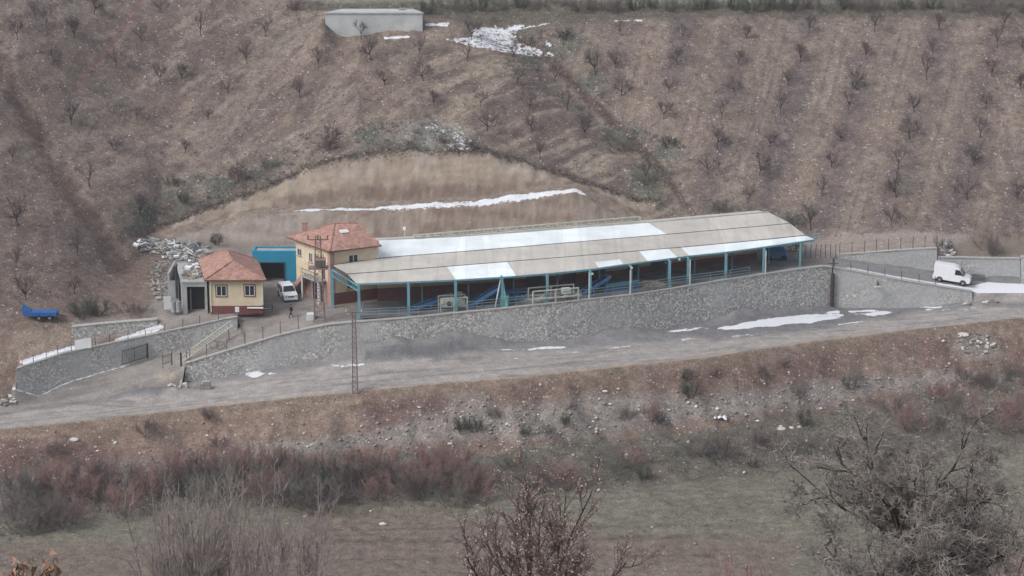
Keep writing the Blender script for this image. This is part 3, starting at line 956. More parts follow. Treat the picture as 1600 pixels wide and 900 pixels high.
def col_low(X, Y, Z):
    px, py = proj(X, Y, Z)
    j = (fbm(X, Y, 2.5, 4, 41) - 0.5)
    j2 = (fbm(X, Y, 2.5, 4, 42) - 0.5)
    jx = px + j * 34; jy = py + j2 * 20
    n = len(X)
    col = np.tile(np.array((0.155, 0.135, 0.105)), (n, 1)); cov = np.zeros((n, 3))
    yn = np.interp(X, LOW[10][0], LOW[10][1]); yf = np.interp(X, LOW[9][0], LOW[9][1]); ys = np.interp(X, LOW[8][0], LOW[8][1]); yb = np.interp(X, LOW[11][0], LOW[11][1])
    # field
    lay(col, np.ones(n) * 0.9, (0.168, 0.162, 0.128), cov, (0.06, None, None))
    lay(col, sm(0.45, 0.65, fbm(X, Y, 9, 4, 43)) * 0.55, (0.20, 0.192, 0.15))
    lay(col, sm(0.52, 0.36, fbm(X * 0.5, Y, 3, 4, 56)) * 0.5, (0.135, 0.122, 0.092))
    lay(col, sm(0.5, 0.66, fbm(X * 0.7, Y, 2, 4, 55)) * 0.4, (0.225, 0.2, 0.155))
    fld = sm(2, -3, Y - ys)
    lay(col, fld * soft(jx, jy, [(-100, 850), (300, 850), (520, 800), (760, 810), (1000, 838), (1230, 836), (1250, 960), (-100, 960)], 12) * 0.85, (0.178, 0.142, 0.12))
    lay(col, fld * soft(jx, jy, [(230, 810), (520, 760), (720, 800), (540, 840), (330, 860)], 12) * 0.55, (0.17, 0.145, 0.11))
    for py0 in (826, 842, 846, 872):
        d = np.abs(py - py0 - (px - 700) * -0.012 - j * 2)
        lay(col, fld * np.exp(-(d / 1.6) ** 2) * sm(420, 560, px) * sm(1230, 1100, px) * 0.6, (0.10, 0.075, 0.065))
    # stream side scrubland
    sc = sm(-2, 1, Y - ys + j * 5) * sm(1, -1, Y - yf + j * 3)
    lay(col, sc * 0.9, (0.105, 0.098, 0.080), cov, (0.35, None, None))
    lay(col, sc * sm(0.52, 0.66, fbm(X, Y, 2.4, 4, 57)) * 0.5, (0.2, 0.185, 0.155))
    lay(col, sc * sm(0.5, 0.68, fbm(X, Y, 6, 4, 44)) * 0.6, (0.15, 0.125, 0.105))
    # embankment
    em = sm(-0.6, 0.8, Y - yf + j * 4) * sm(0.3, -0.3, Y - yn)
    lay(col, em, (0.165, 0.112, 0.09), cov, (0.5, None, None))
    lay(col, em * sm(0.5, 0.62, fbm(X, Y, 1.6, 4, 60)) * 0.5, (0.24, 0.2, 0.17))
    lay(col, em * sm(0.46, 0.62, fbm(X, Y, 7, 4, 45)) * 0.7, RED)
    lay(col, em * sm(0.55, 0.7, fbm(X, Y, 6, 4, 46)) * 0.5, (0.24, 0.19, 0.155))
    lay(col, em * soft(jx, jy, [(20, 690), (190, 678), (280, 670), (400, 640), (560, 622), (560, 680), (430, 705), (330, 715), (270, 715)], 10) * 0.55, (0.25, 0.19, 0.15), cov, (0.08, None, None))
    lay(col, em * soft(jx, jy, [(-50, 700), (160, 690), (170, 730), (90, 765), (-50, 790)], 12) * 0.7, (0.12, 0.075, 0.066))
    lay(col, em * soft(jx, jy, [(570, 625), (690, 612), (695, 670), (640, 690), (575, 690)], 8) * 0.8, (0.14, 0.09, 0.08))
    lay(col, em * soft(jx, jy, [(1350, 560), (1400, 545), (1440, 570), (1400, 620), (1360, 600)], 8) * 0.6, (0.24, 0.185, 0.15))
    # the stony band at the foot
    y0 = np.interp(px, [0, 150, 300, 430, 560, 700, 900, 1050, 1200, 1350, 1480], [778, 745, 722, 705, 690, 668, 652, 640, 628, 605, 590])
    hw = np.interp(px, [0, 150, 300, 560, 700, 900, 1100, 1300, 1480, 1600], [12, 20, 17, 12, 26, 30, 20, 18, 13, 4])
    sb = np.exp(-(np.abs(jy - y0) / hw) ** 4)
    lay(col, sb * 0.75, (0.27, 0.25, 0.23), cov, (1.0, None, None))
    lay(col, sb * sm(0.5, 0.65, fbm(X, Y, 3, 4, 47)) * 0.6, (0.15, 0.145, 0.125))
    lay(col, soft(jx, jy, [(690, 610), (750, 605), (800, 640), (780, 680), (700, 670)], 10) * 0.5, (0.24, 0.22, 0.2), cov, (0.9, None, None))
    lay(col, soft(jx, jy, [(1490, 520), (1540, 515), (1560, 560), (1500, 560)], 6) * 0.6, (0.27, 0.245, 0.22), cov, (0.9, None, None))
    # earth verge along the road
    w = yn - Y
    vg = np.exp(-((w - 0.2) / 1.1) ** 2) * (w > -1.6)
    lay(col, vg * 0.9, np.array((0.215, 0.165, 0.13)), cov, (0.15, None, None))
    lay(col, sm(1.8, 0.8, w) * sm(0.6, 1.2, w) * sm(700, 500, px) * 0.7, (0.30, 0.225, 0.165))
    # road
    rd = sm(0.0, 0.5, Y - yn + j * 0.8)
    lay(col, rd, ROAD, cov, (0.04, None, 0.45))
    tt = (Y - yn) / np.maximum(yb - yn, 1)
    st = fbm(X * 0.06, tt * 12, 0.7, 4, 48)
    lay(col, rd * sm(0.5, 0.72, st) * 0.5, (0.25, 0.228, 0.21))
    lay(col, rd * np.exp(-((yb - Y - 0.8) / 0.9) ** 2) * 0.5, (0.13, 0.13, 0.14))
    st2 = fbm(X * 0.03, tt * 22, 0.6, 3, 53)
    lay(col, rd * sm(0.55, 0.7, st2) * sm(0.55, 0.4, tt) * 0.7, (0.2, 0.175, 0.16))
    lay(col, rd * sm(0.2, 0.02, tt + j * 0.1) * 0.75, (0.35, 0.285, 0.235))
    pud = fbm(X * 0.4, Y * 1.4, 1.5, 3, 54)
    lay(col, rd * sm(0.62, 0.7, pud) * 0.6, (0.17, 0.165, 0.165))
    lay(col, rd * sm(0.5, 0.3, st) * 0.5, (0.36, 0.345, 0.33))
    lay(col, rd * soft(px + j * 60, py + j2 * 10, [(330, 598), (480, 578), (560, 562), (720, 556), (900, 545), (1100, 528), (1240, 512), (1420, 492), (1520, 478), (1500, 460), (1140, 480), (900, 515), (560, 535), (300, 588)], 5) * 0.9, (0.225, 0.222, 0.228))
    lay(col, rd * soft(px + j * 40, py + j2 * 8, [(560, 545), (720, 535), (760, 548), (640, 562), (560, 565)], 4) * 0.8, GREYD)
    lay(col, rd * soft(px + j * 40, py + j2 * 8, [(1050, 520), (1100, 500), (1300, 478), (1460, 480), (1300, 512), (1100, 532)], 4) * 0.6, GREYD)
    lay(col, rd * soft(px + j * 20, py + j2 * 8, [(150, 604), (200, 596), (262, 594), (262, 610), (245, 618), (180, 618)], 4) * 0.85, GREYD)
    lay(col, rd * soft(px + j * 20, py, [(0, 632), (40, 622), (60, 628), (20, 640)], 3) * 0.6, GREYD)
    for a, b, ww in ((0.2, 0.25, 0.035), (0.33, 0.38, 0.03), (0.12, 0.14, 0.02)):
        lay(col, rd * np.exp(-((tt - a - 0.03 * np.sin(X * 0.11)) / ww) ** 2) * 0.35, (0.37, 0.36, 0.35))
    # left bank beyond the wall
    lay(col, soft(jx, jy, [(-60, 560), (24, 575), (30, 612), (-60, 640)], 4), (0.21, 0.175, 0.14), cov, (0.5, None, 0))
    # snow patches by the wall
    for poly, k in (([(1030, 518), (1100, 511), (1105, 514), (1060, 521)], 0.66), ([(1120, 513), (1180, 500), (1260, 490), (1312, 485), (1322, 494), (1280, 503), (1220, 508), (1130, 518)], 1.0),
                    ([(1325, 486), (1360, 483), (1400, 487), (1370, 494), (1335, 492)], 0.95), ([(1405, 479), (1470, 477), (1468, 481), (1410, 482)], 0.7), ([(1110, 527), (1170, 519), (1225, 516), (1180, 525), (1120, 531)], 0.7),
                    ([(1305, 506), (1352, 500), (1350, 504), (1310, 509)], 0.65), ([(1140, 522), (1200, 512), (1210, 515), (1150, 524)], 0.6), ([(1060, 530), (1110, 526), (1105, 530), (1065, 533)], 0.6), ([(900, 553), (915, 551), (915, 554), (902, 555)], 0.6), ([(1440, 482), (1530, 480), (1520, 484), (1450, 486)], 0.75), ([(1080, 538), (1150, 530), (1145, 534), (1085, 541)], 0.62), ([(430, 588), (470, 582), (468, 586), (432, 591)], 0.6), ([(775, 548), (840, 543), (885, 536), (886, 542), (850, 547), (800, 550)], 0.85), ([(882, 550), (922, 547), (920, 551), (885, 553)], 0.7),
                    ([(948, 543), (992, 539), (990, 543), (950, 546)], 0.75), ([(380, 583), (410, 578), (415, 584), (400, 589), (378, 588)], 0.85), ([(332, 587), (378, 583), (376, 588), (340, 590)], 0.6),
                    ([(415, 582), (436, 583), (430, 587), (418, 586)], 0.7), ([(516, 570), (536, 570), (540, 575), (524, 576)], 0.75), ([(540, 568), (566, 567), (566, 571), (545, 572)], 0.75),
                    ([(742, 543), (772, 541), (770, 544), (745, 545)], 0.62), ([(800, 561), (812, 559), (812, 562), (802, 563)], 0.6), ([(1590, 454), (1640, 455), (1640, 466), (1590, 464)], 0.6)):
        sk = 0.34 + 1.5 * (fbm(X * 0.12, (Y - 0.27 * X) * 1.1, 0.75, 3, 66) - 0.2)
        cov[:, 1] = np.maximum(cov[:, 1], soft(px + j * 22, py + j2 * 5, poly, 2.2) * k * sk * rd)
    col *= (0.88 + 0.24 * fbm(X, Y, 1.2, 3, 49))[:, None]
    cov[:, 0] = np.clip(cov[:, 0], 0, 1)
    return col, cov

def col_ramp(X, Y, Z):
    px, py = proj(X, Y, Z)
    j = (fbm(X, Y, 2.5, 4, 51) - 0.5)
    n = len(X)
    col = np.tile(np.array((0.265, 0.245, 0.225)), (n, 1)); cov = np.zeros((n, 3)); cov[:, 2] = 0.5; cov[:, 0] = 0.05
    st = fbm(X * 0.1, Y * 1.2 - X * 0.35, 0.8, 4, 52)
    lay(col, sm(0.5, 0.7, st) * 0.6, (0.175, 0.165, 0.16))
    lay(col, sm(0.5, 0.3, st) * 0.4, (0.33, 0.31, 0.29))
    lay(col, soft(px + j * 20, py, [(240, 578), (285, 575), (290, 600), (262, 600), (235, 590)], 5) * 0.7, (0.34, 0.30, 0.25))
    b = np.interp(X, RMP[3][0], RMP[3][1])
    cov[:, 1] = np.exp(-((Y - b + 0.6) / 0.35) ** 2) * sm(-64, -60, X) * sm(-43, -48, X) * 0.62
    return col, cov

XC = cols(-84, 84, 0.36, -420, 460)
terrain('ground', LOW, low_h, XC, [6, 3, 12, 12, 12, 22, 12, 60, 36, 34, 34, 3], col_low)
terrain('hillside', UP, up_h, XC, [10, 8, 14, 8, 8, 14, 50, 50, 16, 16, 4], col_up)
XR = np.arange(LWP[0][0].x - 0.6, WP[3][0].x + 1.6, 0.3)
terrain('ramp_road', RMP, ramp_h, XR, [6, 12, 14], col_ramp)

# ------------------------------------------------------------------ retaining walls
def wall_mesh(pts, thick, name, mat, label, cat, cop=0.22, dirY=1, proud=0.06):
    root = thing(name, tuple(pts[0][1]), label, cat)
    o = tuple(root.location)
    m = MB()
    # subdivide for an uneven face
    P = []
    for (t0, b0), (t1, b1) in zip(pts[:-1], pts[1:]):
        n = max(1, int((t1 - t0).length / 0.8))
        for i in range(n):
            P.append((t0.lerp(t1, i / n), b0.lerp(b1, i / n)))
    P.append(pts[-1])
    nz = 5
    th = Vector((0, thick, 0))
    for i in range(len(P) - 1):
        for k in range(nz):
            q = []
            for ii, kk in ((i, k), (i + 1, k), (i + 1, k + 1), (i, k + 1)):
                t, b = P[ii]
                b = b - Vector((0, 0, 0.5))
                p = b.lerp(t, kk / nz)
                off = (float(fbm(p.x, p.z, 1.6, 3, 61)) - 0.5) * 0.16 - 0.10 * (1 - kk / nz) * 2
                q.append(p + Vector((0, off, 0)))
            m.poly(q)
    tops = [p[0] for p in P]
    bots = [p[1] - Vector((0, 0, 0.5)) for p in P]
    for i in range(len(P) - 1):
        m.poly([bots[i + 1] + th, bots[i] + th, tops[i] + th, tops[i + 1] + th])
        m.poly([tops[i], tops[i + 1], tops[i + 1] + th, tops[i] + th])
    for i in (0, -1):
        m.poly([bots[i], tops[i], tops[i] + th, bots[i] + th])
    m.build('masonry', mat, root, origin=o)
    c = MB()
    for i in range(len(P) - 1):
        a, b = tops[i], tops[i + 1]
        f = Vector((0, -proud - 0.03, 0.004)); g = Vector((0, thick + 0.04, 0.004)); u = Vector((0, 0, 0.12))
        d = Vector((0, 0, -0.0))
        c.hexa([a + f, b + f, b + g, a + g], [a + f + u, b + f + u, b + g + u, a + g + u])
    c.build('coping', M['coping'], root, origin=o)
    return root

wall_mesh(WP, 0.65, 'retaining_wall', M['wall'], 'long high stone retaining wall below the blue shed, facing the dirt road', 'wall')
wall_mesh(WP2, 0.6, 'retaining_wall', M['wall2'], 'grey stone retaining wall under the snowy driveway, right of the dark pole', 'wall')
wall_mesh(LWP, 0.5, 'retaining_wall', M['wall2'], 'stone retaining wall behind the ramp at lower left, carrying the white board', 'wall')
BW = []
for px, pt, pb in ((1309, 398.5, 412), (1350, 396, 418), (1390, 392.5, 426), (1430, 390, 434), (1464, 388, 441)):
    BW.append((atY(px, pt, 312.3), atY(px, pb, 312.3)))
wall_mesh(BW, 0.5, 'retaining_wall', M['wall2'], 'tall grey retaining wall behind the driveway, rising to the right up to the white van', 'wall')
BW = []
for px, pt, pb in ((1465.5, 402.5, 441), (1500, 403, 446), (1540, 404, 449), (1594, 404.5, 451)):
    BW.append((atY(px, pt, 312.32), atY(px, pb, 312.32)))
wall_mesh(BW, 0.5, 'retaining_wall', M['wall2'], 'level topped grey retaining wall directly behind the white panel van', 'wall')
BW = [(atY(1595.5, 402, 312.0), atY(1595.5, 455, 312.0)), (atY(1680, 402, 311.0), atY(1680, 457, 311.0))]
wall_mesh(BW, 0.5, 'retaining_wall', M['wall2'], 'short piece of grey retaining wall at the right picture edge, beyond the level wall', 'wall')
# low dry-stone terrace behind the left wall
BW = []
for px, pt, pb, Y in ((112, 512, 531, 283.5), (160, 507, 526, 284.5), (210, 503, 520, 285.6), (246, 500, 511, 286.4)):
    BW.append((atY(px, pt, Y), atY(px, pb, Y)))
wall_mesh(BW, 0.8, 'terrace_wall', M['wall'], 'low rough dry-stone terrace wall above the left retaining wall', 'wall')

# ------------------------------------------------------------------ buildings
def pt(px, py, Y): return atY(px, py, Y)

def wallrect(m, A, B, u0, u1, z0, z1, out=0.04, th=0.08, mi=0):
    """box on the outer side of the wall running A -> B (outer side on the right hand of A->B seen from above)"""
    d = Vector((B[0] - A[0], B[1] - A[1], 0)); L_ = d.length; d.normalize()
    n = Vector((d.y, -d.x, 0))
    a = Vector((A[0], A[1], 0)) + d * u0; b = Vector((A[0], A[1], 0)) + d * u1
    p = [a + n * out, b + n * out, b + n * (out - th), a + n * (out - th)]
    m.hexa([q + Vector((0, 0, z0)) for q in p], [q + Vector((0, 0, z1)) for q in p], mi)

def window(parent, A, B, u, w, z0, z1, org, surround=True, bars=False, label=None):
    m = MB()
    if surround:
        s = 0.13
        wallrect(m, A, B, u - w / 2 - s, u - w / 2, z0 - s, z1 + s, 0.05, 0.1); wallrect(m, A, B, u + w / 2, u + w / 2 + s, z0 - s, z1 + s, 0.05, 0.1)
        wallrect(m, A, B, u - w / 2, u + w / 2, z1, z1 + s, 0.05, 0.1); wallrect(m, A, B, u - w / 2, u + w / 2, z0 - s, z0, 0.07, 0.12)
    else:
        wallrect(m, A, B, u - w / 2 - 0.1, u + w / 2 + 0.1, z0 - 0.08, z0, 0.09, 0.12)
    win = m.build('window', M['brown'], parent, origin=org)
    g = MB(); wallrect(g, A, B, u - w / 2, u + w / 2, z0, z1, 0.02, 0.04); g.build('glass_pane', M['glass'], win, origin=org)
    f = MB()
    t = 0.075
    for a, b, c, d in ((u - w / 2, u - w / 2 + t, z0, z1), (u + w / 2 - t, u + w / 2, z0, z1), (u - t / 2, u + t / 2, z0, z1)):
        wallrect(f, A, B, a, b, c, d, 0.05, 0.05)
    wallrect(f, A, B, u - w / 2 + t, u - t / 2, z0, z0 + t, 0.05, 0.05); wallrect(f, A, B, u + t / 2, u + w / 2 - t, z0, z0 + t, 0.05, 0.05)
    wallrect(f, A, B, u - w / 2 + t, u - t / 2, z1 - t, z1, 0.05, 0.05); wallrect(f, A, B, u + t / 2, u + w / 2 - t, z1 - t, z1, 0.05, 0.05)
    f.build('window_frame', M['frame'], win, origin=org)
    if bars:
        k = MB()
        for i in range(7):
            uu = u - w / 2 + w * i / 6
            wallrect(k, A, B, uu - 0.012, uu + 0.012, z0, z1, 0.14, 0.025)
        k.build('window_bars', M['darkmetal'], win, origin=org)
    return win

# small cream house
h1 = thing('cream_house', (-34.3, 288, 0), 'small single-storey cream house with red tiled hip roof and maroon plinth, beside the grey garage', 'house')
o1 = tuple(h1.location)
ev = [Vector((-38.05, 287.4, 4.25)), Vector((-30.45, 287.4, 4.25)), Vector((-32.6, 297.6, 4.25)), Vector((-40.2, 297.6, 4.25))]
rf, rb = Vector((-34.85, 290.3, 5.95)), Vector((-36.35, 295.8, 5.95))
wl = [Vector((-37.55, 287.95, 0)), Vector((-30.9, 287.95, 0)), Vector((-32.85, 297.1, 0)), Vector((-39.5, 297.1, 0))]
m = MB(); m.hexa([p + Vector((0, 0, -0.4)) for p in wl], [p + Vector((0, 0, 4.2)) for p in wl]); m.build('wall', M['cream'], h1, origin=o1)
m = MB()
wallrect(m, wl[0], wl[1], 0, 6.65, -0.4, 0.75, 0.05, 0.1); wallrect(m, wl[1], wl[2], 0.05, 9.3, -0.4, 0.75, 0.05, 0.1)
m.build('plinth', M['maroon'], h1, origin=o1)
def tiled_roof(name, eaves, faces, parent, org, th=0.16):
    m = MB()
    for f in faces:
        m.poly(f)
    n = len(eaves)
    for i in range(n):
        a, b = eaves[i], eaves[(i + 1) % n]
        m.poly([a - Vector((0, 0, th)), b - Vector((0, 0, th)), b, a])
    m.poly([e - Vector((0, 0, th)) for e in eaves[::-1]])
    return m.build(name, M['tile'], parent, origin=org)
r = tiled_roof('roof', ev, [[ev[0], ev[1], rf], [ev[1], ev[2], rb, rf], [ev[2], ev[3], rb], [ev[3], ev[0], rf, rb]], h1, o1)
m = MB()
for a, b in ((ev[0], rf), (ev[1], rf), (rf, rb), (ev[2], rb), (ev[3], rb)):
    m.bar(a + Vector((0, 0, 0.03)), b + Vector((0, 0, 0.03)), 0.2, 0.14)
m.build('ridge_tiles', M['tile'], r, origin=o1)
m = MB()
for i in range(4):
    m.bar(ev[i] - Vector((0, 0, 0.12)), ev[(i + 1) % 4] - Vector((0, 0, 0.12)), 0.14, 0.14)
m.build('gutter', M['brown'], h1, origin=o1)
window(h1, wl[0], wl[1], 1.45, 1.25, 2.0, 3.35, o1)
window(h1, wl[0], wl[1], 4.95, 1.25, 2.05, 3.4, o1)
for ux in (0.08, 6.5):
    m = MB(); wallrect(m, wl[0], wl[1], ux, ux + 0.09, 0.0, 4.05, 0.13, 0.09); m.build('drainpipe', M['frame'], h1, origin=o1)

# grey garage
g = thing('garage', (-39.6, 288.4, 0), 'plain grey cement garage with a wide dark opening, left of the small cream house', 'garage')
og = tuple(g.location)
gx0, gx1, gy0, gy1, gz = -41.0, -37.95, 288.3, 297.2, 3.65
m = MB()
m.box((gx0 + 0.27, 288.5, gz / 2 - 0.2), (0.54, 0.4, gz + 0.4)); m.box((gx1 - 0.12, 288.5, gz / 2 - 0.2), (0.24, 0.4, gz + 0.4))
m.box(((gx0 + 0.54 + gx1 - 0.24) / 2, 288.5, 3.38), (gx1 - gx0 - 0.78, 0.38, 0.54))
m.hexa([(gx0 + 0.003, 288.7, -0.4), (gx0 + 0.3, 288.7, -0.4), (gx0 - 1.6, gy1, -0.4), (gx0 - 1.9, gy1, -0.4)], [(gx0 + 0.003, 288.7, gz), (gx0 + 0.3, 288.7, gz), (gx0 - 1.6, gy1, gz), (gx0 - 1.9, gy1, gz)])
m.hexa([(gx1 - 0.3, 288.7, -0.4), (gx1 - .002, 288.7, -0.4), (gx1 - 2.0, gy1, -0.4), (gx1 - 2.3, gy1, -0.4)], [(gx1 - 0.3, 288.7, gz), (gx1 - .002, 288.7, gz), (gx1 - 2.0, gy1, gz), (gx1 - 2.3, gy1, gz)])
m.build('wall', M['cement'], g, origin=og)
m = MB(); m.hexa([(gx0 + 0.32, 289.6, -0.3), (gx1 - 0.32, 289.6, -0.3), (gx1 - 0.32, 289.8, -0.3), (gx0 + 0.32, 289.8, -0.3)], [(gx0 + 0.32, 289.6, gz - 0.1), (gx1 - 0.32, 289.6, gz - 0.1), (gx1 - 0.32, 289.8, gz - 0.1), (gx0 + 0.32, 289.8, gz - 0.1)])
m.build('interior_shade_panel', M['dark'], g, origin=og)  # near-black panel close behind the opening, painting the shade inside the garage
m = MB(); m.hexa([(gx0 - 0.1, 288.2, gz + 0.01), (gx1 + 0.0, 288.2, gz + 0.01), (gx1 - 2.1, gy1, gz + 0.01), (gx0 - 2.0, gy1, gz + 0.01)], [(gx0 - 0.1, 288.2, gz + 0.16), (gx1 + 0.0, 288.2, gz + 0.16), (gx1 - 2.1, gy1, gz + 0.16), (gx0 - 2.0, gy1, gz + 0.16)])
m.build('flat_roof', M['concrete'], g, origin=og)
m = MB(); m.box((gx0 + 0.95, 288.9, 1.35), (0.06, 0.5, 2.7)); m.build('door', M['galv'], g, origin=og)

# blue workshop behind
b = thing('workshop', (-29.5, 301.6, 0), 'bright blue flat-roofed workshop with a big dark doorway, between the two red-roofed houses', 'workshop')
ob = tuple(b.location)
x0 = colX(394, 301.6, 4); x1 = colX(470, 301.6, 4); d0 = colX(408, 301.6, 1); d1 = colX(444, 301.6, 1)
zt = 4.35
m = MB()
m.box(((x0 + d0) / 2, 301.75, zt / 2 - 0.2), (d0 - x0, 0.3, zt + 0.4)); m.box(((d1 + x1) / 2, 301.75, zt / 2 - 0.2), (x1 - d1, 0.3, zt + 0.4))
m.box(((d0 + d1) / 2, 301.75, (2.75 + zt) / 2), (d1 - d0, 0.298, zt - 2.75))
m.box((x0 + 0.15, 302.9, zt / 2 - 0.2), (0.3, 2, zt + 0.396)); m.box((x1 - 0.15, 302.9, zt / 2 - 0.2), (0.3, 2, zt + 0.396)); m.box(((x0 + x1) / 2, 303.95, zt / 2 - 0.2), (x1 - x0, 0.1, zt + 0.4))
m.build('wall', M['skyblue'], b, origin=ob)
m = MB(); m.box(((x0 + x1) / 2, 302.75, zt - 0.25), (x1 - x0 - 0.6, 2.1, 0.12)); m.build('roof', M['concrete'], b, origin=ob)
m = MB(); m.box(((d0 + d1) / 2, 303.6, 1.3), (d1 - d0 + 0.6, 0.1, 3.2)); m.build('interior_shade_panel', M['dark'], b, origin=ob)  # near-black panel before the back wall, standing in for shade in the doorway
m = MB()
for dx in (d0 - 0.05, d1 + 0.05): m.box((dx, 301.56, 1.35), (0.12, 0.12, 2.8))
m.box(((d0 + d1) / 2, 301.56, 2.8), (d1 - d0 + 0.22, 0.118, 0.12)); m.build('door_frame', M['darkmetal'], b, origin=ob)

# two-storey house
h2 = thing('two_storey_house', (-22.7, 291, 0), 'two-storey cream and salmon house with red tiled roof at the left end of the shed', 'house')
o2 = tuple(h2.location)
ZE = 7.15
F_ = Vector((-22.75, 290.3, ZE)); R_ = Vector((-16.45, 293.5, ZE)); L__ = Vector((-28.75, 298.0, ZE)); B_ = R_ + (L__ - F_)
rL = Vector((-22.6, 297.1, 9.1)); rR = (R_ + B_) / 2; rR.z = 9.1; rR += (rL - rR).normalized() * 0.15
roof = tiled_roof('roof', [F_, R_, B_, L__], [[F_, R_, rR, rL], [R_, B_, rR], [B_, L__, rL, rR], [L__, F_, rL]], h2, o2)
m = MB()
for a, b2 in ((F_, rL), (L__, rL), (rL, rR)):
    m.bar(a + Vector((0, 0, 0.03)), b2 + Vector((0, 0, 0.03)), 0.2, 0.14)
m.build('ridge_tiles', M['tile'], roof, origin=o2)
cc = pt(476, 362, 298.2)
m = MB(); m.box((cc.x, cc.y, 8.1), (0.6, 0.6, 1.7)); m.box((cc.x, cc.y, 9.0), (0.75, 0.75, 0.12)); m.build('chimney', M['salmon'], roof, origin=o2)
sv = pt(538, 366, 295); m = MB(); m.box((sv.x, sv.y, 8.58), (1.1, 0.8, 0.1), 0.46, rx=0.28); m.build('skylight', M['frame'], roof, origin=o2)
cen = (F_ + R_ + B_ + L__) / 4
ins = lambda p, k=0.55: Vector((p.x, p.y, 0)) + (Vector((cen.x, cen.y, 0)) - Vector((p.x, p.y, 0))).normalized() * k
Fw, Rw, Bw, Lw = [ins(p, k) for p, k in ((F_, 0.6), (R_, 0.6), (B_, 0.6), (L__, 1.2))]
m = MB(); m.hexa([p + Vector((0, 0, -0.4)) for p in (Fw, Rw, Bw, Lw)], [p + Vector((0, 0, ZE - 0.1)) for p in (Fw, Rw, Bw, Lw)]); m.build('wall', M['cream'], h2, origin=o2)
dF = (Rw - Fw).length; dL = (Lw - Fw).length
m = MB(); wallrect(m, Fw, Rw, -0.02, dF, -0.4, 1.5, 0.04, 0.08); m.build('plinth', M['maroon'], h2, origin=o2)
m = MB(); wallrect(m, Fw, Rw, -0.045, 0.55, 1.5, ZE - 0.15, 0.045, 0.09); wallrect(m, Lw, Fw, dL - 0.6, dL + 0.04, -0.4, ZE - 0.15, 0.045, 0.09)
wallrect(m, Lw, Fw, 2.0, dL - 0.6, -0.4, 2.9, 0.04, 0.08); m.build('salmon_band', M['salmon'], h2, origin=o2)
m = MB()
for a, b2 in ((F_, R_), (L__, F_)):
    m.bar(a - Vector((0, 0, 0.1)), b2 - Vector((0, 0, 0.1)), 0.14, 0.14)
m.build('gutter', M['brown'], h2, origin=o2)
window(h2, Fw, Rw, 3.1, 1.3, 4.95, 6.25, o2, False)
window(h2, Fw, Rw, 2.9, 1.5, 1.9, 3.2, o2, False, True)
def door(parent, A, B, u, w, z0, z1, org, mat='dark'):
    m = MB(); wallrect(m, A, B, u - w / 2, u + w / 2, z0, z1, 0.045, 0.06); dd = m.build('door', M[mat], parent, origin=org)
    f = MB()
    for a, b3, c, d in ((u - w / 2 - 0.09, u - w / 2, z0, z1), (u + w / 2, u + w / 2 + 0.09, z0, z1), (u - w / 2 - 0.09, u + w / 2 + 0.09, z1, z1 + 0.09)):
        wallrect(f, A, B, a, b3, c, d, 0.07, 0.1)
    f.build('door_frame', M['frame'], dd, origin=org)
window(h2, Lw, Fw, 5.2, 1.0, 4.6, 5.9, o2, False)
window(h2, Lw, Fw, 3.6, 0.8, 4.6, 5.9, o2, False)
window(h2, Lw, Fw, 0.9, 1.0, 4.9, 5.9, o2, False)
door(h2, Lw, Fw, 6.7, 0.9, 3.1, 5.3, o2, 'brown')
door(h2, Lw, Fw, 6.3, 1.0, 0.0, 2.2, o2)
door(h2, Lw, Fw, 4.6, 1.3, 0.0, 2.3, o2)
dw = (Fw - Lw).normalized(); nw_ = Vector((dw.y, -dw.x, 0))
def onL(u, out, z): return Vector((Lw.x, Lw.y, 0)) + dw * u + nw_ * out + Vector((0, 0, z))
m = MB(); q = [onL(3.2, 0.05, 2.88), onL(3.2, 1.3, 2.88), onL(7.3, 1.3, 2.88), onL(7.3, 0.05, 2.88)]
m.hexa(q, [p + Vector((0, 0, 0.16)) for p in q]); bal = m.build('balcony', M['concrete'], h2, origin=o2)
m = MB(); m.bar(onL(3.2, 1.25, 4.0), onL(7.3, 1.25, 4.0), 0.06); m.bar(onL(3.2, 1.25, 3.5), onL(7.3, 1.25, 3.5), 0.04)
for i in range(12): m.bar(onL(3.2 + 4.1 * i / 11, 1.25, 3.04), onL(3.2 + 4.1 * i / 11, 1.25, 4.0), 0.035)
m.build('railing', M['darkmetal'], bal, origin=o2)
m = MB()
for i in range(14):
    t = i / 14
    a = onL(3.15 - t * 3.6, 0.1, 0); b2 = onL(3.15 - t * 3.6 - 0.27, 0.1, 0); z1_ = 2.95 - t * 2.95
    q = [a, b2, b2 + nw_ * 1.1, a + nw_ * 1.1]
    m.hexa([p + Vector((0, 0, max(-0.3, z1_ - 0.7))) for p in q[::-1]], [p + Vector((0, 0, z1_)) for p in q[::-1]])
m.build('staircase', M['salmon'], h2, origin=o2)
for u in (3.3, 7.2):
    m = MB(); m.bar(onL(u, 1.2, -0.3), onL(u, 1.2, 2.88), 0.22); m.build('post', M['frame'], h2, origin=o2)

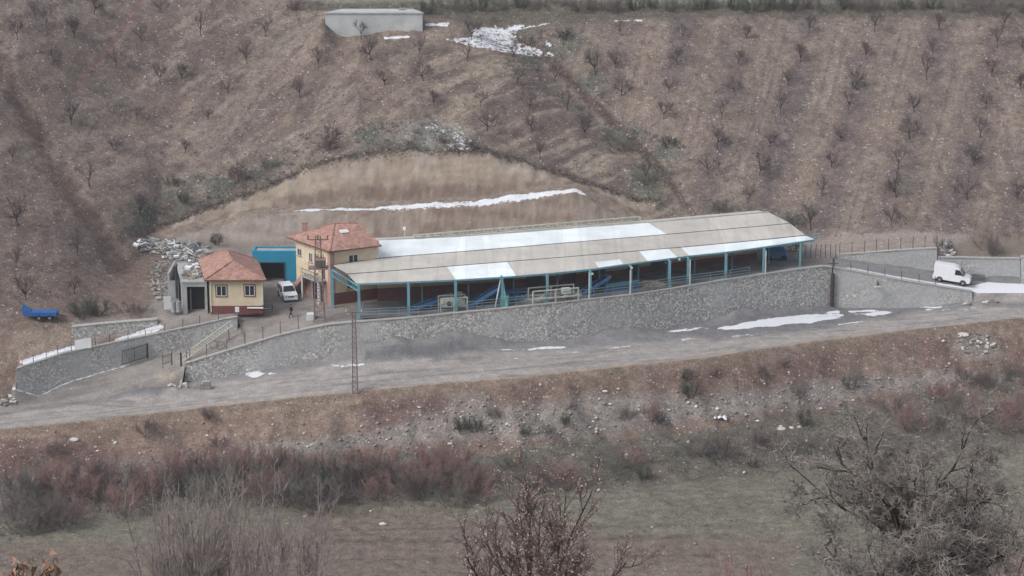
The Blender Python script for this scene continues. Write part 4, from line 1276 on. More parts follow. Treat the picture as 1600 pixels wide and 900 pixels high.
# ------------------------------------------------------------------ open shed
shed = thing('open_shed', (8, 297, 0.5), 'very long open-sided shed with grey and white roof on blue columns above the wall', 'shed')
os_ = tuple(shed.location)
def zpt(px, py, z): return atZ(px, py, z)
def interp2(tab, x): return float(np.interp(x, [a for a, b in tab], [b for a, b in tab]))
EV = [(557, 443.5), (638, 440.5), (712, 437.3), (785, 433), (855, 427.5), (922, 421), (986, 412), (1046, 404), (1075, 400), (1134, 394), (1193, 386), (1272, 374.5)]
L1 = [(543, 429), (620, 423.3), (712, 416), (800, 409), (900, 401), (1000, 392.5), (1100, 384), (1190, 375.5), (1258, 368.5)]
L2 = [(520, 415.5), (592, 404.5), (712, 395.5), (820, 386.5), (930, 377), (1040, 368), (1140, 359), (1234, 350.5)]
LT = [(592, 377.3), (712, 372), (820, 364.3), (930, 355.6), (1011, 350), (1100, 342), (1200, 333.5)]
ZR = (4.35, 4.78, 5.2, 5.75)
def row_line(tab, z, xs): return [zpt(x, interp2(tab, x), z) for x in xs]
def strip(m, A, B, mis, dz=0.0, th=0.07):
    """sheet between polylines A (low) and B (high), with thickness; A, B same length"""
    u = Vector((0, 0, dz)); t = Vector((0, 0, dz + th))
    for i in range(len(A) - 1):
        m.hexa([A[i] + u, A[i + 1] + u, B[i + 1] + u, B[i] + u], [A[i] + t, A[i + 1] + t, B[i + 1] + t, B[i] + t], mis[i])
# parameter along the roof: match low and high lines by fraction of their pixel length
def cuts(tabA, tabB, fr): 
    a0, a1 = tabA[0][0], tabA[-1][0]; b0, b1 = tabB[0][0], tabB[-1][0]
    return [a0 + (a1 - a0) * f for f in fr], [b0 + (b1 - b0) * f for f in fr]
# row 1 (lowest): white between given eave pixels
def frac(tab, x): return (x - tab[0][0]) / (tab[-1][0] - tab[0][0])
w1 = [(682, 0, 708), (792, 0, 781)]
fr = sorted(set([0, 0.1, frac(EV, 712), frac(EV, 806), 0.4, 0.46, frac(EV, 935), frac(EV, 974), frac(EV, 1012), frac(EV, 1058), frac(EV, 1077), 0.8, 0.88, 1.0]))
def is_white1(f):
    x = EV[0][0] + f * (EV[-1][0] - EV[0][0])
    return (712 < x < 806) or (1012 < x < 1058) or x > 1077
xa, xb = cuts(EV, L1, fr)
A = row_line(EV, ZR[0], xa); B = row_line(L1, ZR[1], xb)
m = MB(); strip(m, A, B, [1 if is_white1((fr[i] + fr[i + 1]) / 2) else 0 for i in range(len(fr) - 1)])
m.build('roof_sheets', [M['roofgrey'], M['roofwhite']], shed, origin=os_)
# small white sheet laid on the lowest row
fa, fb = frac(EV, 935), frac(EV, 974)
a_ = row_line(EV, ZR[0], [935, 974]); b_ = row_line(L1, ZR[1], [L1[0][0] + fa * 715, L1[0][0] + fb * 715])
m = MB(); c_ = [a_[0].lerp(b_[0], 0.42), a_[1].lerp(b_[1], 0.42)]
m.hexa([p + Vector((0, 0, 0.075)) for p in (a_[0], a_[1], c_[1], c_[0])], [p + Vector((0, 0, 0.095)) for p in (a_[0], a_[1], c_[1], c_[0])]); m.build('white_patch_sheet', M['roofwhite'], shed, origin=os_)
fr = [i / 12 for i in range(13)]
xa, xb = cuts(L1, L2, fr); A = row_line(L1, ZR[1], xa); B = row_line(L2, ZR[2], xb)
m = MB(); strip(m, A, B, [0] * 12, 0.06); m.build('roof_sheets', [M['roofgrey']], shed, origin=os_)
xa = [592, 690, 800, 900, 980, 1041, 1100, 1160, 1234]; xb = [592, 680, 785, 880, 958, 1012, 1070, 1130, 1200]
A = row_line(L2, ZR[2], xa); B = row_line(LT, ZR[3], xb)
m = MB(); strip(m, A, B, [1] * 5 + [0] * 3, 0.12); m.build('roof_sheets', [M['roofgrey'], M['roofwhite']], shed, origin=os_)
# overlap lines: dark strips between rows
for tab, z, x0_, x1_, dz in ((L1, ZR[1], 543, 1258, 0.05), (L2, ZR[2], 520, 1234, 0.11)):
    P = row_line(tab, z, np.linspace(x0_, x1_, 14)); m = MB()
    for i in range(13): m.bar(P[i] + Vector((0, -0.03, dz)), P[i + 1] + Vector((0, -0.03, dz)), 0.14, 0.09)
    m.build('overlap_gap', M['darkmetal'], shed, origin=os_)
P = row_line(LT, ZR[3], np.linspace(592, 1200, 12)); m = MB()
for i in range(11): m.bar(P[i] + Vector((0, 0, 0.2)), P[i + 1] + Vector((0, 0, 0.2)), 0.35, 0.1)
m.build('ridge_cap', M['concrete'], shed, origin=os_)
# back slope, so that the roof is a roof from the other side too
bk = [p + Vector((-1.0, 3.2, -0.45)) for p in P]; m = MB(); strip(m, P, bk, [0] * 11, 0.05); m.build('roof_sheets', [M['roofgrey']], shed, origin=os_)
# eave beam and rear gutter ends
P = row_line(EV, ZR[0], np.linspace(557, 1272, 24)); m = MB()
for i in range(23): m.bar(P[i] + Vector((0, 0, -0.08)), P[i + 1] + Vector((0, 0, -0.08)), 0.16, 0.2)
m.build('eave_beam', M['tealsteel'], shed, origin=os_)
m = MB(); m.bar(zpt(1238, 371, 4.6), zpt(1283, 365.5, 4.6), 0.2, 0.16); m.bar(zpt(1262, 374.5, 4.4), zpt(1281, 371, 4.4), 0.12, 0.1); m.build('gutter', M['greensteel'], shed, origin=os_)
# columns
COLS = [(561, 446), (638.5, 444), (712, 439), (785, 436), (855, 431), (922.6, 424), (986, 417), (1046, 408), (1075, 403), (1134, 397), (1193, 388), (1250, 380)]
CP = []
for i, (px, py) in enumerate(COLS):
    Y = dict(FLP).get(px) or dict(FLP)[int(px)]
    x = colX(px, Y, 2); CP.append((x, Y))
    zf = float(zfloor(x)) - 0.3
    wd = 0.34 if i in (0, 1, 2, 4, 7, 8, 9, 10) else 0.24
    m = MB(); m.box((x, Y, (zf + 4.2) / 2), (wd, wd, 4.2 - zf)); m.box((x, Y, zf + 0.36), (wd + 0.16, wd + 0.16, 0.1))
    m.build('column', M['greensteel'] if i == 11 else M['tealsteel'], shed, origin=os_)
# drain pipes
for px, Y, zt_ in ((922.6 - 2.2, 291.3, 4.2), (986 - 1.5, 293.7, 3.9), (1078, 298.2, 4.1), (1196, 303.4, 4.0)):
    x = colX(px, Y, 2); m = MB(); m.bar((x, Y - 0.28, -0.2), (x, Y - 0.28, zt_), 0.13, n=8); m.build('drainpipe', M['frame'], shed, origin=os_)
# back columns
for i in range(11):
    x0_, y0_ = CP[i]; x1_, y1_ = CP[i + 1]
    x = (x0_ * 0.55 + x1_ * 0.45) - 1.1; Y = float(FL(x)) + 4.0
    if i == 0: continue
    m = MB(); m.box((x, Y, 2.3), (0.2, 0.2, 4.4)); m.build('column', M['tealsteel'], shed, origin=os_)
# left portal frame
pA = (colX(519.5, 290.2, 3), 290.2)
m = MB(); m.box((pA[0], pA[1] - 0.3, 2.3), (0.34, 0.34, 5.2)); m.build('column', M['tealsteel'], shed, origin=os_)
a = Vector((pA[0], pA[1] - 0.3, 4.9)); b_ = Vector((CP[0][0], CP[0][1] - 0.2, 4.15))
m = MB(); m.bar(a, b_, 0.14, 0.16); m.bar(a - Vector((0, 0, 0.8)), b_ - Vector((0, 0, 0.65)), 0.12, 0.12)
for i in range(9):
    t0, t1 = i / 9, (i + 0.5) / 9; t2 = (i + 1) / 9
    lo = lambda t: (a - Vector((0, 0, 0.8))).lerp(b_ - Vector((0, 0, 0.65)), t)
    m.bar(a.lerp(b_, t0), lo(t1), 0.06); m.bar(lo(t1), a.lerp(b_, t2), 0.06)
m.build('end_truss', M['tealsteel'], shed, origin=os_)
# roof beams across
for i, (x, Y) in enumerate(CP):
    if i == 0: continue
    m = MB(); m.bar((x, Y, 4.15), (x - 4.0, Y + 14.0, 5.1), 0.14, 0.24); m.build('rafter', M['tealsteel'], shed, origin=os_)
# rear wall
RW = []
for px, Y in ((590, 292.6), (660, 293.6), (760, 295.6), (860, 298.4), (960, 301.5), (1060, 306), (1150, 309.8), (1182, 311.0)):
    RW.append(Vector((colX(px, Y, 1), Y, 0)))
m = MB(); k = MB()
for i in range(len(RW) - 1):
    wallrect(m, RW[i], RW[i + 1], 0, (RW[i + 1] - RW[i]).length, 1.75, 4.6, 0.0, 0.3); wallrect(k, RW[i], RW[i + 1], 0, (RW[i + 1] - RW[i]).length, -0.2, 1.75, 0.04, 0.34)
m.build('rear_wall', M['cream'], shed, origin=os_); k.build('rear_wall_plinth', M['maroon'], shed, origin=os_)
# openings in the rear wall
for i, (u, w) in enumerate(((2.0, 1.6), (5.4, 2.2))):
    for j in (2, 3, 4):
        m = MB(); wallrect(m, RW[j], RW[j + 1], u, u + w, 0.1, 2.9, 0.07, 0.05); m.build('door', M['darkmetal'], shed, origin=os_)
m = MB()
xs = np.linspace(563, 1262, 24); top = []; bot = []
for px in xs:
    Y = float(np.interp(px, [a for a, b in FLP], [b for a, b in FLP])) - 0.2; x = colX(px, Y, 0); z = float(zfloor(x)) + 0.02
    bot.append(Vector((x, Y, z))); Y2 = Y + (6.2 if px < 1190 else 5.0); top.append(Vector((x - 1.4 + (0 if px > 600 else 1.4), Y2 + 0.8, z)))
strip(m, bot, top, [0] * 23, 0, 0.1); m.build('floor_slab', M['slab'], shed, origin=os_)

# railing along the edge of the slab
rail = thing('guard_rail', tuple(bot[0]), 'thin blue and grey guard rail along the shed floor edge, above the stone wall', 'railing')
orl = tuple(rail.location)
ed = [p + Vector((0, -0.12, 0.1)) for p in bot[:21]]
for hgt in (0.42, 0.78, 1.12):
    m = MB()
    for i in range(len(ed) - 1): m.bar(ed[i] + Vector((0, 0, hgt)), ed[i + 1] + Vector((0, 0, hgt)), 0.06)
    m.build('rail', M['tealsteel'] if hgt != 0.78 else M['galv'], rail, origin=orl)
for i in range(0, len(ed)):
    m = MB(); m.bar(ed[i] - Vector((0, 0, 0.1)), ed[i] + Vector((0, 0, 1.15)), 0.06); m.build('post', M['galv'], rail, origin=orl)

# security lamps on the columns
for px, py, Y, nm in ((925.5, 428, 291.1, 'small white lamp on the column left of the blue beams'), (987, 418.5, 293.4, 'small white lamp on the column beside the yellow heap'), (1061.5, 405.5, 297.3, 'small white lamp hanging under the white part of the shed eave')):
    p = pt(px, py, Y); t = thing('floodlight', tuple(p), nm, 'lamp', group='lamps on the shed front')
    m = MB(); m.box((0, 0, 0), (0.28, 0.16, 0.2)); m.build('housing', M['frame'], t); m = MB(); m.bar((0, 0.05, 0.05), (0.0, 0.35, 0.12), 0.05); m.build('bracket', M['galv'], t)
    m = MB(); m.box((0, -0.09, 0), (0.22, 0.02, 0.14)); m.build('lens', M['lampglass'], t)

# white-cream girder behind the roof
gd = thing('lattice_girder', tuple(zpt(640, 371, 5.6)), 'long thin cream lattice girder lying just behind the white shed roof', 'girder')
ogd = tuple(gd.location)
for nm, p0, p1 in (('top_chord', (645, 367.5), (1000, 338.5)), ('bottom_chord', (600, 375.5), (1002, 344))):
    m = MB(); m.bar(zpt(*p0, 6.5 if nm == 'top_chord' else 5.9), zpt(*p1, 6.5 if nm == 'top_chord' else 5.9), 0.16, 0.14); m.build(nm, M['palesteel'], gd, origin=ogd)
m = MB()
for i in range(28):
    t0 = i / 28; t1 = (i + 1) / 28
    f0 = zpt(645 + 355 * t0, 367.5 - 29 * t0, 6.5); f1 = zpt(645 + 355 * t1, 367.5 - 29 * t1, 6.5)
    g0 = zpt(645 + 357 * (t0 + t1) / 2, 372 - 28 * (t0 + t1) / 2, 5.9); m.bar(f0, g0, 0.06); m.bar(g0, f1, 0.06)
m.build('lattice', M['palesteel'], gd, origin=ogd)
for px, py in ((702, 362.8), (790, 355.8), (900, 347), (1000, 338.5)):
    p = zpt(px, py, 6.5); m = MB(); m.bar((p.x, p.y, 0.9), p, 0.14); m.build('post', M['palesteel'], gd, origin=ogd)
sp_ = zpt(632, 358, 7.2)
t = thing('street_lamp', (sp_.x, sp_.y, 0.8), 'white lamp on a short post between the tiled house roof and the cut bank', 'lamp')
m = MB(); m.bar((0, 0, -0.3), (0, 0, sp_.z - 0.8), 0.12, n=6); m.build('pole', M['palesteel'], t)
m = MB(); m.box((0, -0.1, sp_.z - 0.7), (0.4, 0.3, 0.45)); m.build('lamp_head', M['white'], t, bevel=0.06)

# concrete tank on the hill
tk = thing('water_tank', tuple(pt(600, 52, 361)), 'half-buried grey concrete water tank at the top of the hill', 'tank')
ot = tuple(tk.location)
fa = pt(508, 22.5, 361.5); fb = pt(660, 20, 361.5); zt_ = (fa.z + fb.z) / 2
q = [Vector((fa.x, 361.5, zt_ - 5)), Vector((fb.x, 361.5, zt_ - 5)), Vector((fb.x - 1.6, 365.2, zt_ - 5)), Vector((fa.x + 2.4, 365.2, zt_ - 5))]
m = MB(); m.hexa(q, [p + Vector((0, 0, 5)) for p in q]); m.build('wall', M['tank'], tk, origin=ot)
q2 = [p + Vector((0, 0, 5.01)) for p in q]; q2[0] += Vector((-.15, -.15, 0)); q2[1] += Vector((.15, -.15, 0))
m = MB(); m.hexa(q2, [p + Vector((0, 0, 0.18)) for p in q2]); m.build('roof_slab', M['tank'], tk, origin=ot)
m = MB(); m.box((fa.x + 11.5, 364.0, zt_ + 0.32), (0.9, 0.9, 0.28)); m.build('hatch', M['galv'], tk, origin=ot)

# ruin behind the garage
ru = thing('ruined_hut', (-43.3, 293.5, 0), 'roofless grey concrete block ruin with broken walls, left of the garage roof', 'ruin')
oru = tuple(ru.location)
pa, pb = pt(264, 441, 292.5), pt(275, 441, 292.5)
m = MB(); m.box((pa.x + 0.1, 294.5, 1.9), (0.25, 6.0, 4.2)); m.box((pb.x + 0.9, 297.6, 1.8), (4.2, 0.25, 3.9)); m.build('wall', M['concrete'], ru, origin=oru)
m = MB(); m.box((pa.x + 0.7, 291.6, 1.4), (1.2, 0.25, 3.2)); m.build('wall', M['cement'], ru, origin=oru)

# dark chimney pipe
p = pt(276.5, 460, 289.5)
t = thing('flue_pipe', (p.x, p.y, p.z), 'tall dark metal pipe standing upright left of the garage', 'pipe')
m = MB(); m.bar((0, 0, -0.5), (0, 0, 3.7), 0.34, n=10); m.build('pipe', M['darkmetal'], t, smooth=False); m = MB(); m.bar((0, 0, 3.7), (0, 0, 3.95), 0.46, n=10); m.build('cap', M['rust'], t)

# ------------------------------------------------------------------ rubble and scrap
rng = random.Random(11)
def heap(name, poly, n, reg, label, cat, mats, smin, smax, longf=0.3, hgt=0.8, seed=1):
    r_ = random.Random(seed); m = MB(); xs_ = [p[0] for p in poly]; ys_ = [p[1] for p in poly]; k = 0; first = None
    while k < n:
        px = r_.uniform(min(xs_), max(xs_)); py = r_.uniform(min(ys_), max(ys_))
        if not inpoly(np.array([px]), np.array([py]), poly)[0]: continue
        g_ = ground_at(px, py, reg); k += 1
        if g_ is None: continue
        if first is None: first = g_
        s = r_.uniform(smin, smax); lg = r_.random() < longf
        sz = (s * r_.uniform(2.5, 6), s * 0.35, s * 0.25) if lg else (s * r_.uniform(0.7, 1.6), s, s * r_.uniform(0.3, 0.8))
        m.box(g_ + Vector((0, 0, r_.uniform(0.05, hgt))), sz, r_.uniform(0, 3.14), r_.randrange(len(mats)), r_.uniform(-.4, .4), r_.uniform(-.4, .4))
    o = m.build(name, mats, None, origin=tuple(first)); o.location = first
    return tag(o, label, cat, kind='stuff')
heap('rubble_heap', [(210, 380), (235, 374), (330, 384), (330, 398), (300, 412), (240, 402), (212, 394)], 240, 'up', 'pale heap of broken slabs and scrap beams at the foot of the cut bank', 'rubble', [M['debris'], M['debris2'], M['white'], M['concrete']], 0.12, 0.5, 0.6, 0.4, 2)
heap('rubble_heap', [(235, 405), (268, 410), (262, 470), (258, 485), (236, 460)], 130, 'up', 'scattered planks and broken blocks on the slope left of the ruin', 'rubble', [M['debris'], M['debris2'], M['concrete'], M['tuft']], 0.12, 0.4, 0.6, 0.5, 3)
heap('rubble_heap', [(256, 594), (292, 592), (292, 605), (262, 606)], 60, 'low', 'small rubble heap at the left end of the long stone wall', 'rubble', [M['debris'], M['debris2'], M['stone']], 0.15, 0.5, 0.3, 0.4, 4)
heap('rubble_heap', [(0, 610), (45, 606), (55, 622), (20, 634), (0, 636)], 120, 'low', 'stones tumbled beside the road left of the left retaining wall', 'rubble', [M['stone'], M['debris2'], M['stone2']], 0.15, 0.45, 0.1, 0.3, 5)
heap('scrap_pile', [(1214, 380), (1250, 384), (1252, 396), (1222, 392)], 60, 'up', 'pale scrap and boards piled behind the right end of the shed', 'scrap', [M['debris'], M['white'], M['darkmetal'], M['rust']], 0.15, 0.5, 0.6, 0.6, 6)
heap('rubble_heap', [(1470, 386), (1486, 384), (1492, 402), (1474, 402)], 40, 'up', 'white and grey broken stones where the two upper retaining walls meet', 'rubble', [M['debris'], M['stone'], M['white']], 0.2, 0.6, 0.1, 0.5, 7)
heap('rubble_heap', [(1478, 460), (1530, 462), (1560, 474), (1500, 478), (1476, 470)], 120, 'low', 'loose stones on the bank at the right end of the driveway wall', 'rubble', [M['stone'], M['debris'], M['stone2']], 0.15, 0.5, 0.1, 0.25, 8)
heap('rubble_heap', [(1495, 525), (1545, 520), (1560, 545), (1530, 560), (1500, 550)], 60, 'low', 'patch of pale boulders spilling down the roadside bank at far right', 'rubble', [M['stone'], M['debris2'], M['stone2']], 0.15, 0.5, 0.05, 0.15, 9)
# debris on the garage roof
def rocks_on(label, cat, name, cx, cy, z, rx_, ry_, n, s0, s1, mats, seed, kind='stuff'):
    r_ = random.Random(seed); m = MB()
    for i in range(n):
        a = r_.uniform(0, 6.28); rr = math.sqrt(r_.random())
        s = r_.uniform(s0, s1); h = (1 - rr) * min(rx_, ry_) * 0.45
        m.box((rr * math.cos(a) * rx_, rr * math.sin(a) * ry_, s * 0.2 + r_.random() * h), (s * r_.uniform(0.7, 2), s, s * r_.uniform(0.3, 0.8)), r_.uniform(0, 3), r_.randrange(len(mats)), r_.uniform(-.4, .4), r_.uniform(-.4, .4))
    o = m.build(name, mats); o.location = (cx, cy, z)
    return tag(o, label, cat, kind=kind)
rocks_on('broken blocks and boards scattered over the flat garage roof', 'rubble', 'roof_debris', -40.3, 292.8, 3.82, 1.4, 4.0, 70, 0.15, 0.5, [M['white'], M['debris'], M['tuft'], M['debris2']], 21)
for (px, py, lab, cx_, mm, sd_) in ((836, 457, 'pale heap of stone chips left of the cream guard frame under the shed', 2.0, [M['stone'], M['debris']], 22),
                                  (880, 453, 'pale heap of stone chips behind the cream guard frame under the shed', 2.4, [M['stone'], M['tuft'], M['debris']], 23),
                                  (1012, 443, 'low yellowish heap of material under the middle of the shed', 2.2, [M['tuft'], M['dryleaf'], M['stone2']], 24)):
    Y = float(np.interp(px, [a for a, b in FLP], [b for a, b in FLP])) + 2.2; x = colX(px, Y, 1)
    rocks_on(lab, 'heap', 'stone_heap', x, Y, float(zfloor(x)) + 0.12, cx_, 1.2, 160, 0.2, 0.5, mm, sd_)

# ------------------------------------------------------------------ machinery under the shed
def Yf(px): return float(np.interp(px, [a for a, b in FLP], [b for a, b in FLP]))
def conveyor(px0, px1, z0, z1, dy, label, w=1.0):
    A = Vector((colX(px0, Yf(px0) + dy, 1), Yf(px0) + dy, z0)); Bp = Vector((colX(px1, Yf(px1) + dy, 1), Yf(px1) + dy, z1))
    t = thing('conveyor', (A.x, A.y, float(zfloor(A.x)) + 0.1), label, 'conveyor', group='inclined blue conveyors under the shed'); o = tuple(t.location)
    d = (Bp - A).normalized(); n = Vector((-d.y, d.x, 0)).normalized()
    for s in (-1, 1):
        m = MB(); m.bar(A + n * s * w / 2, Bp + n * s * w / 2, 0.1, 0.42); m.build('side_frame', M['bluesteel'], t, origin=o)
    m = MB(); m.bar(A, Bp, w - 0.12, 0.06); m.build('belt', M['darkmetal'], t, origin=o)
    for f in (0.45, 0.92):
        p = A.lerp(Bp, f); zf = float(zfloor(p.x)) + 0.1
        for s in (-1, 1):
            q_ = p + n * s * w / 2; m = MB(); m.bar((q_.x, q_.y, zf), (q_.x, q_.y, q_.z), 0.1); m.build('leg', M['bluesteel'], t, origin=o)
    m = MB(); m.bar(Bp + n * w / 2, Bp - n * w / 2, 0.35, n=10); m.build('drum', M['galv'], t, origin=o)
    return t
conveyor(645, 706, 0.5, 1.9, 2.2, 'blue inclined conveyor behind the second and third columns of the shed')
conveyor(728, 783, 0.45, 3.0, 1.2, 'steep blue inclined conveyor left of the green lifting frame', 1.1)
conveyor(904, 950, 0.9, 2.9, 1.6, 'blue inclined conveyor just behind the lamp column, right of the cream guard frame', 1.1)
def frame_box(px0, px1, dy, h, label, name, mat, dep=1.4, nb=3):
    Y = (Yf(px0) + Yf(px1)) / 2 + dy; xA = colX(px0, Y, 1); xB = colX(px1, Y, 1); zf = float(zfloor((xA + xB) / 2)) + 0.12
    t = thing(name, ((xA + xB) / 2, Y, zf), label, 'machine frame'); L_ = xB - xA
    rz = math.atan2(Yf(px1) - Yf(px0), L_); t.rotation_euler = (0, 0, rz); L_ /= math.cos(rz)
    for sx in np.linspace(-0.5, 0.5, nb):
        for sy in (-dep / 2, dep / 2):
            m = MB(); m.box((sx * L_, sy, h / 2), (0.14, 0.14, h)); m.build('post', M[mat], t)
    for sy in (-dep / 2, dep / 2):
        for hh in (h * 0.35, h * 0.97):
            m = MB(); m.box((0, sy, hh), (L_, 0.12, 0.14)); m.build('rail', M[mat], t)
    return t, L_
t, L_ = frame_box(687, 728, 0.9, 1.75, 'pale green machine frame behind the third column of the shed', 'screening_machine', 'palesteel')
m = MB(); m.box((0, 0, 0.95), (L_ * 0.82, 1.0, 0.7)); m.build('screen_box', M['palesteel'], t, bevel=0.05)
m = MB(); m.bar((-0.6, -0.56, 0.95), (-0.6, -0.72, 0.95), 0.6, n=12); m.build('pulley', M['darkmetal'], t)
m = MB(); m.box((0.9, 0, 2.0), (0.5, 0.5, 0.5)); m.build('motor', M['galv'], t)
t, L_ = frame_box(829, 900, 0.3, 1.6, 'long cream painted guard frame standing at the shed edge by the stone chips', 'guard_barrier', 'palesteel', 1.8, 3)
m = MB(); m.box((L_ * 0.27, -0.2, 1.1), (1.1, 0.8, 0.7)); m.build('control_cabinet', M['white'], t, bevel=0.03)
t, L_ = frame_box(788, 826, 2.0, 1.3, 'low blue roller bench between the green lifting frame and the stone chips', 'roller_bench', 'bluesteel', 1.2, 3)
# green lifting frame (A-frame)
Y = Yf(783) + 0.3; x = colX(783, Y, 1)
t = thing('lifting_frame', (x, Y, float(zfloor(x)) + 0.1), 'tall sea-green A-frame hoist reaching the shed eave', 'hoist'); 
for a, b_, nm in (((-0.75, -0.5, 0), (0.0, 0, 3.9), 'leg'), ((0.75, -0.5, 0), (0.05, 0, 3.9), 'leg'), ((0.0, 0.9, 0), (0.0, 0, 3.9), 'leg')):
    m = MB(); m.bar(a, b_, 0.13 if a[0] < 0 else 0.22); m.build(nm, M['white'] if a[0] < 0 else M['greensteel'], t)
m = MB(); m.box((0.45, 0.1, 0.7), (1.0, 1.0, 1.4)); m.build('gearbox', M['greensteel'], t, bevel=0.08)
m = MB(); m.bar((0.35, 0, 1.4), (0.25, 0, 2.8), 0.4, n=10); m.build('cylinder', M['greensteel'], t)
# blue beams stack
Y0 = Yf(970) + 1.2
for i, (dz, dy) in enumerate(((0.2, 0), (0.2, 0.55), (0.75, 0.2))):
    a = Vector((colX(945, Yf(945) + 1.2 + dy, 1), Yf(945) + 1.2 + dy, 0.85 + dz)); b_ = Vector((colX(998, Yf(998) + 1.2 + dy, 1), Yf(998) + 1.2 + dy, 0.85 + dz))
    m = MB(); d = (b_ - a)
    m.bar(a, b_, 0.4, 0.08); m.bar(a + Vector((0, 0, 0.3)), b_ + Vector((0, 0, 0.3)), 0.4, 0.08); m.bar(a + Vector((0, 0, 0.15)), b_ + Vector((0, 0, 0.15)), 0.08, 0.22)
    o = m.build('steel_beam', M['bluesteel'] if i < 2 else M['tealsteel'], origin=tuple(a)); o.location = a
    tag(o, ['nearest blue steel beam lying on the shed floor right of the third conveyor', 'rear blue steel beam lying behind the nearest one on the shed floor', 'pale blue steel beam lying on top of the other two beams'][i], 'beam', 'steel beams on the shed floor')
# blue tarp covered machine at the right end
p = pt(1213, 388, 311)
t = thing('covered_machine', (p.x, p.y, 0.85), 'dark blue machine under the right end of the shed roof, beside the scrap', 'machine')
m = MB(); m.hexa([(-1.7, -0.8, 0.2), (1.7, -0.8, 0.2), (1.7, 0.8, 0.2), (-1.7, 0.8, 0.2)], [(-1.3, -0.6, 2.1), (1.0, -0.6, 1.7), (1.0, 0.6, 1.7), (-1.3, 0.6, 2.1)]); m.build('body', M['bluesteel'], t, bevel=0.15)
for sx in (-1, 1):
    m = MB(); m.bar((sx, -0.95, 0.35), (sx, -0.7, 0.35), 0.7, n=12); m.build('wheel', M['tyre'], t)

# ------------------------------------------------------------------ poles
def lattice_tower(loc, h, w0, w1, label, name, mat, nseg, plat=None):
    t = thing(name, loc, label, 'pylon')
    cr = lambda z, i: Vector((((-1, 1, 1, -1)[i]) * (w0 + (w1 - w0) * z / h) / 2, ((-1, -1, 1, 1)[i]) * (w0 + (w1 - w0) * z / h) / 2, z))
    for i in range(4):
        m = MB(); m.bar(cr(-0.3, i), cr(h, i), 0.09 if w0 > 1 else 0.085); m.build('leg', M[mat], t)
    m = MB()
    for k in range(nseg):
        z0_, z1_ = h * k / nseg, h * (k + 1) / nseg
        for i in range(4):
            j = (i + 1) % 4
            m.bar(cr(z0_, i), cr(z1_, j), 0.045 if w0 > 1 else 0.04); m.bar(cr(z1_, i), cr(z1_, j), 0.045 if w0 > 1 else 0.04)
    m.build('bracing', M[mat], t)
    return t
p = pt(499.5, 508, 285.7)
t = lattice_tower(tuple(p), 11.3, 1.35, 0.6, 'tall rusty lattice pylon carrying a transformer, standing in front of the two-storey house', 'transformer_pylon', 'rust', 14)
m = MB(); m.box((0, 0, 7.35), (2.4, 1.7, 0.12))
for sx in (-1.15, 1.15): m.bar((sx, -0.8, 7.4), (sx, -0.8, 8.2), 0.05)
m.build('platform', M['rust'], t)
m = MB(); m.box((0.3, 0, 8.0), (1.2, 0.9, 1.1)); tr = m.build('transformer', M['salmon'], t, bevel=0.05)
m = MB()
for i in range(8): m.box((-0.25 + i * 0.16, -0.55, 8.0), (0.04, 0.22, 0.85))
m.build('cooling_fins', M['galv'], tr)
m = MB()
for sx in (-0.3, 0, 0.3): m.bar((0.3 + sx, 0, 8.5), (0.3 + sx, 0, 9.0), 0.12, n=6)
m.build('insulators', M['brown'], tr)
m = MB(); m.bar((-1.3, 0, 10.9), (1.3, 0, 10.9), 0.12); m.build('crossarm', M['rust'], t)
for sx in (-1.2, 0, 1.2):
    m = MB(); m.bar((sx, 0, 10.95), (sx, 0, 11.45), 0.16, n=6); m.build('insulator', M['brown'], t)
p = pt(555, 612, 273.2)
t = lattice_tower(tuple(p), 9.9, 0.6, 0.38, 'slender reddish lattice power pole on the near side of the dirt road', 'power_pole', 'rust', 16)
m = MB(); m.bar((-1.0, 0, 9.8), (1.0, 0, 9.8), 0.1); m.build('crossarm', M['rust'], t)
for sx in (-0.9, 0.9):
    m = MB(); m.bar((sx, 0, 9.85), (sx, 0, 10.2), 0.13, n=6); m.build('insulator', M['frame'], t)
m = MB(); m.bar((0, 0, 9.3), (-0.5, -0.9, 9.9), 0.06); m.box((-0.55, -1.05, 9.9), (0.25, 0.5, 0.14), 0.4); m.build('lamp_arm', M['galv'], t)
p = pt(1299.5, 479, 307.0)
t = thing('wooden_pole', tuple(p), 'thick dark pole standing against the long stone wall where it turns', 'pole')
m = MB(); m.bar((0, 0, -0.4), (0, 0, 4.5), 0.52, n=10); m.build('pole', M['bark'], t); m = MB(); m.bar((0, 0, 4.5), (0, 0, 6.6), 0.16, n=6); m.build('upper_rod', M['darkmetal'], t)
m = MB(); m.bar((-0.7, 0, 5.9), (0.7, 0, 5.9), 0.07); m.build('crossarm', M['darkmetal'], t)
# lamp fixed on the wall right of the pole
p = pt(1372, 448, 306.7)
t = thing('wall_lamp', tuple(p), 'small dark bracket lamp sticking out of the driveway retaining wall', 'lamp')
m = MB(); m.bar((0, 0.5, 0.5), (0, -0.3, 0.3), 0.1); m.bar((0, 0.45, -0.3), (0, 0.45, 0.7), 0.12); m.build('bracket', M['darkmetal'], t); m = MB(); m.box((-0.1, -0.5, 0.12), (0.9, 0.6, 0.12), 0.3); m.build('lamp_head', M['palesteel'], t)

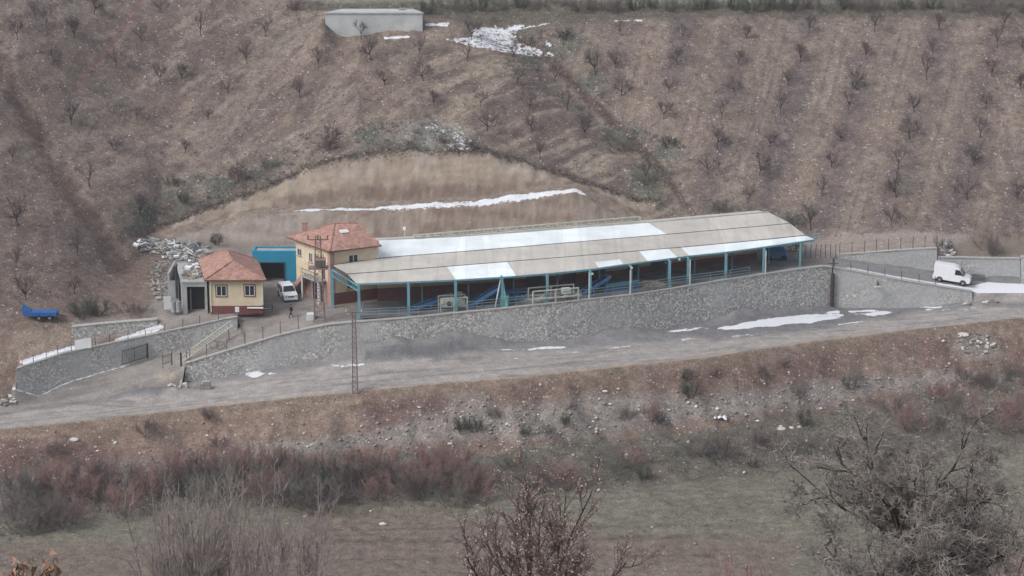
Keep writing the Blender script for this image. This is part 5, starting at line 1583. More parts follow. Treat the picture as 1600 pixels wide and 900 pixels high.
# ------------------------------------------------------------------ fences
def post_fence(posts, label, wires=3, w=0.07, mat='darkmetal', wiremat='galv'):
    """posts: (px, py_foot, Y, height)"""
    P = [(pt(a, b, Y), h) for a, b, Y, h in posts]
    t = thing('wire_fence', tuple(P[0][0]), label, 'fence'); o = tuple(t.location)
    for p, h in P:
        m = MB(); m.bar(p - Vector((0, 0, 0.3)), p + Vector((rng.uniform(-.12, .12), 0, h)), w); m.build('post', M[mat], t, origin=o)
    for k in range(wires):
        f = (k + 0.6) / wires
        m = MB()
        for (a, ha), (b, hb) in zip(P[:-1], P[1:]): m.bar(a + Vector((0, 0, ha * f)), b + Vector((0, 0, hb * f)), 0.022)
        m.build('wire', M[wiremat], t, origin=o)
    return t
def YW(px): return float(np.interp(px, [a for a, b in FLP], [b for a, b in FLP])) - 0.35
post_fence([(x, pl(WTOP, x) - 1, YW(x), 1.75) for x in (297, 323, 354, 383, 411, 438, 467)], 'wire fence with leaning dark posts on top of the main wall beside the ramp')
post_fence([(x, pl([(a, c) for a, b, c, d in LW], x) - 1, float(np.interp(x, [a for a, b, c, d in LW], [b for a, b, c, d in LW])) + 0.25, 1.15) for x in (35, 52, 72, 91, 112)], 'sparse wire fence on the left retaining wall, left of the white board')
post_fence([(x, pl([(a, c) for a, b, c, d in LW], x) - 1, float(np.interp(x, [a for a, b, c, d in LW], [b for a, b, c, d in LW])) + 0.25, 1.15) for x in (150, 171, 200, 228, 257, 285, 312, 341)], 'wire fence on the left retaining wall, from the white board to the yard')
post_fence([(x, pl(WTOP, x) - 1, YW(x), 1.25) for x in (1304, 1330, 1356, 1383, 1409, 1436, 1462)], 'wire fence of slanting posts along the snowy driveway edge')
bw = [(1309, 398.5), (1350, 396), (1390, 392.5), (1430, 390), (1464, 388)]
post_fence([(x, pl(bw, x) - 1, 312.6, 1.7) for x in range(1312, 1465, 19)], 'wire fence standing on the upper retaining wall in front of the pale rubble berm')
post_fence([(x, 400 - (x - 1262) * 0.02, 312.0, 1.6) for x in range(1258, 1310, 8)], 'close-set fence posts right of the shed end')
# gate near the ramp foot
t = thing('gate', tuple(pt(255, 571, 280.0)), 'dark open gate with posts at the foot of the ramp', 'gate'); o = tuple(t.location)
for a, b_, w in ((254.6, 571, 0.08), (268.5, 565.5, 0.12), (283, 567, 0.2)):
    p = pt(a, b_, 280.0 + (a - 254) * 0.03); m = MB(); m.bar(p - Vector((0, 0, 0.4)), p + Vector((0, 0, 1.3)), w); m.build('post', M['darkmetal'], t, origin=o)
a, b_ = pt(255, 571, 280.0), pt(268.5, 566, 280.4)
m = MB()
for k in range(9):
    p = a.lerp(b_, k / 8); m.bar(p + Vector((0, 0, 0.15)), p + Vector((0, 0, 1.1)), 0.03)
for h in (0.15, 1.1): m.bar(a + Vector((0, 0, h)), b_ + Vector((0, 0, h)), 0.05)
m.build('leaf', M['darkmetal'], t, origin=o)
# grille leaning against the left wall
lw = lambda x, k: pl([(a, (b, c, d)[k]) for a, b, c, d in LW], x)
a = pt(191, 569, 282.0); b_ = pt(229, 558, 283.2)
t = thing('metal_grille', tuple(a), 'dark barred grille leaning against the left retaining wall', 'grille'); o = tuple(t.location)
up = Vector((0.0, 0.35, 1.55))
m = MB()
for f0, f1 in ((a, b_), (a + up, b_ + up), (a, a + up), (b_, b_ + up), (a.lerp(b_, 0.5), a.lerp(b_, 0.5) + up)): m.bar(f0, f1, 0.07)
m.build('frame', M['darkmetal'], t, origin=o)
m = MB()
for k in range(1, 24):
    p = a.lerp(b_, k / 24); m.bar(p, p + up, 0.025)
m.build('bars', M['darkmetal'], t, origin=o)
m = MB(); p = b_ + Vector((0.12, 0.1, -0.2)); m.bar(p, p + Vector((0, 0.2, 1.9)), 0.16); m.build('post', M['dark'], t, origin=o)
# gate behind the van
a = pt(1519, 446, 311.7); b_ = pt(1538, 447, 311.7)
t = thing('metal_grille', tuple(a), 'dark barred gate against the wall just in front of the white panel van', 'grille'); o = tuple(t.location)
m = MB()
for k in range(12):
    p = a.lerp(b_, k / 11); m.bar(p, p + Vector((0, 0.1, 1.6)), 0.04)
m.build('bars', M['darkmetal'], t, origin=o)
m = MB()
for h in (0.1, 1.5): m.bar(a + Vector((0, 0, h)), b_ + Vector((0, 0, h)), 0.06)
m.build('frame', M['darkmetal'], t, origin=o)
# white board on the left wall
Yb = float(lw(130, 0)) + 0.0
a = pt(117.5, 548, Yb + 0.1); b_ = pt(143, 543.5, Yb + 0.25)
t = thing('notice_board', tuple(a), 'plain white board standing on the left retaining wall', 'sign'); o = tuple(t.location)
m = MB(); th_ = Vector((0, 0.06, 0)); u_ = Vector((0, 0, 1.3)); m.hexa([a, b_, b_ + th_, a + th_], [a + u_, b_ + u_, b_ + th_ + u_, a + th_ + u_]); m.build('panel', M['white'], t, origin=o)
for e in (a, b_):
    m = MB(); m.bar(e + Vector((0, 0.1, -0.3)), e + Vector((0, 0.1, 1.35)), 0.08); m.build('post', M['galv'], t, origin=o)
# cream boom along the ramp
a = pt(285, 560, 282.2); b_ = pt(361, 510, 285.2)
t = thing('barrier_boom', tuple(a), 'long cream latticed boom lying along the ramp, one end raised', 'boom'); o = tuple(t.location)
m = MB(); off = Vector((0.28, -0.3, -0.5))
m.bar(a + Vector((0, 0, 0.3)), b_ + Vector((0, 0, 0.7)), 0.14); m.build('top_chord', M['palesteel'], t, origin=o)
m = MB(); m.bar(a + off + Vector((0, 0, 0.3)), b_ + off + Vector((0, 0, 0.7)), 0.12); m.build('bottom_chord', M['palesteel'], t, origin=o)
m = MB()
for k in range(16):
    p = (a + Vector((0, 0, 0.3))).lerp(b_ + Vector((0, 0, 0.7)), k / 16); q = (a + off + Vector((0, 0, 0.3))).lerp(b_ + off + Vector((0, 0, 0.7)), (k + 0.5) / 16); r2 = (a + Vector((0, 0, 0.3))).lerp(b_ + Vector((0, 0, 0.7)), (k + 1) / 16)
    m.bar(p, q, 0.05); m.bar(q, r2, 0.05)
m.build('lattice', M['palesteel'], t, origin=o)
for f in (0.08, 0.95):
    p = a.lerp(b_, f); gz_ = float(ramp_h(np.array([p.x]), np.array([p.y]))[0]); m = MB(); m.bar((p.x, p.y, gz_ - 0.2), (p.x, p.y, p.z + 0.6), 0.14); m.build('support', M['rust'], t, origin=o)
# discarded wheels on the ramp
for px, py, lab in ((334, 545, 'rusty metal hoop standing on the ramp beside the boom, left of the other hoop'), (345, 546, 'rusty metal hoop lying on the ramp, nearer the main wall fence')):
    g_ = ground_at(px, py, 'ramp') or pt(px, py, 283)
    m = MB(); N = 14
    for k in range(N):
        a0 = 2 * math.pi * k / N; a1 = 2 * math.pi * (k + 1) / N
        m.bar((0.5 * math.cos(a0), 0.15 * math.sin(a0), 0.5 + 0.48 * math.sin(a0)), (0.5 * math.cos(a1), 0.15 * math.sin(a1), 0.5 + 0.48 * math.sin(a1)), 0.09)
    o = m.build('metal_hoop', M['rust']); o.location = g_; tag(o, lab, 'hoop', 'discarded hoops on the ramp')

# ------------------------------------------------------------------ small yard things
p = pt(486, 505, 286.6)
t = thing('water_container', tuple(p), 'white cubic plastic water container beside the transformer pylon', 'container')
m = MB(); m.box((0, 0, 0.72), (1.05, 1.05, 1.1)); m.build('tank', M['white'], t, bevel=0.08)
m = MB()
for k in range(5):
    for s in (-1, 1): m.box((0, s * 0.55, 0.2 + k * 0.26), (1.12, 0.03, 0.03)); m.box((s * 0.55, 0, 0.2 + k * 0.26), (0.03, 1.07, 0.03))
m.build('cage', M['galv'], t)
m = MB(); m.box((0, 0, 0.08), (1.15, 1.15, 0.14)); m.build('pallet', M['darkmetal'], t)
p = pt(320.5, 605, 277.4); g_ = Vector((p.x, p.y, float(low_h(np.array([p.x]), np.array([p.y]))[0])))
t = thing('concrete_block', tuple(g_), 'two-tone grey concrete block standing alone on the road edge by the long wall', 'block')
m = MB(); m.box((0, 0, 0.35), (1.35, 0.8, 0.7), 0.1); m.build('lower_block', M['debris2'], t, bevel=0.05); m = MB(); m.box((0.1, 0.05, 0.85), (0.9, 0.6, 0.3), 0.3); m.build('upper_block', M['concrete'], t, bevel=0.04)
# bench in front of the small house
p = pt(399, 486, 287.3)
t = thing('bench', (p.x, p.y, -0.05), 'low bench with pale top against the maroon plinth of the small cream house', 'bench')
m = MB(); m.box((0, 0, 0.72), (2.0, 0.5, 0.07)); m.build('seat', M['frame'], t); m = MB(); m.box((0, 0.1, 0.36), (1.9, 0.3, 0.64)); m.build('base', M['maroon'], t)
# white drum-like tank with stand left of garage
p = pt(262, 485, 288.3)
t = thing('plastic_tank', (p.x, p.y, 0), 'upright white sheet and frame leaning left of the grey garage', 'panel')
m = MB(); m.box((0, 0, 1.0), (0.9, 0.12, 1.7), 0.1, rx=0.15); m.build('sheet', M['white'], t); m = MB(); m.bar((-0.4, 0.35, -0.1), (-0.4, 0.1, 1.7), 0.08); m.bar((0.4, 0.35, -0.1), (0.4, 0.1, 1.7), 0.08); m.build('frame', M['galv'], t)
for i, (px, lab) in enumerate(((271, 'grey green metal drum left of the garage, nearer the white sheet'), (279, 'grey green metal drum standing right against the garage corner'))):
    p = pt(px, 485, 288.2); t = thing('metal_drum', (p.x, p.y, 0), lab, 'drum', group='drums beside the garage')
    m = MB(); m.bar((0, 0, -0.1), (0, 0, 1.25), 0.62, n=14); m.build('drum', M['concrete'], t, smooth=False); m = MB()
    for z in (0.4, 0.85, 1.24): m.bar((0, 0, z - 0.025), (0, 0, z + 0.025), 0.67, n=14)
    m.build('hoops', M['galv'], t)
# utility meter box by the ramp end
p = pt(371, 497, 286.9)
t = thing('meter_box', tuple(p), 'small white utility box on a post at the end of the left retaining wall', 'utility box')
m = MB(); m.bar((0, 0, -0.2), (0, 0, 0.9), 0.12); m.build('post', M['galv'], t); m = MB(); m.box((0, 0, 1.1), (0.5, 0.3, 0.6)); m.build('box', M['white'], t, bevel=0.02)
# clutter by the two-storey house
p = pt(418, 487, 288.0)
t = thing('scrap_rack', (p.x - 0.0, p.y, 0), 'dark metal rack of scrap standing right of the small cream house', 'rack')
m = MB()
for sx in (-0.6, 0.6):
    for sy in (-0.3, 0.3): m.bar((sx, sy, 0), (sx, sy, 0.9), 0.06)
for z in (0.3, 0.85): m.box((0, 0, z), (1.3, 0.7, 0.05))
m.build('frame', M['darkmetal'], t); m = MB()
for k in range(6): m.box((rng.uniform(-.5, .5), rng.uniform(-.2, .2), 0.4 + rng.uniform(0, .1)), (0.4, 0.2, 0.15), rng.uniform(0, 3))
m.build('scrap', M['rust'], t)
p = pt(446, 470, 294.0)

# blue farm trailer
p = ground_at(64, 499, 'up')
t = thing('farm_trailer', tuple(p), 'bright blue farm trailer with raised front end on the brown slope at far left', 'trailer', 0.03)
m = MB(); m.hexa([(-1.2, -0.75, 0.55), (2.1, -0.75, 0.55), (2.1, 0.75, 0.55), (-1.2, 0.75, 0.55)], [(-1.2, -0.75, 1.05), (2.1, -0.75, 1.05), (2.1, 0.75, 1.05), (-1.2, 0.75, 1.05)]); m.build('bed', M['bluepaint'], t, bevel=0.03)
m = MB(); m.hexa([(-2.1, -0.75, 0.75), (-1.15, -0.75, 0.45), (-1.15, 0.75, 0.45), (-2.1, 0.75, 0.75)], [(-2.2, -0.75, 1.75), (-1.15, -0.75, 1.12), (-1.15, 0.75, 1.12), (-2.2, 0.75, 1.75)]); m.build('raised_front', M['bluepaint'], t, bevel=0.05)
for sx in (-0.1, 1.2):
    for sy in (-0.7, 0.7):
        m = MB(); m.bar((sx, sy - 0.12, 0.32), (sx, sy + 0.12, 0.32), 0.7, n=14); w_ = m.build('wheel', M['tyre'], t); m = MB(); m.bar((sx, sy - 0.13, 0.32), (sx, sy + 0.13, 0.32), 0.3, n=10); m.build('rim', M['galv'], w_)
m = MB(); m.bar((2.1, 0, 0.6), (3.1, 0, 0.35), 0.1); m.build('drawbar', M['darkmetal'], t)
m = MB()
for k in range(8): m.box((-1.0 + k * 0.42, -0.77, 0.8), (0.06, 0.05, 0.46))
m.build('side_ribs', M['bluesteel'], t)

# ------------------------------------------------------------------ vehicles
def prism_body(m, prof, w0, w1=None, z_mid=None):
    """side profile (x, z) lofted over the width; above z_mid the body leans in to width w1"""
    def hw(z):
        if z_mid is None or z <= z_mid: return w0 / 2
        zt = max(p[1] for p in prof); return w0 / 2 + (w1 - w0) / 2 * (z - z_mid) / (zt - z_mid)
    n = len(prof); k = len(m.v)
    for s in (-1, 1):
        for x, z in prof: m.v.append((x, s * hw(z), z))
    m.f.append(tuple(range(k, k + n))); m.mi.append(0)
    m.f.append(tuple(range(k + 2 * n - 1, k + n - 1, -1))); m.mi.append(0)
    for i in range(n):
        j = (i + 1) % n; m.f.append((k + j, k + i, k + n + i, k + n + j)); m.mi.append(0)
def side_panel(m, pts, s, hwf, out=0.012):
    P = [(x, s * (hwf(z) + out), z) for x, z in pts]
    m.poly(P if s < 0 else P[::-1])
def vehicle(loc, rz, label, cat, name, Ln, W_, Ht, prof, zmid, wtop, wheels, side_windows, windscreen, rear, headz, grille=True, roofmat=None, tilt=0.0):
    t = thing(name, loc, label, cat, rz); t.rotation_euler = (0, tilt, rz)
    m = MB(); prism_body(m, prof, W_, wtop, zmid); b = m.build('body', M['carwhite'], t, bevel=0.06)
    zt = max(p[1] for p in prof)
    hwf = lambda z: W_ / 2 if z <= zmid else W_ / 2 + (wtop - W_) / 2 * (z - zmid) / (zt - zmid)
    for s in (-1, 1):
        for pts in side_windows:
            m = MB(); side_panel(m, pts, s, hwf); m.build('side_window', M['glass'], t)
    for nm, q in (('windscreen', windscreen), ('rear_window', rear)):
        if not q: continue
        (xa, za), (xb, zb) = q; m = MB(); dx = 0.02 if nm == 'windscreen' else -0.02
        w_a, w_b = hwf(za) - 0.09, hwf(zb) - 0.12
        P = [(xa + dx, -w_a, za + 0.015), (xa + dx, w_a, za + 0.015), (xb + dx, w_b, zb + 0.015), (xb + dx, -w_b, zb + 0.015)]
        m.poly(P if nm == 'windscreen' else P[::-1]); m.build(nm, M['glass'], t)
    for x in wheels:
        for s in (-1, 1):
            m = MB(); m.bar((x, s * (W_ / 2 - 0.2), 0.33), (x, s * (W_ / 2 + 0.015), 0.33), 0.66, n=18); w = m.build('wheel', M['tyre'], t)
            m = MB(); m.bar((x, s * (W_ / 2 - 0.1), 0.33), (x, s * (W_ / 2 + 0.03), 0.33), 0.38, n=12); m.build('rim', M['galv'], w)
            m = MB(); N = 10
            for k in range(N):
                a0 = math.pi * k / N; a1 = math.pi * (k + 1) / N
                m.bar((x + 0.40 * math.cos(a0), s * (W_ / 2 - 0.02), 0.33 + 0.40 * math.sin(a0)), (x + 0.40 * math.cos(a1), s * (W_ / 2 - 0.02), 0.33 + 0.40 * math.sin(a1)), 0.09)
            m.build('wheel_arch', M['darkmetal'], t)
    fx = max(p[0] for p in prof); rx_ = min(p[0] for p in prof)
    for s in (-1, 1):
        m = MB(); m.box((fx - 0.13, s * (W_ / 2 - 0.25), headz), (0.3, 0.4, 0.2), s * -0.25); m.build('headlight', M['lampglass'], t, bevel=0.03)
        m = MB(); m.box((rx_ + 0.03, s * (W_ / 2 - 0.1), headz + 0.3), (0.1, 0.14, 0.5)); m.build('tail_light', M['redlamp'], t)
        m = MB(); m.box((windscreen[0][0] - 0.25, s * (W_ / 2 + 0.14), windscreen[0][1] + 0.12), (0.14, 0.22, 0.2)); m.build('wing_mirror', M['darkmetal'], t, bevel=0.02)
    m = MB(); m.box((fx - 0.02, 0, headz - 0.1), (0.08, W_ * 0.42, 0.16)); m.build('grille', M['darkmetal'], t)
    m = MB(); m.box((fx - 0.03, 0, 0.36), (0.14, W_ * 0.94, 0.2)); m.build('bumper', M['carwhite'] if cat == 'car' else M['darkmetal'], t, bevel=0.04)
    m = MB(); m.box((fx + 0.045, 0, 0.38), (0.02, 0.5, 0.11)); m.build('number_plate', M['frame'], t)
    return t
# left: small people carrier facing the camera
g_ = ground_at(453, 473, 'up')
prof = [(-2.05, 0.25), (2.0, 0.25), (2.1, 0.5), (2.08, 0.85), (1.9, 1.02), (1.15, 1.12), (0.45, 1.74), (-0.1, 1.82), (-1.7, 1.8), (-2.02, 1.5), (-2.1, 0.9), (-2.1, 0.4)]
fl = pt(459, 474, 290.0); bl = pt(443, 448, 297.0)
rz = math.atan2(fl.y - bl.y, fl.x - bl.x)
ctr = ground_at(449, 467, 'up')
vehicle((ctr.x, ctr.y + 0.3, ctr.z + 0.02), math.radians(-72), 'white compact people carrier parked in the yard facing the camera', 'car', 'parked_car', 4.2, 1.78, 1.82, prof, 1.05, 1.42, (-1.3, 1.32),
        [[(0.9, 1.12), (0.42, 1.6), (-0.3, 1.64), (-0.3, 1.1)], [(-0.4, 1.1), (-0.4, 1.64), (-1.05, 1.64), (-1.05, 1.1)], [(-1.15, 1.1), (-1.15, 1.63), (-1.75, 1.6), (-1.85, 1.12)]],
        ((1.12, 1.14), (0.48, 1.72)), ((-2.09, 1.0), (-2.0, 1.55)), 0.82)
# roof rails on the car
# right: panel van
a = pt(1463, 443, 308.8); b_ = pt(1516, 449, 308.6)
prof = [(-2.5, 0.35), (2.35, 0.35), (2.5, 0.6), (2.48, 0.95), (2.3, 1.12), (1.6, 1.3), (0.95, 2.05), (0.6, 2.32), (0.2, 2.42), (-2.35, 2.42), (-2.5, 2.3), (-2.52, 0.6)]
dz = (a.z - b_.z)
c = (a + b_) / 2
gz0 = float(up_h(np.array([c.x]), np.array([310.4]))[0])
vehicle((c.x, 310.3, gz0 + 0.0), math.radians(-14), 'white high-roofed panel van parked on the driveway in front of the grey wall', 'van', 'panel_van', 5.0, 1.95, 2.42, prof, 1.2, 1.72, (-1.55, 1.55),
        [[(1.55, 1.32), (0.95, 1.98), (0.35, 2.0), (0.35, 1.3)]], ((1.62, 1.32), (0.97, 2.05)), ((-2.535, 1.35), (-2.535, 2.0)), 0.95, tilt=math.radians(6))

# ------------------------------------------------------------------ person
def person(loc, rz, label):
    J = {'pel': (0, 0, 0.95), 'wai': (0, 0, 1.1), 'che': (0.0, 0, 1.32), 'nek': (0.03, 0, 1.5), 'hd0': (0.05, 0, 1.6), 'hd1': (0.06, 0, 1.72),
         'lh': (0.0, 0.1, 0.92), 'lk': (0.16, 0.11, 0.52), 'la': (0.26, 0.11, 0.1), 'lt': (0.42, 0.12, 0.05), 'rh': (0.0, -0.1, 0.92), 'rk': (-0.02, -0.11, 0.5), 'ra': (-0.32, -0.11, 0.16), 'rt': (-0.2, -0.12, 0.04),
         'ls': (0.0, 0.2, 1.42), 'le': (-0.12, 0.27, 1.15), 'lw': (-0.05, 0.27, 0.92), 'rs': (0.0, -0.2, 1.42), 're': (0.05, -0.27, 1.15), 'rw': (0.22, -0.26, 0.96)}
    R_ = {'pel': .15, 'wai': .145, 'che': .17, 'nek': .065, 'hd0': .09, 'hd1': .1, 'lh': .1, 'lk': .07, 'la': .05, 'lt': .045, 'rh': .1, 'rk': .07, 'ra': .05, 'rt': .045, 'ls': .08, 'le': .055, 'lw': .035, 'rs': .08, 're': .055, 'rw': .035}
    E = [('pel', 'wai'), ('wai', 'che'), ('che', 'nek'), ('nek', 'hd0'), ('hd0', 'hd1'), ('pel', 'lh'), ('lh', 'lk'), ('lk', 'la'), ('la', 'lt'), ('pel', 'rh'), ('rh', 'rk'), ('rk', 'ra'), ('ra', 'rt'),
         ('che', 'ls'), ('ls', 'le'), ('le', 'lw'), ('che', 'rs'), ('rs', 're'), ('re', 'rw')]
    for s in 'lr':
        w = Vector(J[s + 'w']); e = Vector(J[s + 'e']); d = (w - e).normalized()
        J[s + 'p'] = tuple(w + d * 0.07); R_[s + 'p'] = 0.03; E.append((s + 'w', s + 'p'))
        for k, ln in enumerate((0.07, 0.08, 0.075, 0.06)):
            off = Vector(((k - 1.5) * 0.02, 0, 0)); J[f'{s}f{k}'] = tuple(Vector(J[s + 'p']) + off + d * ln * 0.5); J[f'{s}g{k}'] = tuple(Vector(J[s + 'p']) + off + d * ln + Vector((0.01, 0, 0)))
            R_[f'{s}f{k}'] = .009; R_[f'{s}g{k}'] = .008; E += [(s + 'p', f'{s}f{k}'), (f'{s}f{k}', f'{s}g{k}')]
        J[s + 'th'] = tuple(w + d * 0.05 + Vector((0.05, 0, 0))); R_[s + 'th'] = .01; E.append((s + 'w', s + 'th'))
    names = list(J); me = bpy.data.meshes.new('person')
    me.from_pydata([J[k] for k in names], [(names.index(a), names.index(b)) for a, b in E], [])
    o = bpy.data.objects.new('person', me); C.objects.link(o)
    sk = o.modifiers.new('skin', 'SKIN'); sd = me.skin_vertices[0].data if me.skin_vertices else None
    if sd is None:
        bpy.context.view_layer.objects.active = o
        me.attributes  # skin layer is created with the modifier
    for i, k in enumerate(names):
        v = me.skin_vertices[0].data[i]; v.radius = (R_[k], R_[k] * (0.72 if k in ('pel', 'wai', 'che') else 1)); v.use_root = (k == 'pel')
    ss = o.modifiers.new('subsurf', 'SUBSURF'); ss.levels = 1; ss.render_levels = 1
    for mm in (M['coat'], M['trousers'], M['skin']): me.materials.append(mm)
    dg = bpy.context.evaluated_depsgraph_get(); nm = bpy.data.meshes.new_from_object(o.evaluated_get(dg))
    o.modifiers.clear(); o.data = nm
    for pl_ in nm.polygons:
        c = pl_.center; pl_.use_smooth = True
        pl_.material_index = 2 if (c.z > 1.5 or (c.z < 0.92 and abs(c.y) > 0.2)) else (1 if c.z < 0.95 else 0)
    o.location = loc; o.rotation_euler = (0, 0, rz)
    # hair and jacket collar
    h = MB(); 
    for iz in range(4):
        for k in range(10):
            a0 = 2 * math.pi * k / 10; a1 = 2 * math.pi * (k + 1) / 10; t0 = math.pi / 2 * iz / 4; t1 = math.pi / 2 * (iz + 1) / 4; f = lambda a, t: (0.045 + 0.115 * math.cos(t) * math.cos(a), 0.108 * math.cos(t) * math.sin(a), 1.68 + 0.13 * math.sin(t))
            h.poly([f(a0, t0), f(a1, t0), f(a1, t1), f(a0, t1)])
    h.build('hair', M['coat'], o, smooth=True)
    return tag(o, label, 'person')
g_ = ground_at(455, 497, 'up')
person(tuple(g_ + Vector((0, 0, 0.0))), math.radians(200), 'person in dark jacket and trousers walking across the yard near the white car')

# ------------------------------------------------------------------ stones and grass tufts (nobody could count them)
nrg = np.random.RandomState(5)
OCT_V = np.array([(1, 0, 0), (-1, 0, 0), (0, 1, 0), (0, -1, 0), (0, 0, 1), (0, 0, -1)], float)
OCT_F = np.array([(0, 2, 4), (2, 1, 4), (1, 3, 4), (3, 0, 4), (2, 0, 5), (1, 2, 5), (3, 1, 5), (0, 3, 5)])

def mesh_tris(name, V, Fc, mats, mi=None, parent=None, org=None):
    V = np.asarray(V, np.float32); Fc = np.asarray(Fc, np.int32); k = Fc.shape[1]
    me = bpy.data.meshes.new(name)
    me.vertices.add(len(V)); me.vertices.foreach_set('co', V.ravel())
    me.loops.add(Fc.size); me.loops.foreach_set('vertex_index', Fc.ravel())
    me.polygons.add(len(Fc)); me.polygons.foreach_set('loop_start', (np.arange(len(Fc)) * k).astype(np.int32)); me.polygons.foreach_set('loop_total', np.full(len(Fc), k, np.int32))
    for m_ in mats: me.materials.append(m_)
    if mi is not None: me.polygons.foreach_set('material_index', np.asarray(mi, np.int32))
    me.update(); me.validate()
    o = bpy.data.objects.new(name, me); C.objects.link(o)
    if parent is not None: o.parent = parent
    return o

def stones(name, X, Y, Z, S, mats, label, seed=0):
    r = np.random.RandomState(seed); n = len(X)
    sc = S[:, None] * r.uniform(0.6, 1.3, (n, 3)) * np.array([1.1, 1.0, 0.7])
    V = OCT_V[None] * sc[:, None, :] * r.uniform(0.75, 1.2, (n, 6, 1))
    a = r.uniform(0, 6.28, n); ca, sa = np.cos(a)[:, None], np.sin(a)[:, None]
    V = np.stack([V[:, :, 0] * ca - V[:, :, 1] * sa, V[:, :, 0] * sa + V[:, :, 1] * ca, V[:, :, 2]], -1)
    V += np.stack([X, Y, Z + S * 0.2], -1)[:, None, :]
    Fc = (OCT_F[None] + (np.arange(n) * 6)[:, None, None]).reshape(-1, 3)
    mi = np.repeat(r.randint(0, len(mats), n), 8)
    o = mesh_tris(name, V.reshape(-1, 3), Fc, mats, mi)
    return tag(o, label, 'stones', kind='stuff')

def scatter_low(n, seed, sel):
    r = np.random.RandomState(seed); X = r.uniform(-80, 82, n); Y = r.uniform(225, 302, n)
    Z = low_h(X, Y); px, py = proj(X, Y, Z); k = sel(X, Y, px, py); return X[k], Y[k], Z[k]
def scatter_up(n, seed, sel):
    r = np.random.RandomState(seed); X = r.uniform(-86, 86, n); Y = r.uniform(278, 372, n)
    Z = up_h(X, Y); px, py = proj(X, Y, Z); k = sel(X, Y, px, py) & (py > -20); return X[k], Y[k], Z[k]
def sel_em(X, Y, px, py):
    yn = np.interp(X, LOW[10][0], LOW[10][1]); yf = np.interp(X, LOW[9][0], LOW[9][1])
    y0 = np.interp(px, [0, 150, 300, 430, 560, 700, 900, 1050, 1200, 1350, 1480], [778, 745, 722, 705, 690, 668, 652, 640, 628, 605, 590])
    hw = np.interp(px, [0, 150, 300, 560, 700, 900, 1100, 1300, 1480, 1600], [12, 20, 17, 12, 26, 30, 20, 18, 13, 4])
    p = np.exp(-((py - y0) / hw) ** 2) * (0.35 + fbm(X, Y, 2.5, 3, 71)) + 0.09 * (Y < yn - 0.6) * (Y > yf - 6) + 0.02 * (Y < yf) * (Y > yf - 14) + 0.002
    p = p + 0.5 * inpoly(px, py, [(690, 612), (750, 607), (800, 640), (780, 680), (700, 670)])
    return (nrg.rand(len(X)) < p * 1.0) & (Y < yn - 0.3)
X, Y, Z = scatter_low(60000, 1, sel_em)
stones('bank_stones', X, Y, Z, 0.07 + 0.24 * nrg.rand(len(X)) ** 3, [M['stone'], M['stone2'], M['stone2'], M['debris2']], 'pale stones strewn along the foot of the bank below the dirt road')
def sel_hill(X, Y, px, py):
    y2 = np.interp(X, UP[3][0], UP[3][1])
    y3 = np.interp(X, UP[3][0], UP[3][1]); y5 = np.interp(X, UP[6][0], UP[6][1])
    cut = (X > -48) & (X < 20) & (Y > y3 - .5) & (Y < y5)
    p = 0.10 + 0.22 * (fbm(X, Y, 4, 3, 72) - 0.3)
    p = p + 0.5 * inpoly(px, py, [(620, 190), (720, 195), (745, 215), (730, 240), (650, 240), (610, 215)]) + 0.8 * inpoly(px, py, [(1280, 370), (1350, 362), (1470, 362), (1480, 385), (1380, 392), (1285, 398)])
    p = p + 0.2 * inpoly(px, py, [(100, 505), (270, 498), (250, 520), (120, 540)])
    return (nrg.rand(len(X)) < p) & (Y > y2) & ~cut
X, Y, Z = scatter_up(70000, 2, sel_hill)
stones('hill_stones', X, Y, Z, 0.045 + 0.11 * nrg.rand(len(X)) ** 3, [M['stone2'], M['stone2'], M['stone'], M['debris2']], 'small stones scattered over the orchard hillside', 1)

def tufts(name, X, Y, Z, hgt, mats, label, cat, nb=5, wid=0.03, seed=0, spread=0.5, weights=None):
    r = np.random.RandomState(seed); n = len(X)
    B = np.repeat(np.stack([X, Y, Z - 0.03], -1), nb, 0); hh = np.repeat(hgt, nb) * r.uniform(0.5, 1.2, n * nb)
    a = r.uniform(0, 6.28, n * nb); rad = r.uniform(0, spread, n * nb) * np.repeat(hgt, nb)
    base = B + np.stack([np.cos(a) * rad * 0.6, np.sin(a) * rad * 0.6, 0 * a], -1)
    tip = base + np.stack([np.cos(a) * rad * 1.2, np.sin(a) * rad * 1.2, hh], -1)
    b = a + 1.57 + r.uniform(-.6, .6, n * nb); wv = np.stack([np.cos(b), np.sin(b), 0 * b], -1) * (wid * (0.6 + r.rand(n * nb)))[:, None]
    V = np.stack([base - wv, base + wv, tip], 1).reshape(-1, 3); Fc = np.arange(len(V)).reshape(-1, 3)
    mi = np.repeat(r.choice(len(mats), n, p=weights), nb)
    o = mesh_tris(name, V, Fc, mats, mi)
    return tag(o, label, cat, kind='stuff')

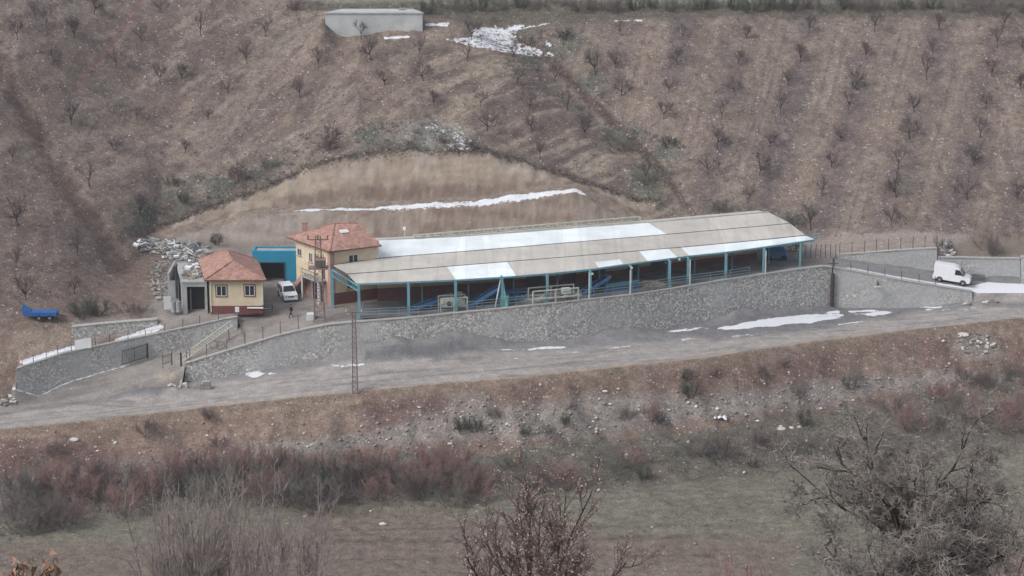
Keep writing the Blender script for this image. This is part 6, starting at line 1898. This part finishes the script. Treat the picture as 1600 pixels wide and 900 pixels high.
def sel_g(X, Y, px, py):
    y2 = np.interp(X, UP[3][0], UP[3][1]); y5 = np.interp(X, UP[6][0], UP[6][1])
    cut = (X > -47) & (X < 20) & (Y > y2 - .5) & (Y < y5 - 0.2)
    return (nrg.rand(len(X)) < 0.25 + 0.6 * fbm(X, Y, 3, 3, 73)) & (Y > y2) & ~cut
X, Y, Z = scatter_up(60000, 3, sel_g)
tufts('hillside_grass', X, Y, Z, 0.10 + 0.22 * nrg.rand(len(X)) ** 2, [M['tuft'], M['twig'], M['stone2'], M['moss']], 'dry winter weeds covering the orchard hillside', 'grass', 5, 0.035, 3, 0.9, [.35, .35, .15, .15])
scrub_polys = [[(190, 330), (280, 285), (370, 250), (450, 230), (490, 242), (475, 268), (420, 290), (330, 325), (250, 355), (200, 365)],
               [(560, 195), (640, 185), (720, 200), (760, 225), (740, 238), (640, 234), (570, 240), (540, 220)],
               [(930, 190), (1000, 200), (1070, 215), (1075, 250), (1010, 250), (955, 220)], [(960, 270), (1050, 240), (1060, 300), (1030, 330), (990, 300)],
               [(800, 60), (900, 40), (920, 70), (840, 110), (790, 110)], [(860, 130), (930, 110), (960, 160), (910, 190)], [(1100, 310), (1260, 345), (1270, 365), (1100, 338)],
               [(470, 205), (540, 210), (530, 238), (480, 240)], [(130, 470), (240, 480), (240, 500), (120, 500)], [(360, 285), (400, 270), (440, 285), (360, 320), (300, 335)]]
def sel_s(X, Y, px, py):
    k = np.zeros(len(X), bool)
    for p in scrub_polys: k |= inpoly(px + 25 * (fbm(X, Y, 3, 3, 74) - .5), py + 18 * (fbm(X, Y, 3, 3, 75) - .5), p)
    y2 = np.interp(X, UP[3][0], UP[3][1])
    return k & (fbm(X, Y, 2, 3, 76) > 0.42) & ((Y > y2) | (px < 245))
X, Y, Z = scatter_up(60000, 4, sel_s)
tufts('hillside_scrub', X, Y, Z, 0.2 + 0.4 * nrg.rand(len(X)) ** 2, [M['moss'], M['twiggrey'], M['twig'], M['twigdark'], M['tuft']], 'grey green scrub in patches on the hillside and above the cut bank', 'scrub', 12, 0.018, 4, 0.9, [.25, .2, .2, .25, .1])
def sel_v(X, Y, px, py):
    yn = np.interp(X, LOW[10][0], LOW[10][1]); yf = np.interp(X, LOW[9][0], LOW[9][1]); ys = np.interp(X, LOW[8][0], LOW[8][1])
    p = np.where(Y > yf, 0.12, np.where(Y > ys - 1.5, 0.85, 0.12)) * (0.3 + 1.4 * fbm(X, Y, 3, 3, 77))
    return (nrg.rand(len(X)) < p) & (Y < yn - 0.7)
X, Y, Z = scatter_low(60000, 5, sel_v)
tufts('valley_weeds', X, Y, Z, 0.10 + 0.35 * nrg.rand(len(X)) ** 3, [M['moss'], M['tuft'], M['twig'], M['twigdark']], 'grey green weeds and dry grass along the stream below the road bank', 'weeds', 7, 0.018, 5, 1.0, [.4, .35, .2, .05])

def sel_u(X, Y, px, py):
    w1 = 30 * (fbm(X, Y, 4, 3, 78) - .5); w2 = 24 * (fbm(X, Y, 4, 3, 79) - .5)
    a = inpoly(px + w1, py + w2, [(0, 755), (150, 742), (400, 722), (560, 722), (745, 720), (775, 765), (745, 800), (520, 808), (360, 795), (200, 812), (0, 850)])
    b = inpoly(px + w1, py + w2, [(760, 705), (960, 690), (1150, 672), (1330, 650), (1600, 610), (1600, 690), (1380, 700), (1230, 728), (1000, 755), (780, 770)])
    return (nrg.rand(len(X)) < 0.32 * a + 0.24 * b) & (fbm(X, Y, 2.2, 3, 80) > 0.36)
X, Y, Z = scatter_low(50000, 6, sel_u)
tufts('undergrowth', X, Y, Z, 0.3 + 0.8 * nrg.rand(len(X)) ** 2, [M['twig'], M['bark'], M['twigpink'], M['twigdark']], 'tangled undergrowth of reddish and grey stems along the stream, darkened as contact shade', 'undergrowth', 8, 0.016, 6, 0.8, [.2, .4, .1, .3])  # dark stem colours also stand in for contact shadow under the thicket shrubs

n_ = 1500; X = nrg.uniform(-50, 21, n_); Y = np.interp(X, UP[6][0], UP[6][1]) + nrg.normal(0.25, 0.45, n_); Z = up_h(X, Y)
tufts('cut_rim_scrub', X, Y, Z, 0.12 + 0.3 * nrg.rand(n_), [M['rim'], M['twig'], M['twigdark']], 'dark roots and weeds hanging along the upper rim of the cut bank', 'scrub', 8, 0.02, 8, 0.8, [.5, .25, .25])

# ------------------------------------------------------------------ bare trees and shrubs
def grow(rs, p, d, L_, r, lev, P, out):
    """append (level, p0, p1, r0, r1)"""
    ns = P['seg'][lev]; q = p; dd = d; pts = [p]
    for i in range(ns):
        dd = dd + rs.normal(0, P['wob'][lev], 3); dd[2] += P['up'][lev]; dd = dd / np.linalg.norm(dd)
        q2 = q + dd * L_ / ns; r0 = r * (1 - 0.7 * i / ns); r1 = r * (1 - 0.7 * (i + 1) / ns)
        out.append((lev, q, q2, r0, r1)); q = q2; pts.append((q, dd, r1))
    if lev + 1 >= len(P['n']): return
    n = P['n'][lev + 1]
    n = max(1, int(round(n * rs.uniform(0.8, 1.2))))
    for k in range(n):
        t = P['st'][lev] + (1 - P['st'][lev]) * ((k + rs.rand()) / n)
        i = min(ns - 1, int(t * ns)); a = pts[i][0] if i else p; b, bd, br = pts[i + 1]
        pos = a + (b - a) * (t * ns - i)
        az = rs.uniform(0, 6.28) if lev else (k + rs.rand() * .6) / n * 6.28
        an = math.radians(rs.uniform(*P['ang'][lev + 1])); u = np.cross(bd, [0.3, 0.2, 1.0]); u /= np.linalg.norm(u) + 1e-9; v = np.cross(bd, u)
        nd = bd * math.cos(an) + (u * math.cos(az) + v * math.sin(az)) * math.sin(an)
        grow(rs, pos, nd / np.linalg.norm(nd), P['len'][lev + 1] * rs.uniform(.65, 1.25) * (1 - 0.35 * t * (lev > 0)), max(P['rad'][lev + 1] * rs.uniform(.7, 1.2), 0.004), lev + 1, P, out)

def seg_mesh(name, segs, mat, parent=None, extra=None, emat=None, rmin=0.0):
    p0 = np.array([s[1] for s in segs]); p1 = np.array([s[2] for s in segs]); r0 = np.maximum([s[3] for s in segs], rmin); r1 = np.maximum([s[4] for s in segs], rmin)
    d = p1 - p0; d /= np.linalg.norm(d, axis=1)[:, None] + 1e-9
    ref = np.where(np.abs(d[:, 2:3]) < .9, np.array([[0, 0, 1.]]), np.array([[1., 0, 0]])); u = np.cross(d, ref); u /= np.linalg.norm(u, axis=1)[:, None]; v = np.cross(d, u)
    n = len(segs); K = 3 if np.mean(r0) < 0.05 else 6
    th = np.arange(K) * 2 * np.pi / K
    ring = lambda p, r: p[:, None] + r[:, None, None] * (np.cos(th)[None, :, None] * u[:, None] + np.sin(th)[None, :, None] * v[:, None])
    V = np.concatenate([ring(p0, r0), ring(p1 + d * 0.01, r1)], 1).reshape(-1, 3)
    f = np.array([[i, (i + 1) % K, K + (i + 1) % K, K + i] for i in range(K)])
    Fc = (f[None] + (np.arange(n) * 2 * K)[:, None, None]).reshape(-1, 4)
    o = mesh_tris(name, V, Fc, mat if isinstance(mat, list) else [mat], None, parent)
    return o

def make_plant(name, P, seed, tmat, cmat, label, cat, stems=1, srad=0.0, lean=(0, 8), split=0, group=None, rmin=0.0, buds=None):
    rs = np.random.RandomState(seed); segs = []
    for s in range(stems):
        az = rs.uniform(0, 6.28); an = math.radians(rs.uniform(*lean)); off = np.array([math.cos(az), math.sin(az), 0]) * srad * rs.rand()
        d = np.array([math.cos(az) * math.sin(an), math.sin(az) * math.sin(an), math.cos(an)])
        grow(rs, off + np.array([0, 0, -0.15]), d, P['len'][0] * rs.uniform(.75, 1.15), P['rad'][0] * rs.uniform(.7, 1.1), 0, P, segs)
    root = bpy.data.objects.new(name, None); root.empty_display_size = .3; C.objects.link(root); tag(root, label, cat, group)
    a = [s for s in segs if s[0] <= split]; b = [s for s in segs if s[0] > split]
    kids = [seg_mesh('trunk' if stems == 1 else 'stems', a, tmat, root, rmin=rmin), seg_mesh('crown' if stems == 1 else 'twigs', b, cmat, root, rmin=rmin)]
    if buds:
        mat, frac, size = buds; last = [s for s in segs if s[0] == len(P['n']) - 1]; V = []; Fc = []
        for s in last:
            if rs.rand() > frac: continue
            for q in range(2):
                c = s[1] + (s[2] - s[1]) * rs.uniform(.2, 1.05); e = rs.normal(0, 1, (3, 3)) * size; k = len(V); V += [c + e[0], c + e[1], c + e[2]]; Fc.append((k, k + 1, k + 2))
        kids.append(mesh_tris('buds', V, Fc, [M[mat]], None, root))
    CH[root.name] = kids
    return root

def place(proto, used, loc, rz, s, label=None, group=None, sz=None):
    if not used: o = proto; kids = None
    else:
        o = proto.copy(); C.objects.link(o)
        for ch in CH[proto.name]:
            c = ch.copy(); C.objects.link(c); c.parent = o
    o.location = loc; o.rotation_euler = (0, 0, rz); o.scale = (s, s, sz or s)
    if label: o['label'] = label
    if group: o['group'] = group
    return o

ORD = ['first', 'second', 'third', 'fourth', 'fifth', 'sixth', 'seventh', 'eighth', 'ninth', 'tenth', 'eleventh', 'twelfth', 'thirteenth', 'fourteenth', 'fifteenth', 'sixteenth', 'seventeenth', 'eighteenth', 'nineteenth', 'twentieth']
PO = dict(n=[1, 6, 6, 7], seg=[2, 3, 3, 2], len=[0.95, 1.6, 1.1, 0.7], rad=[0.11, 0.055, 0.026, 0.015], wob=[.08, .14, .2, .2], up=[0, .06, .05, .04], ang=[(0, 0), (28, 62), (25, 60), (25, 60)], st=[0.75, .35, .3, .3])
PT = [make_plant('orchard_tree', PO | dict(ang=[(0, 0), (18 + 5 * (i % 3), 48 + 6 * (i % 4)), (22, 55), (22, 55)], n=[1, 5 + i % 3, 6, 8]), 100 + i, M['bark'], M['twigorchard'], 'x', 'tree', split=1) for i in range(9)]
usedp = {}
def put_tree(px, py, label, group, s, i, reg='up'):
    g_ = ground_at(px, py, reg)
    if g_ is None: return None
    p_ = PT[(i * 5 + i // 9) % 9]; o = place(p_, usedp.get(p_.name, False), g_, rng.uniform(0, 6.28), s, label, group, s * rng.uniform(1.0, 1.35)); usedp[p_.name] = True
    return o
rows = [[(969, 56), (962, 106), (972, 150)], [(1067, 62), (1059, 101), (1045, 145), (1037, 187)], [(1166, 61), (1153, 101), (1147, 144), (1128, 187), (1120, 231), (1106, 273)],
        [(1264, 53), (1251, 98), (1231, 134), (1220, 181), (1203, 230), (1187, 275), (1168, 317)], [(1366, 50), (1353, 90), (1336, 137), (1326, 172), (1314, 222), (1299, 262), (1285, 307), (1267, 360)],
        [(1467, 47), (1456, 84), (1447, 125), (1428, 175), (1421, 217), (1403, 265), (1400, 310), (1392, 352)], [(1569, 44), (1558, 75), (1550, 119), (1540, 169), (1531, 216), (1521, 260), (1511, 312)],
        [(1598, 81), (1594, 140), (1589, 312)]]
ti = 0
for a, row in enumerate(rows):
    for b_, (px, py) in enumerate(row):
        put_tree(px, py, f'bare orchard tree, {ORD[b_]} from the top in the {ORD[a]} row right of the ravine', 'bare orchard trees on the right slope', rng.uniform(.78, 1.15), ti); ti += 1
leftT = [(53, 22), (147, 23), (27, 62), (116, 61), (73, 42), (250, 20), (314, 56), (222, 66), (416, 58), (181, 103), (386, 100), (284, 125), (84, 103), (356, 144), (325, 189), (214, 187), (111, 195), (180, 241), (290, 239),
         (140, 292), (20, 255), (469, 153), (250, 130), (372, 284), (497, 108), (219, 337), (122, 400), (25, 419), (40, 469), (116, 459), (28, 353)]
midT = [(564, 61), (580, 94), (601, 134), (655, 84), (661, 127), (731, 97), (678, 166), (750, 167), (809, 131), (803, 94), (867, 127), (828, 172), (831, 205), (762, 206), (844, 247), (887, 172), (737, 62), (516, 234), (914, 216), (930, 117), (1009, 288)]
for T, where, gname in ((leftT, 'on the left slope', 'bare orchard trees on the left slope'), (midT, 'on the spur above the cut bank', 'bare orchard trees on the middle spur')):
    bands = {}
    for px, py in T: bands.setdefault(int(py // 48), []).append((px, py))
    for bi, k in enumerate(sorted(bands)):
        for j_, (px, py) in enumerate(sorted(bands[k])):
            put_tree(px, py, f'orchard tree {where}, {ORD[j_]} from left in {ORD[bi]} line down', gname, rng.uniform(.75, 1.12), ti); ti += 1

# shrubs
PS = dict(n=[1, 9, 6], seg=[4, 3, 2], len=[2.6, 1.25, 0.7], rad=[0.04, 0.024, 0.019], wob=[.09, .14, .2], up=[.03, .08, .05], ang=[(0, 0), (15, 45), (20, 55)], st=[.2, .25, .3])
kinds = {'pink': [M['twigpink'], M['twigpink']], 'mauve': [M['twig'], M['twig']], 'grey': [M['twiggrey'], M['twiggrey']], 'dark': [M['twigdark'], M['twigdark']]}
words = {'pink': 'reddish', 'mauve': 'brownish', 'grey': 'grey green', 'dark': 'dark green'}
SH = {}
for k, mm in kinds.items():
    SH[k] = [make_plant('shrub', PS, 200 + i + len(SH) * 10, M['twig'] if k != 'dark' else M['bark'], mm[0], 'x', 'shrub', stems=14, srad=0.9, lean=(5, 55)) for i in range(2)]
def put_shrub(kind, loc, s, label, group, sz=None):
    p_ = rng.choice(SH[kind]); o = place(p_, usedp.get(p_.name, False), loc, rng.uniform(0, 6.28), s, label, group, sz); usedp[p_.name] = True; return o
sr = random.Random(31)
poly = [(0, 770), (120, 750), (260, 745), (400, 728), (560, 735), (740, 730), (765, 765), (745, 795), (520, 805), (360, 790), (200, 810), (0, 842)]
zones = [(130, 'at the left edge of the valley'), (260, 'below the left retaining wall'), (400, 'below the small cream house'), (550, 'left of the power pole'), (660, 'right of the power pole'), (800, 'at the right end of the thicket')]
pts = []
while len(pts) < 66:
    px, py = sr.uniform(0, 765), sr.uniform(725, 842)
    if inpoly(np.array([px]), np.array([py]), poly)[0] and all(abs(px - a) > 17 or abs(py - b) > 13 for a, b in pts): pts.append((px, py))
cnt = {}
for px, py in sorted(pts):
    u = sr.random(); edge = np.interp(px, [0, 400, 765], [790, 758, 760])
    kind = ('pink' if u < .62 else 'mauve' if u < .9 else 'grey') if py < edge else ('mauve' if u < .3 else 'grey' if u < .62 else 'pink' if u < .9 else 'dark')
    z_ = next(n for lim, n in zones if px < lim); key = (z_, kind); k = cnt.get(key, 0); cnt[key] = k + 1
    g_ = ground_at(px, py, 'low')
    put_shrub(kind, g_, sr.uniform(.75, 1.2), f'{words[kind]} thicket shrub {z_}, {ORD[k]} such from left', 'bare shrubs of the streamside thicket')
single = [('pink', 1425, 672, 1.15, 'rounded reddish shrub on the right, behind the top of the big thorny tree'), ('pink', 1556, 668, 1.5, 'largest and reddest rounded shrub near the right edge below the road bank'),
          ('pink', 1590, 655, 1.1, 'reddish shrub touching the right edge of the picture below the bank'), ('mauve', 1500, 655, 1.0, 'brownish shrub between the two reddish rounded shrubs on the right'), ('grey', 1478, 668, .9, 'grey green shrub low between the reddish rounded shrubs'),
          ('pink', 985, 725, .9, 'reddish shrub standing alone in the valley right of centre'), ('grey', 960, 742, .9, 'grey green shrub at the left foot of the lone reddish valley shrub'), ('dark', 1004, 752, .6, 'low dark shrub in front of the lone reddish valley shrub'),
          ('mauve', 830, 762, 1.0, 'brownish shrub just behind the budding foreground tree, on its left'), ('pink', 878, 765, 1.15, 'reddish shrub just behind the budding foreground tree'), ('grey', 806, 735, .8, 'grey green shrub right of the thicket end'),
          ('grey', 1088, 712, .9, 'grey green shrub in the valley left of the thorny tree'), ('mauve', 1125, 715, 1.0, 'brownish shrub in the valley nearest the left of the thorny tree'), ('mauve', 1200, 705, 1.0, 'brownish low shrub in the row behind the thorny tree, leftmost'),
          ('grey', 1240, 706, .9, 'grey green low shrub in the row behind the thorny tree'), ('dark', 1175, 732, .4, 'very small dark bush on the field edge left of the thorny tree'), ('mauve', 1395, 648, .8, 'brownish shrub above the thorny tree on the stony band'),
          ('grey', 1330, 607, .85, 'dark round shrub on the bank below the snow patches'), ('dark', 1080, 622, .75, 'dark green bush halfway down the bank, right of centre'), ('dark', 1076, 598, .55, 'small dark green bush at the road edge above the larger dark one'),
          ('grey', 1250, 620, .6, 'grey green sapling bush on the bank left of the dark round shrub'), ('dark', 1255, 668, .6, 'dark narrow bush at the foot of the bank behind the thorny tree'), ('mauve', 1228, 575, .35, 'tiny brown bush high on the bank under the long snow patch'),
          ('dark', 720, 678, .55, 'dark narrow bush on the stony band, left one of the pair right of the pole'), ('dark', 742, 676, .5, 'dark narrow bush on the stony band, right one of the pair right of the pole'), ('mauve', 772, 652, .4, 'small brown bush on the bank below the middle of the shed'),
          ('dark', 822, 682, .4, 'little dark bush on the stony band below the cream guard barrier'), ('grey', 860, 683, .5, 'grey bush on the stony band, left of the one with a dark crown'), ('dark', 887, 668, .45, 'dark pointed little bush on the white stony band'),
          ('mauve', 980, 657, .55, 'brown bush on the stony band just left of the tall rust coloured bush'), ('pink', 1016, 660, .65, 'tall narrow rust coloured bush on the stony band right of centre'), ('dark', 1030, 663, .35, 'tiny dark bush beside the rust coloured one'),
          ('mauve', 895, 640, .3, 'tiny brown bush halfway up the bank below the third conveyor'), ('mauve', 231, 682, .7, 'brown shrub on the bank top left of centre near the road'), ('mauve', 325, 660, .6, 'dark hollow brown shrub at the road edge below the cream house'),
          ('mauve', 340, 705, .6, 'brown shrub on the bank under the road edge shrub below the cream house'), ('dark', 555, 723, .5, 'small dark sapling straight below the power pole'), ('mauve', 85, 715, .6, 'brown shrub on the dark soil bank at far left'),
          ('mauve', 1190, 585, .45, 'faint brown sapling on the bank below the snow patches, left one'), ('mauve', 1120, 590, .4, 'faint brown sapling on the bank right of the dark green bushes'), ('pink', 1470, 625, .8, 'reddish shrub at the foot of the bank under the boulder patch'),
          ('mauve', 1545, 610, .9, 'brown shrub on the bank below the boulder patch at far right'), ('grey', 1590, 600, .9, 'grey shrub on the bank at the right edge of the picture'), ('mauve', 1510, 600, .7, 'brown shrub left of the one below the boulder patch')]
for kind, px, py, s, lab in single:
    g_ = ground_at(px, py, 'low'); put_shrub(kind, g_, s * .95, lab, 'scattered shrubs on the bank and valley floor', s * (1.15 if 'narrow' in lab or 'pointed' in lab else .9))
# shrubs of the hill and along the plateau edge
k = 0
for px in range(470, 1600, 25):
    if 500 < px < 665: continue
    g_ = ground_at(px + sr.uniform(-6, 6), 24 + sr.uniform(-3, 2), 'up')
    if g_ is None: continue
    kind = sr.choice(['dark', 'dark', 'grey', 'mauve'])
    ref = 'left of the ravine head' if px < 870 else ('above the first rows' if px < 1230 else 'above the last rows')
    key = (ref, kind); c_ = cnt.get(key, 0); cnt[key] = c_ + 1
    put_shrub(kind, g_ + Vector((0, sr.uniform(1, 4), 0)), sr.uniform(.6, .95), f'{words[kind]} bush in the hilltop hedge {ref}, {ORD[c_]} such from left', 'bushes of the hilltop hedge')
hill = [('mauve', 515, 236, .7, 'round brown shrub left of the snowy scree above the cut bank'), ('grey', 240, 330, .6, 'grey green shrub above the rubble heap, left of the cut bank'), ('dark', 290, 318, .55, 'dark shrub on the scrub band left of the cut bank'), ('mauve', 372, 285, .7, 'brown shrub in the scrub band upper left of the cut bank'),
        ('grey', 420, 262, .6, 'grey shrub at the upper end of the scrub band'), ('dark', 268, 292, .5, 'dark shrub at the upper edge of the scrub band on the left slope'), ('grey', 1012, 290, .75, 'grey green rounded bush in the ravine above the shed'), ('grey', 975, 235, .7, 'grey bush in the ravine, higher up the slope'),
        ('dark', 1045, 232, .6, 'dark bush on the right side of the ravine'), ('mauve', 640, 232, .45, 'brown bush on the snowy scree above the cut bank, left one'), ('mauve', 690, 226, .5, 'brown bush on the snowy scree above the cut bank, right one'), ('mauve', 735, 233, .55, 'brown bush on the upper lip of the cut bank'),
        ('grey', 1336, 138, .6, 'grey green bush amid the orchard rows of the right slope'), ('dark', 130, 498, .9, 'dark olive bush on the slope right of the blue trailer'), ('dark', 155, 494, .8, 'dark olive bush right of the first one beside the blue trailer'), ('mauve', 210, 492, .5, 'low brown bush left of the grey garage'),
        ('dark', 1480, 392, .55, 'dark bush growing where the upper retaining walls meet'), ('mauve', 1542, 392, .8, 'brown bush above the level retaining wall behind the van'), ('grey', 1555, 400, .5, 'grey bush close above the level retaining wall'), ('mauve', 1125, 335, .7, 'brown bush above the right half of the shed roof'),
        ('grey', 1240, 350, .6, 'grey green bush at the back corner of the shed roof'), ('dark', 190, 30, .01, ''), ('dark', 340, 384, .6, 'black-brown heap-like bush behind the small house roof'), ('grey', 820, 70, .7, 'grey bush below the snow at the ravine head'), ('dark', 880, 62, .6, 'dark bush right of the snow at the ravine head')]
for kind, px, py, s, lab in hill:
    if not lab: continue
    g_ = ground_at(px, py, 'up'); put_shrub(kind, g_, s, lab, 'shrubs scattered on the hillside', s * .85)

# ------------------------------------------------------------------ foreground trees on the near slope
def near_loc(px, Y):
    X = (px - 800) / F * (Y * cp + (H - (80 - 0.44 * Y)) * sp); z = float(low_h(np.array([X]), np.array([Y]))[0]); return Vector((X, Y, z))
# big thorny tree, right
PB = dict(n=[1, 20, 9, 8, 6, 3], seg=[4, 7, 5, 4, 3, 2], len=[6.8, 3.7, 1.8, 0.95, 0.45, 0.22], rad=[0.24, 0.08, 0.038, 0.021, 0.014, 0.011], wob=[.05, .2, .28, .3, .3, .3], up=[0, .03, .03, .02, .02, 0],
          ang=[(0, 0), (22, 100), (25, 75), (30, 75), (30, 80), (40, 90)], st=[.38, .2, .15, .1, .1, .1])
t = make_plant('thorn_tree', PB, 401, M['bark'], M['twigthorn'], 'big gnarled bare thorny tree in the right foreground, reaching up from below the picture', 'tree', lean=(0, 4), split=2)
t.location = near_loc(1385, 76) + Vector((0, 0, -0.1)); t.rotation_euler = (0, 0, 0.6); t.scale = (1.2, 1.2, 1.1)
PV = dict(n=[1, 13, 9, 8, 4], seg=[2, 7, 4, 3, 2], len=[1.6, 4.7, 1.6, 0.75, 0.35], rad=[0.2, 0.085, 0.034, 0.018, 0.012], wob=[.03, .07, .12, .18, .2], up=[0, .10, .12, .1, .05], ang=[(0, 0), (14, 52), (20, 48), (22, 52), (25, 60)], st=[.6, .25, .25, .25, .2])
t = make_plant('budding_tree', PV, 402, M['bark'], M['twigbud'], 'bare upright tree with pinkish buds in the middle foreground', 'tree', lean=(0, 4), split=1, buds=('bud', 0.7, 0.026))
t.location = near_loc(845, 76); t.rotation_euler = (0, 0, 1.0)
PM = dict(n=[1, 9, 5, 3], seg=[7, 4, 3, 2], len=[7.6, 1.7, 0.8, 0.4], rad=[0.05, 0.022, 0.016, 0.013], wob=[.035, .08, .14, .2], up=[.02, .12, .1, .05], ang=[(0, 0), (12, 30), (15, 40), (20, 50)], st=[.35, .2, .2, .2])
for px, Y, st_, s, lab in ((300, 104, 24, 1.0, 'clump of many thin upright grey stems in the left foreground, wider of the two'), (368, 106, 19, .97, 'clump of thin upright grey stems just right of the widest clump in the left foreground'), (462, 102, 17, .95, 'narrower clump of thin upright grey stems, rightmost of the left foreground clumps')):
    t = make_plant('sapling_clump', PM, int(px), M['twig'], M['twigmauve2'], lab, 'shrub', stems=st_, srad=1.7, lean=(1, 15), group='upright stem clumps in the left foreground'); t.location = near_loc(px, Y); t.scale = (s, s, s)
t = make_plant('bare_shrub', PB | dict(n=[1, 8, 7, 7, 5], seg=[3, 6, 4, 3, 2], len=[1.6, 2.6, 1.4, .7, .35], rad=[.15, .06, .03, .014, .009]), 407, M['bark'], M['twig'], 'dark tangled bare shrub in the bottom right corner of the foreground', 'shrub', lean=(0, 8), split=1)
t.location = near_loc(1585, 92) + Vector((0, 0, .3)); t.scale = (1.3, 1.3, 1.25)
t = make_plant('bare_shrub', PS, 408, M['twigpink'], M['twigpink'], 'reddish fine-twigged shrub between the thorny tree and the right corner', 'shrub', stems=14, srad=1.2, lean=(3, 35)); t.location = near_loc(1520, 100); t.scale = (1.7, 1.7, 1.9)
t = make_plant('leafy_branch', dict(n=[1, 6, 6, 5], seg=[3, 4, 3, 2], len=[1.2, 1.1, .6, .3], rad=[.05, .03, .015, .01], wob=[.1, .15, .2, .2], up=[0, .05, 0, 0], ang=[(0, 0), (20, 60), (25, 60), (30, 70)], st=[.3, .2, .2, .2]), 409, M['bark'], M['bark'],
               'shrub with dry brown leaves in the bottom left corner', 'shrub', lean=(5, 15), split=1, buds=('dryleaf', 1.0, 0.05)); t.location = near_loc(8, 60) + Vector((0, 0, 0.1)); t.scale = (1.5, 1.5, 2.2)
t = make_plant('bare_shrub', PS, 411, M['twigpink'], M['twigpink'], 'low pinkish twiggy shrub in the foreground between the budding tree and the thorny tree', 'shrub', stems=12, srad=1.4, lean=(3, 35)); t.location = near_loc(1130, 120); t.scale = (1.25, 1.25, 1.5)
for px, Y, sd_, s, lab in ((500, 125, 412, 1.2, 'pinkish twiggy shrub at the bottom edge right of the upright stem clumps'), (760, 95, 413, .8, 'small pinkish twiggy shrub at the lower left of the budding tree'), (930, 100, 414, .9, 'small pinkish twiggy shrub at the lower right of the budding tree')):
    t = make_plant('bare_shrub', PS, sd_, M['twigpink'], M['twig'], lab, 'shrub', stems=11, srad=1.1, lean=(3, 35)); t.location = near_loc(px, Y); t.scale = (s, s, s * 1.25)

# single large boulders one can point at
for px, py, s, lab in ((1505, 524, .55, 'large flat pale boulder at the top of the boulder patch below the road, far right'), (1220, 671, .42, 'largest of three pale boulders lying in a row in the valley behind the thorny tree'), (1236, 669, .3, 'middle one of three pale boulders in a row in the valley'),
                       (1249, 668, .24, 'rightmost and smallest of three pale boulders in a row in the valley'), (116, 688, .4, 'pale slanting stone on the bank at far left'), (945, 612, .28, 'pale stone on the upper bank below the yellowish heap'), (598, 820, .3, 'white stone lying on the field edge below the thicket'),
                       (703, 694, .25, 'pale stone at the upper edge of the thicket right of the pole'), (105, 776, .28, 'pale stone above the thicket at far left')):
    g_ = ground_at(px, py, 'low'); r_ = np.random.RandomState(int(px)); m = MB(); N = 9; rings = []
    for iz, (zz, rr) in enumerate(((-.3, .8), (0.05, 1.05), (0.4, .9), (0.62, .5))):
        rings.append([(s * rr * math.cos(2 * math.pi * k / N) * 1.4 * r_.uniform(.85, 1.15), s * rr * math.sin(2 * math.pi * k / N) * r_.uniform(.85, 1.15), s * zz * r_.uniform(.85, 1.15)) for k in range(N)])
    for A_, B_2 in zip(rings[:-1], rings[1:]):
        for k in range(N): m.poly([A_[k], A_[(k + 1) % N], B_2[(k + 1) % N], B_2[k]])
    m.poly(rings[-1]); o = m.build('boulder', M['stone']); o.location = g_; tag(o, lab, 'boulder', 'single pale boulders')
g_ = ground_at(1126, 655, 'low'); t = thing('plastic_sheet', tuple(g_), 'crumpled white plastic sheet caught at the foot of the bank right of centre', 'litter')
m = MB(); r_ = random.Random(3)
G = [[(x * .25 - .8, y * .25 - .4, r_.uniform(0, .5)) for x in range(7)] for y in range(4)]
for y in range(3):
    for x in range(6): m.poly([G[y][x], G[y][x + 1], G[y + 1][x + 1], G[y + 1][x]])
m.build('sheet', M['white'], t)

# ------------------------------------------------------------------ haze
if HAZE > 0:
    m = MB(); m.hexa([(-430, -205, -16), (470, -205, -16), (470, 905, -16), (-430, 905, -16)], [(-430, -205, 155), (470, -205, 155), (470, 905, 155), (-430, 905, 155)])
    hm = bpy.data.materials.new('thin_haze'); hm.use_nodes = True; nt = hm.node_tree
    for n_ in list(nt.nodes): nt.nodes.remove(n_)
    vo_ = nt.nodes.new('ShaderNodeVolumePrincipled'); vo_.inputs['Color'].default_value = (0.86, 0.88, 0.95, 1); vo_.inputs['Density'].default_value = HAZE; vo_.inputs['Anisotropy'].default_value = 0.0
    oo = nt.nodes.new('ShaderNodeOutputMaterial'); nt.links.new(vo_.outputs[0], oo.inputs['Volume'])
    o = m.build('haze', hm); o['kind'] = 'stuff'; o['label'] = 'thin winter haze over the valley'; o['category'] = 'haze'
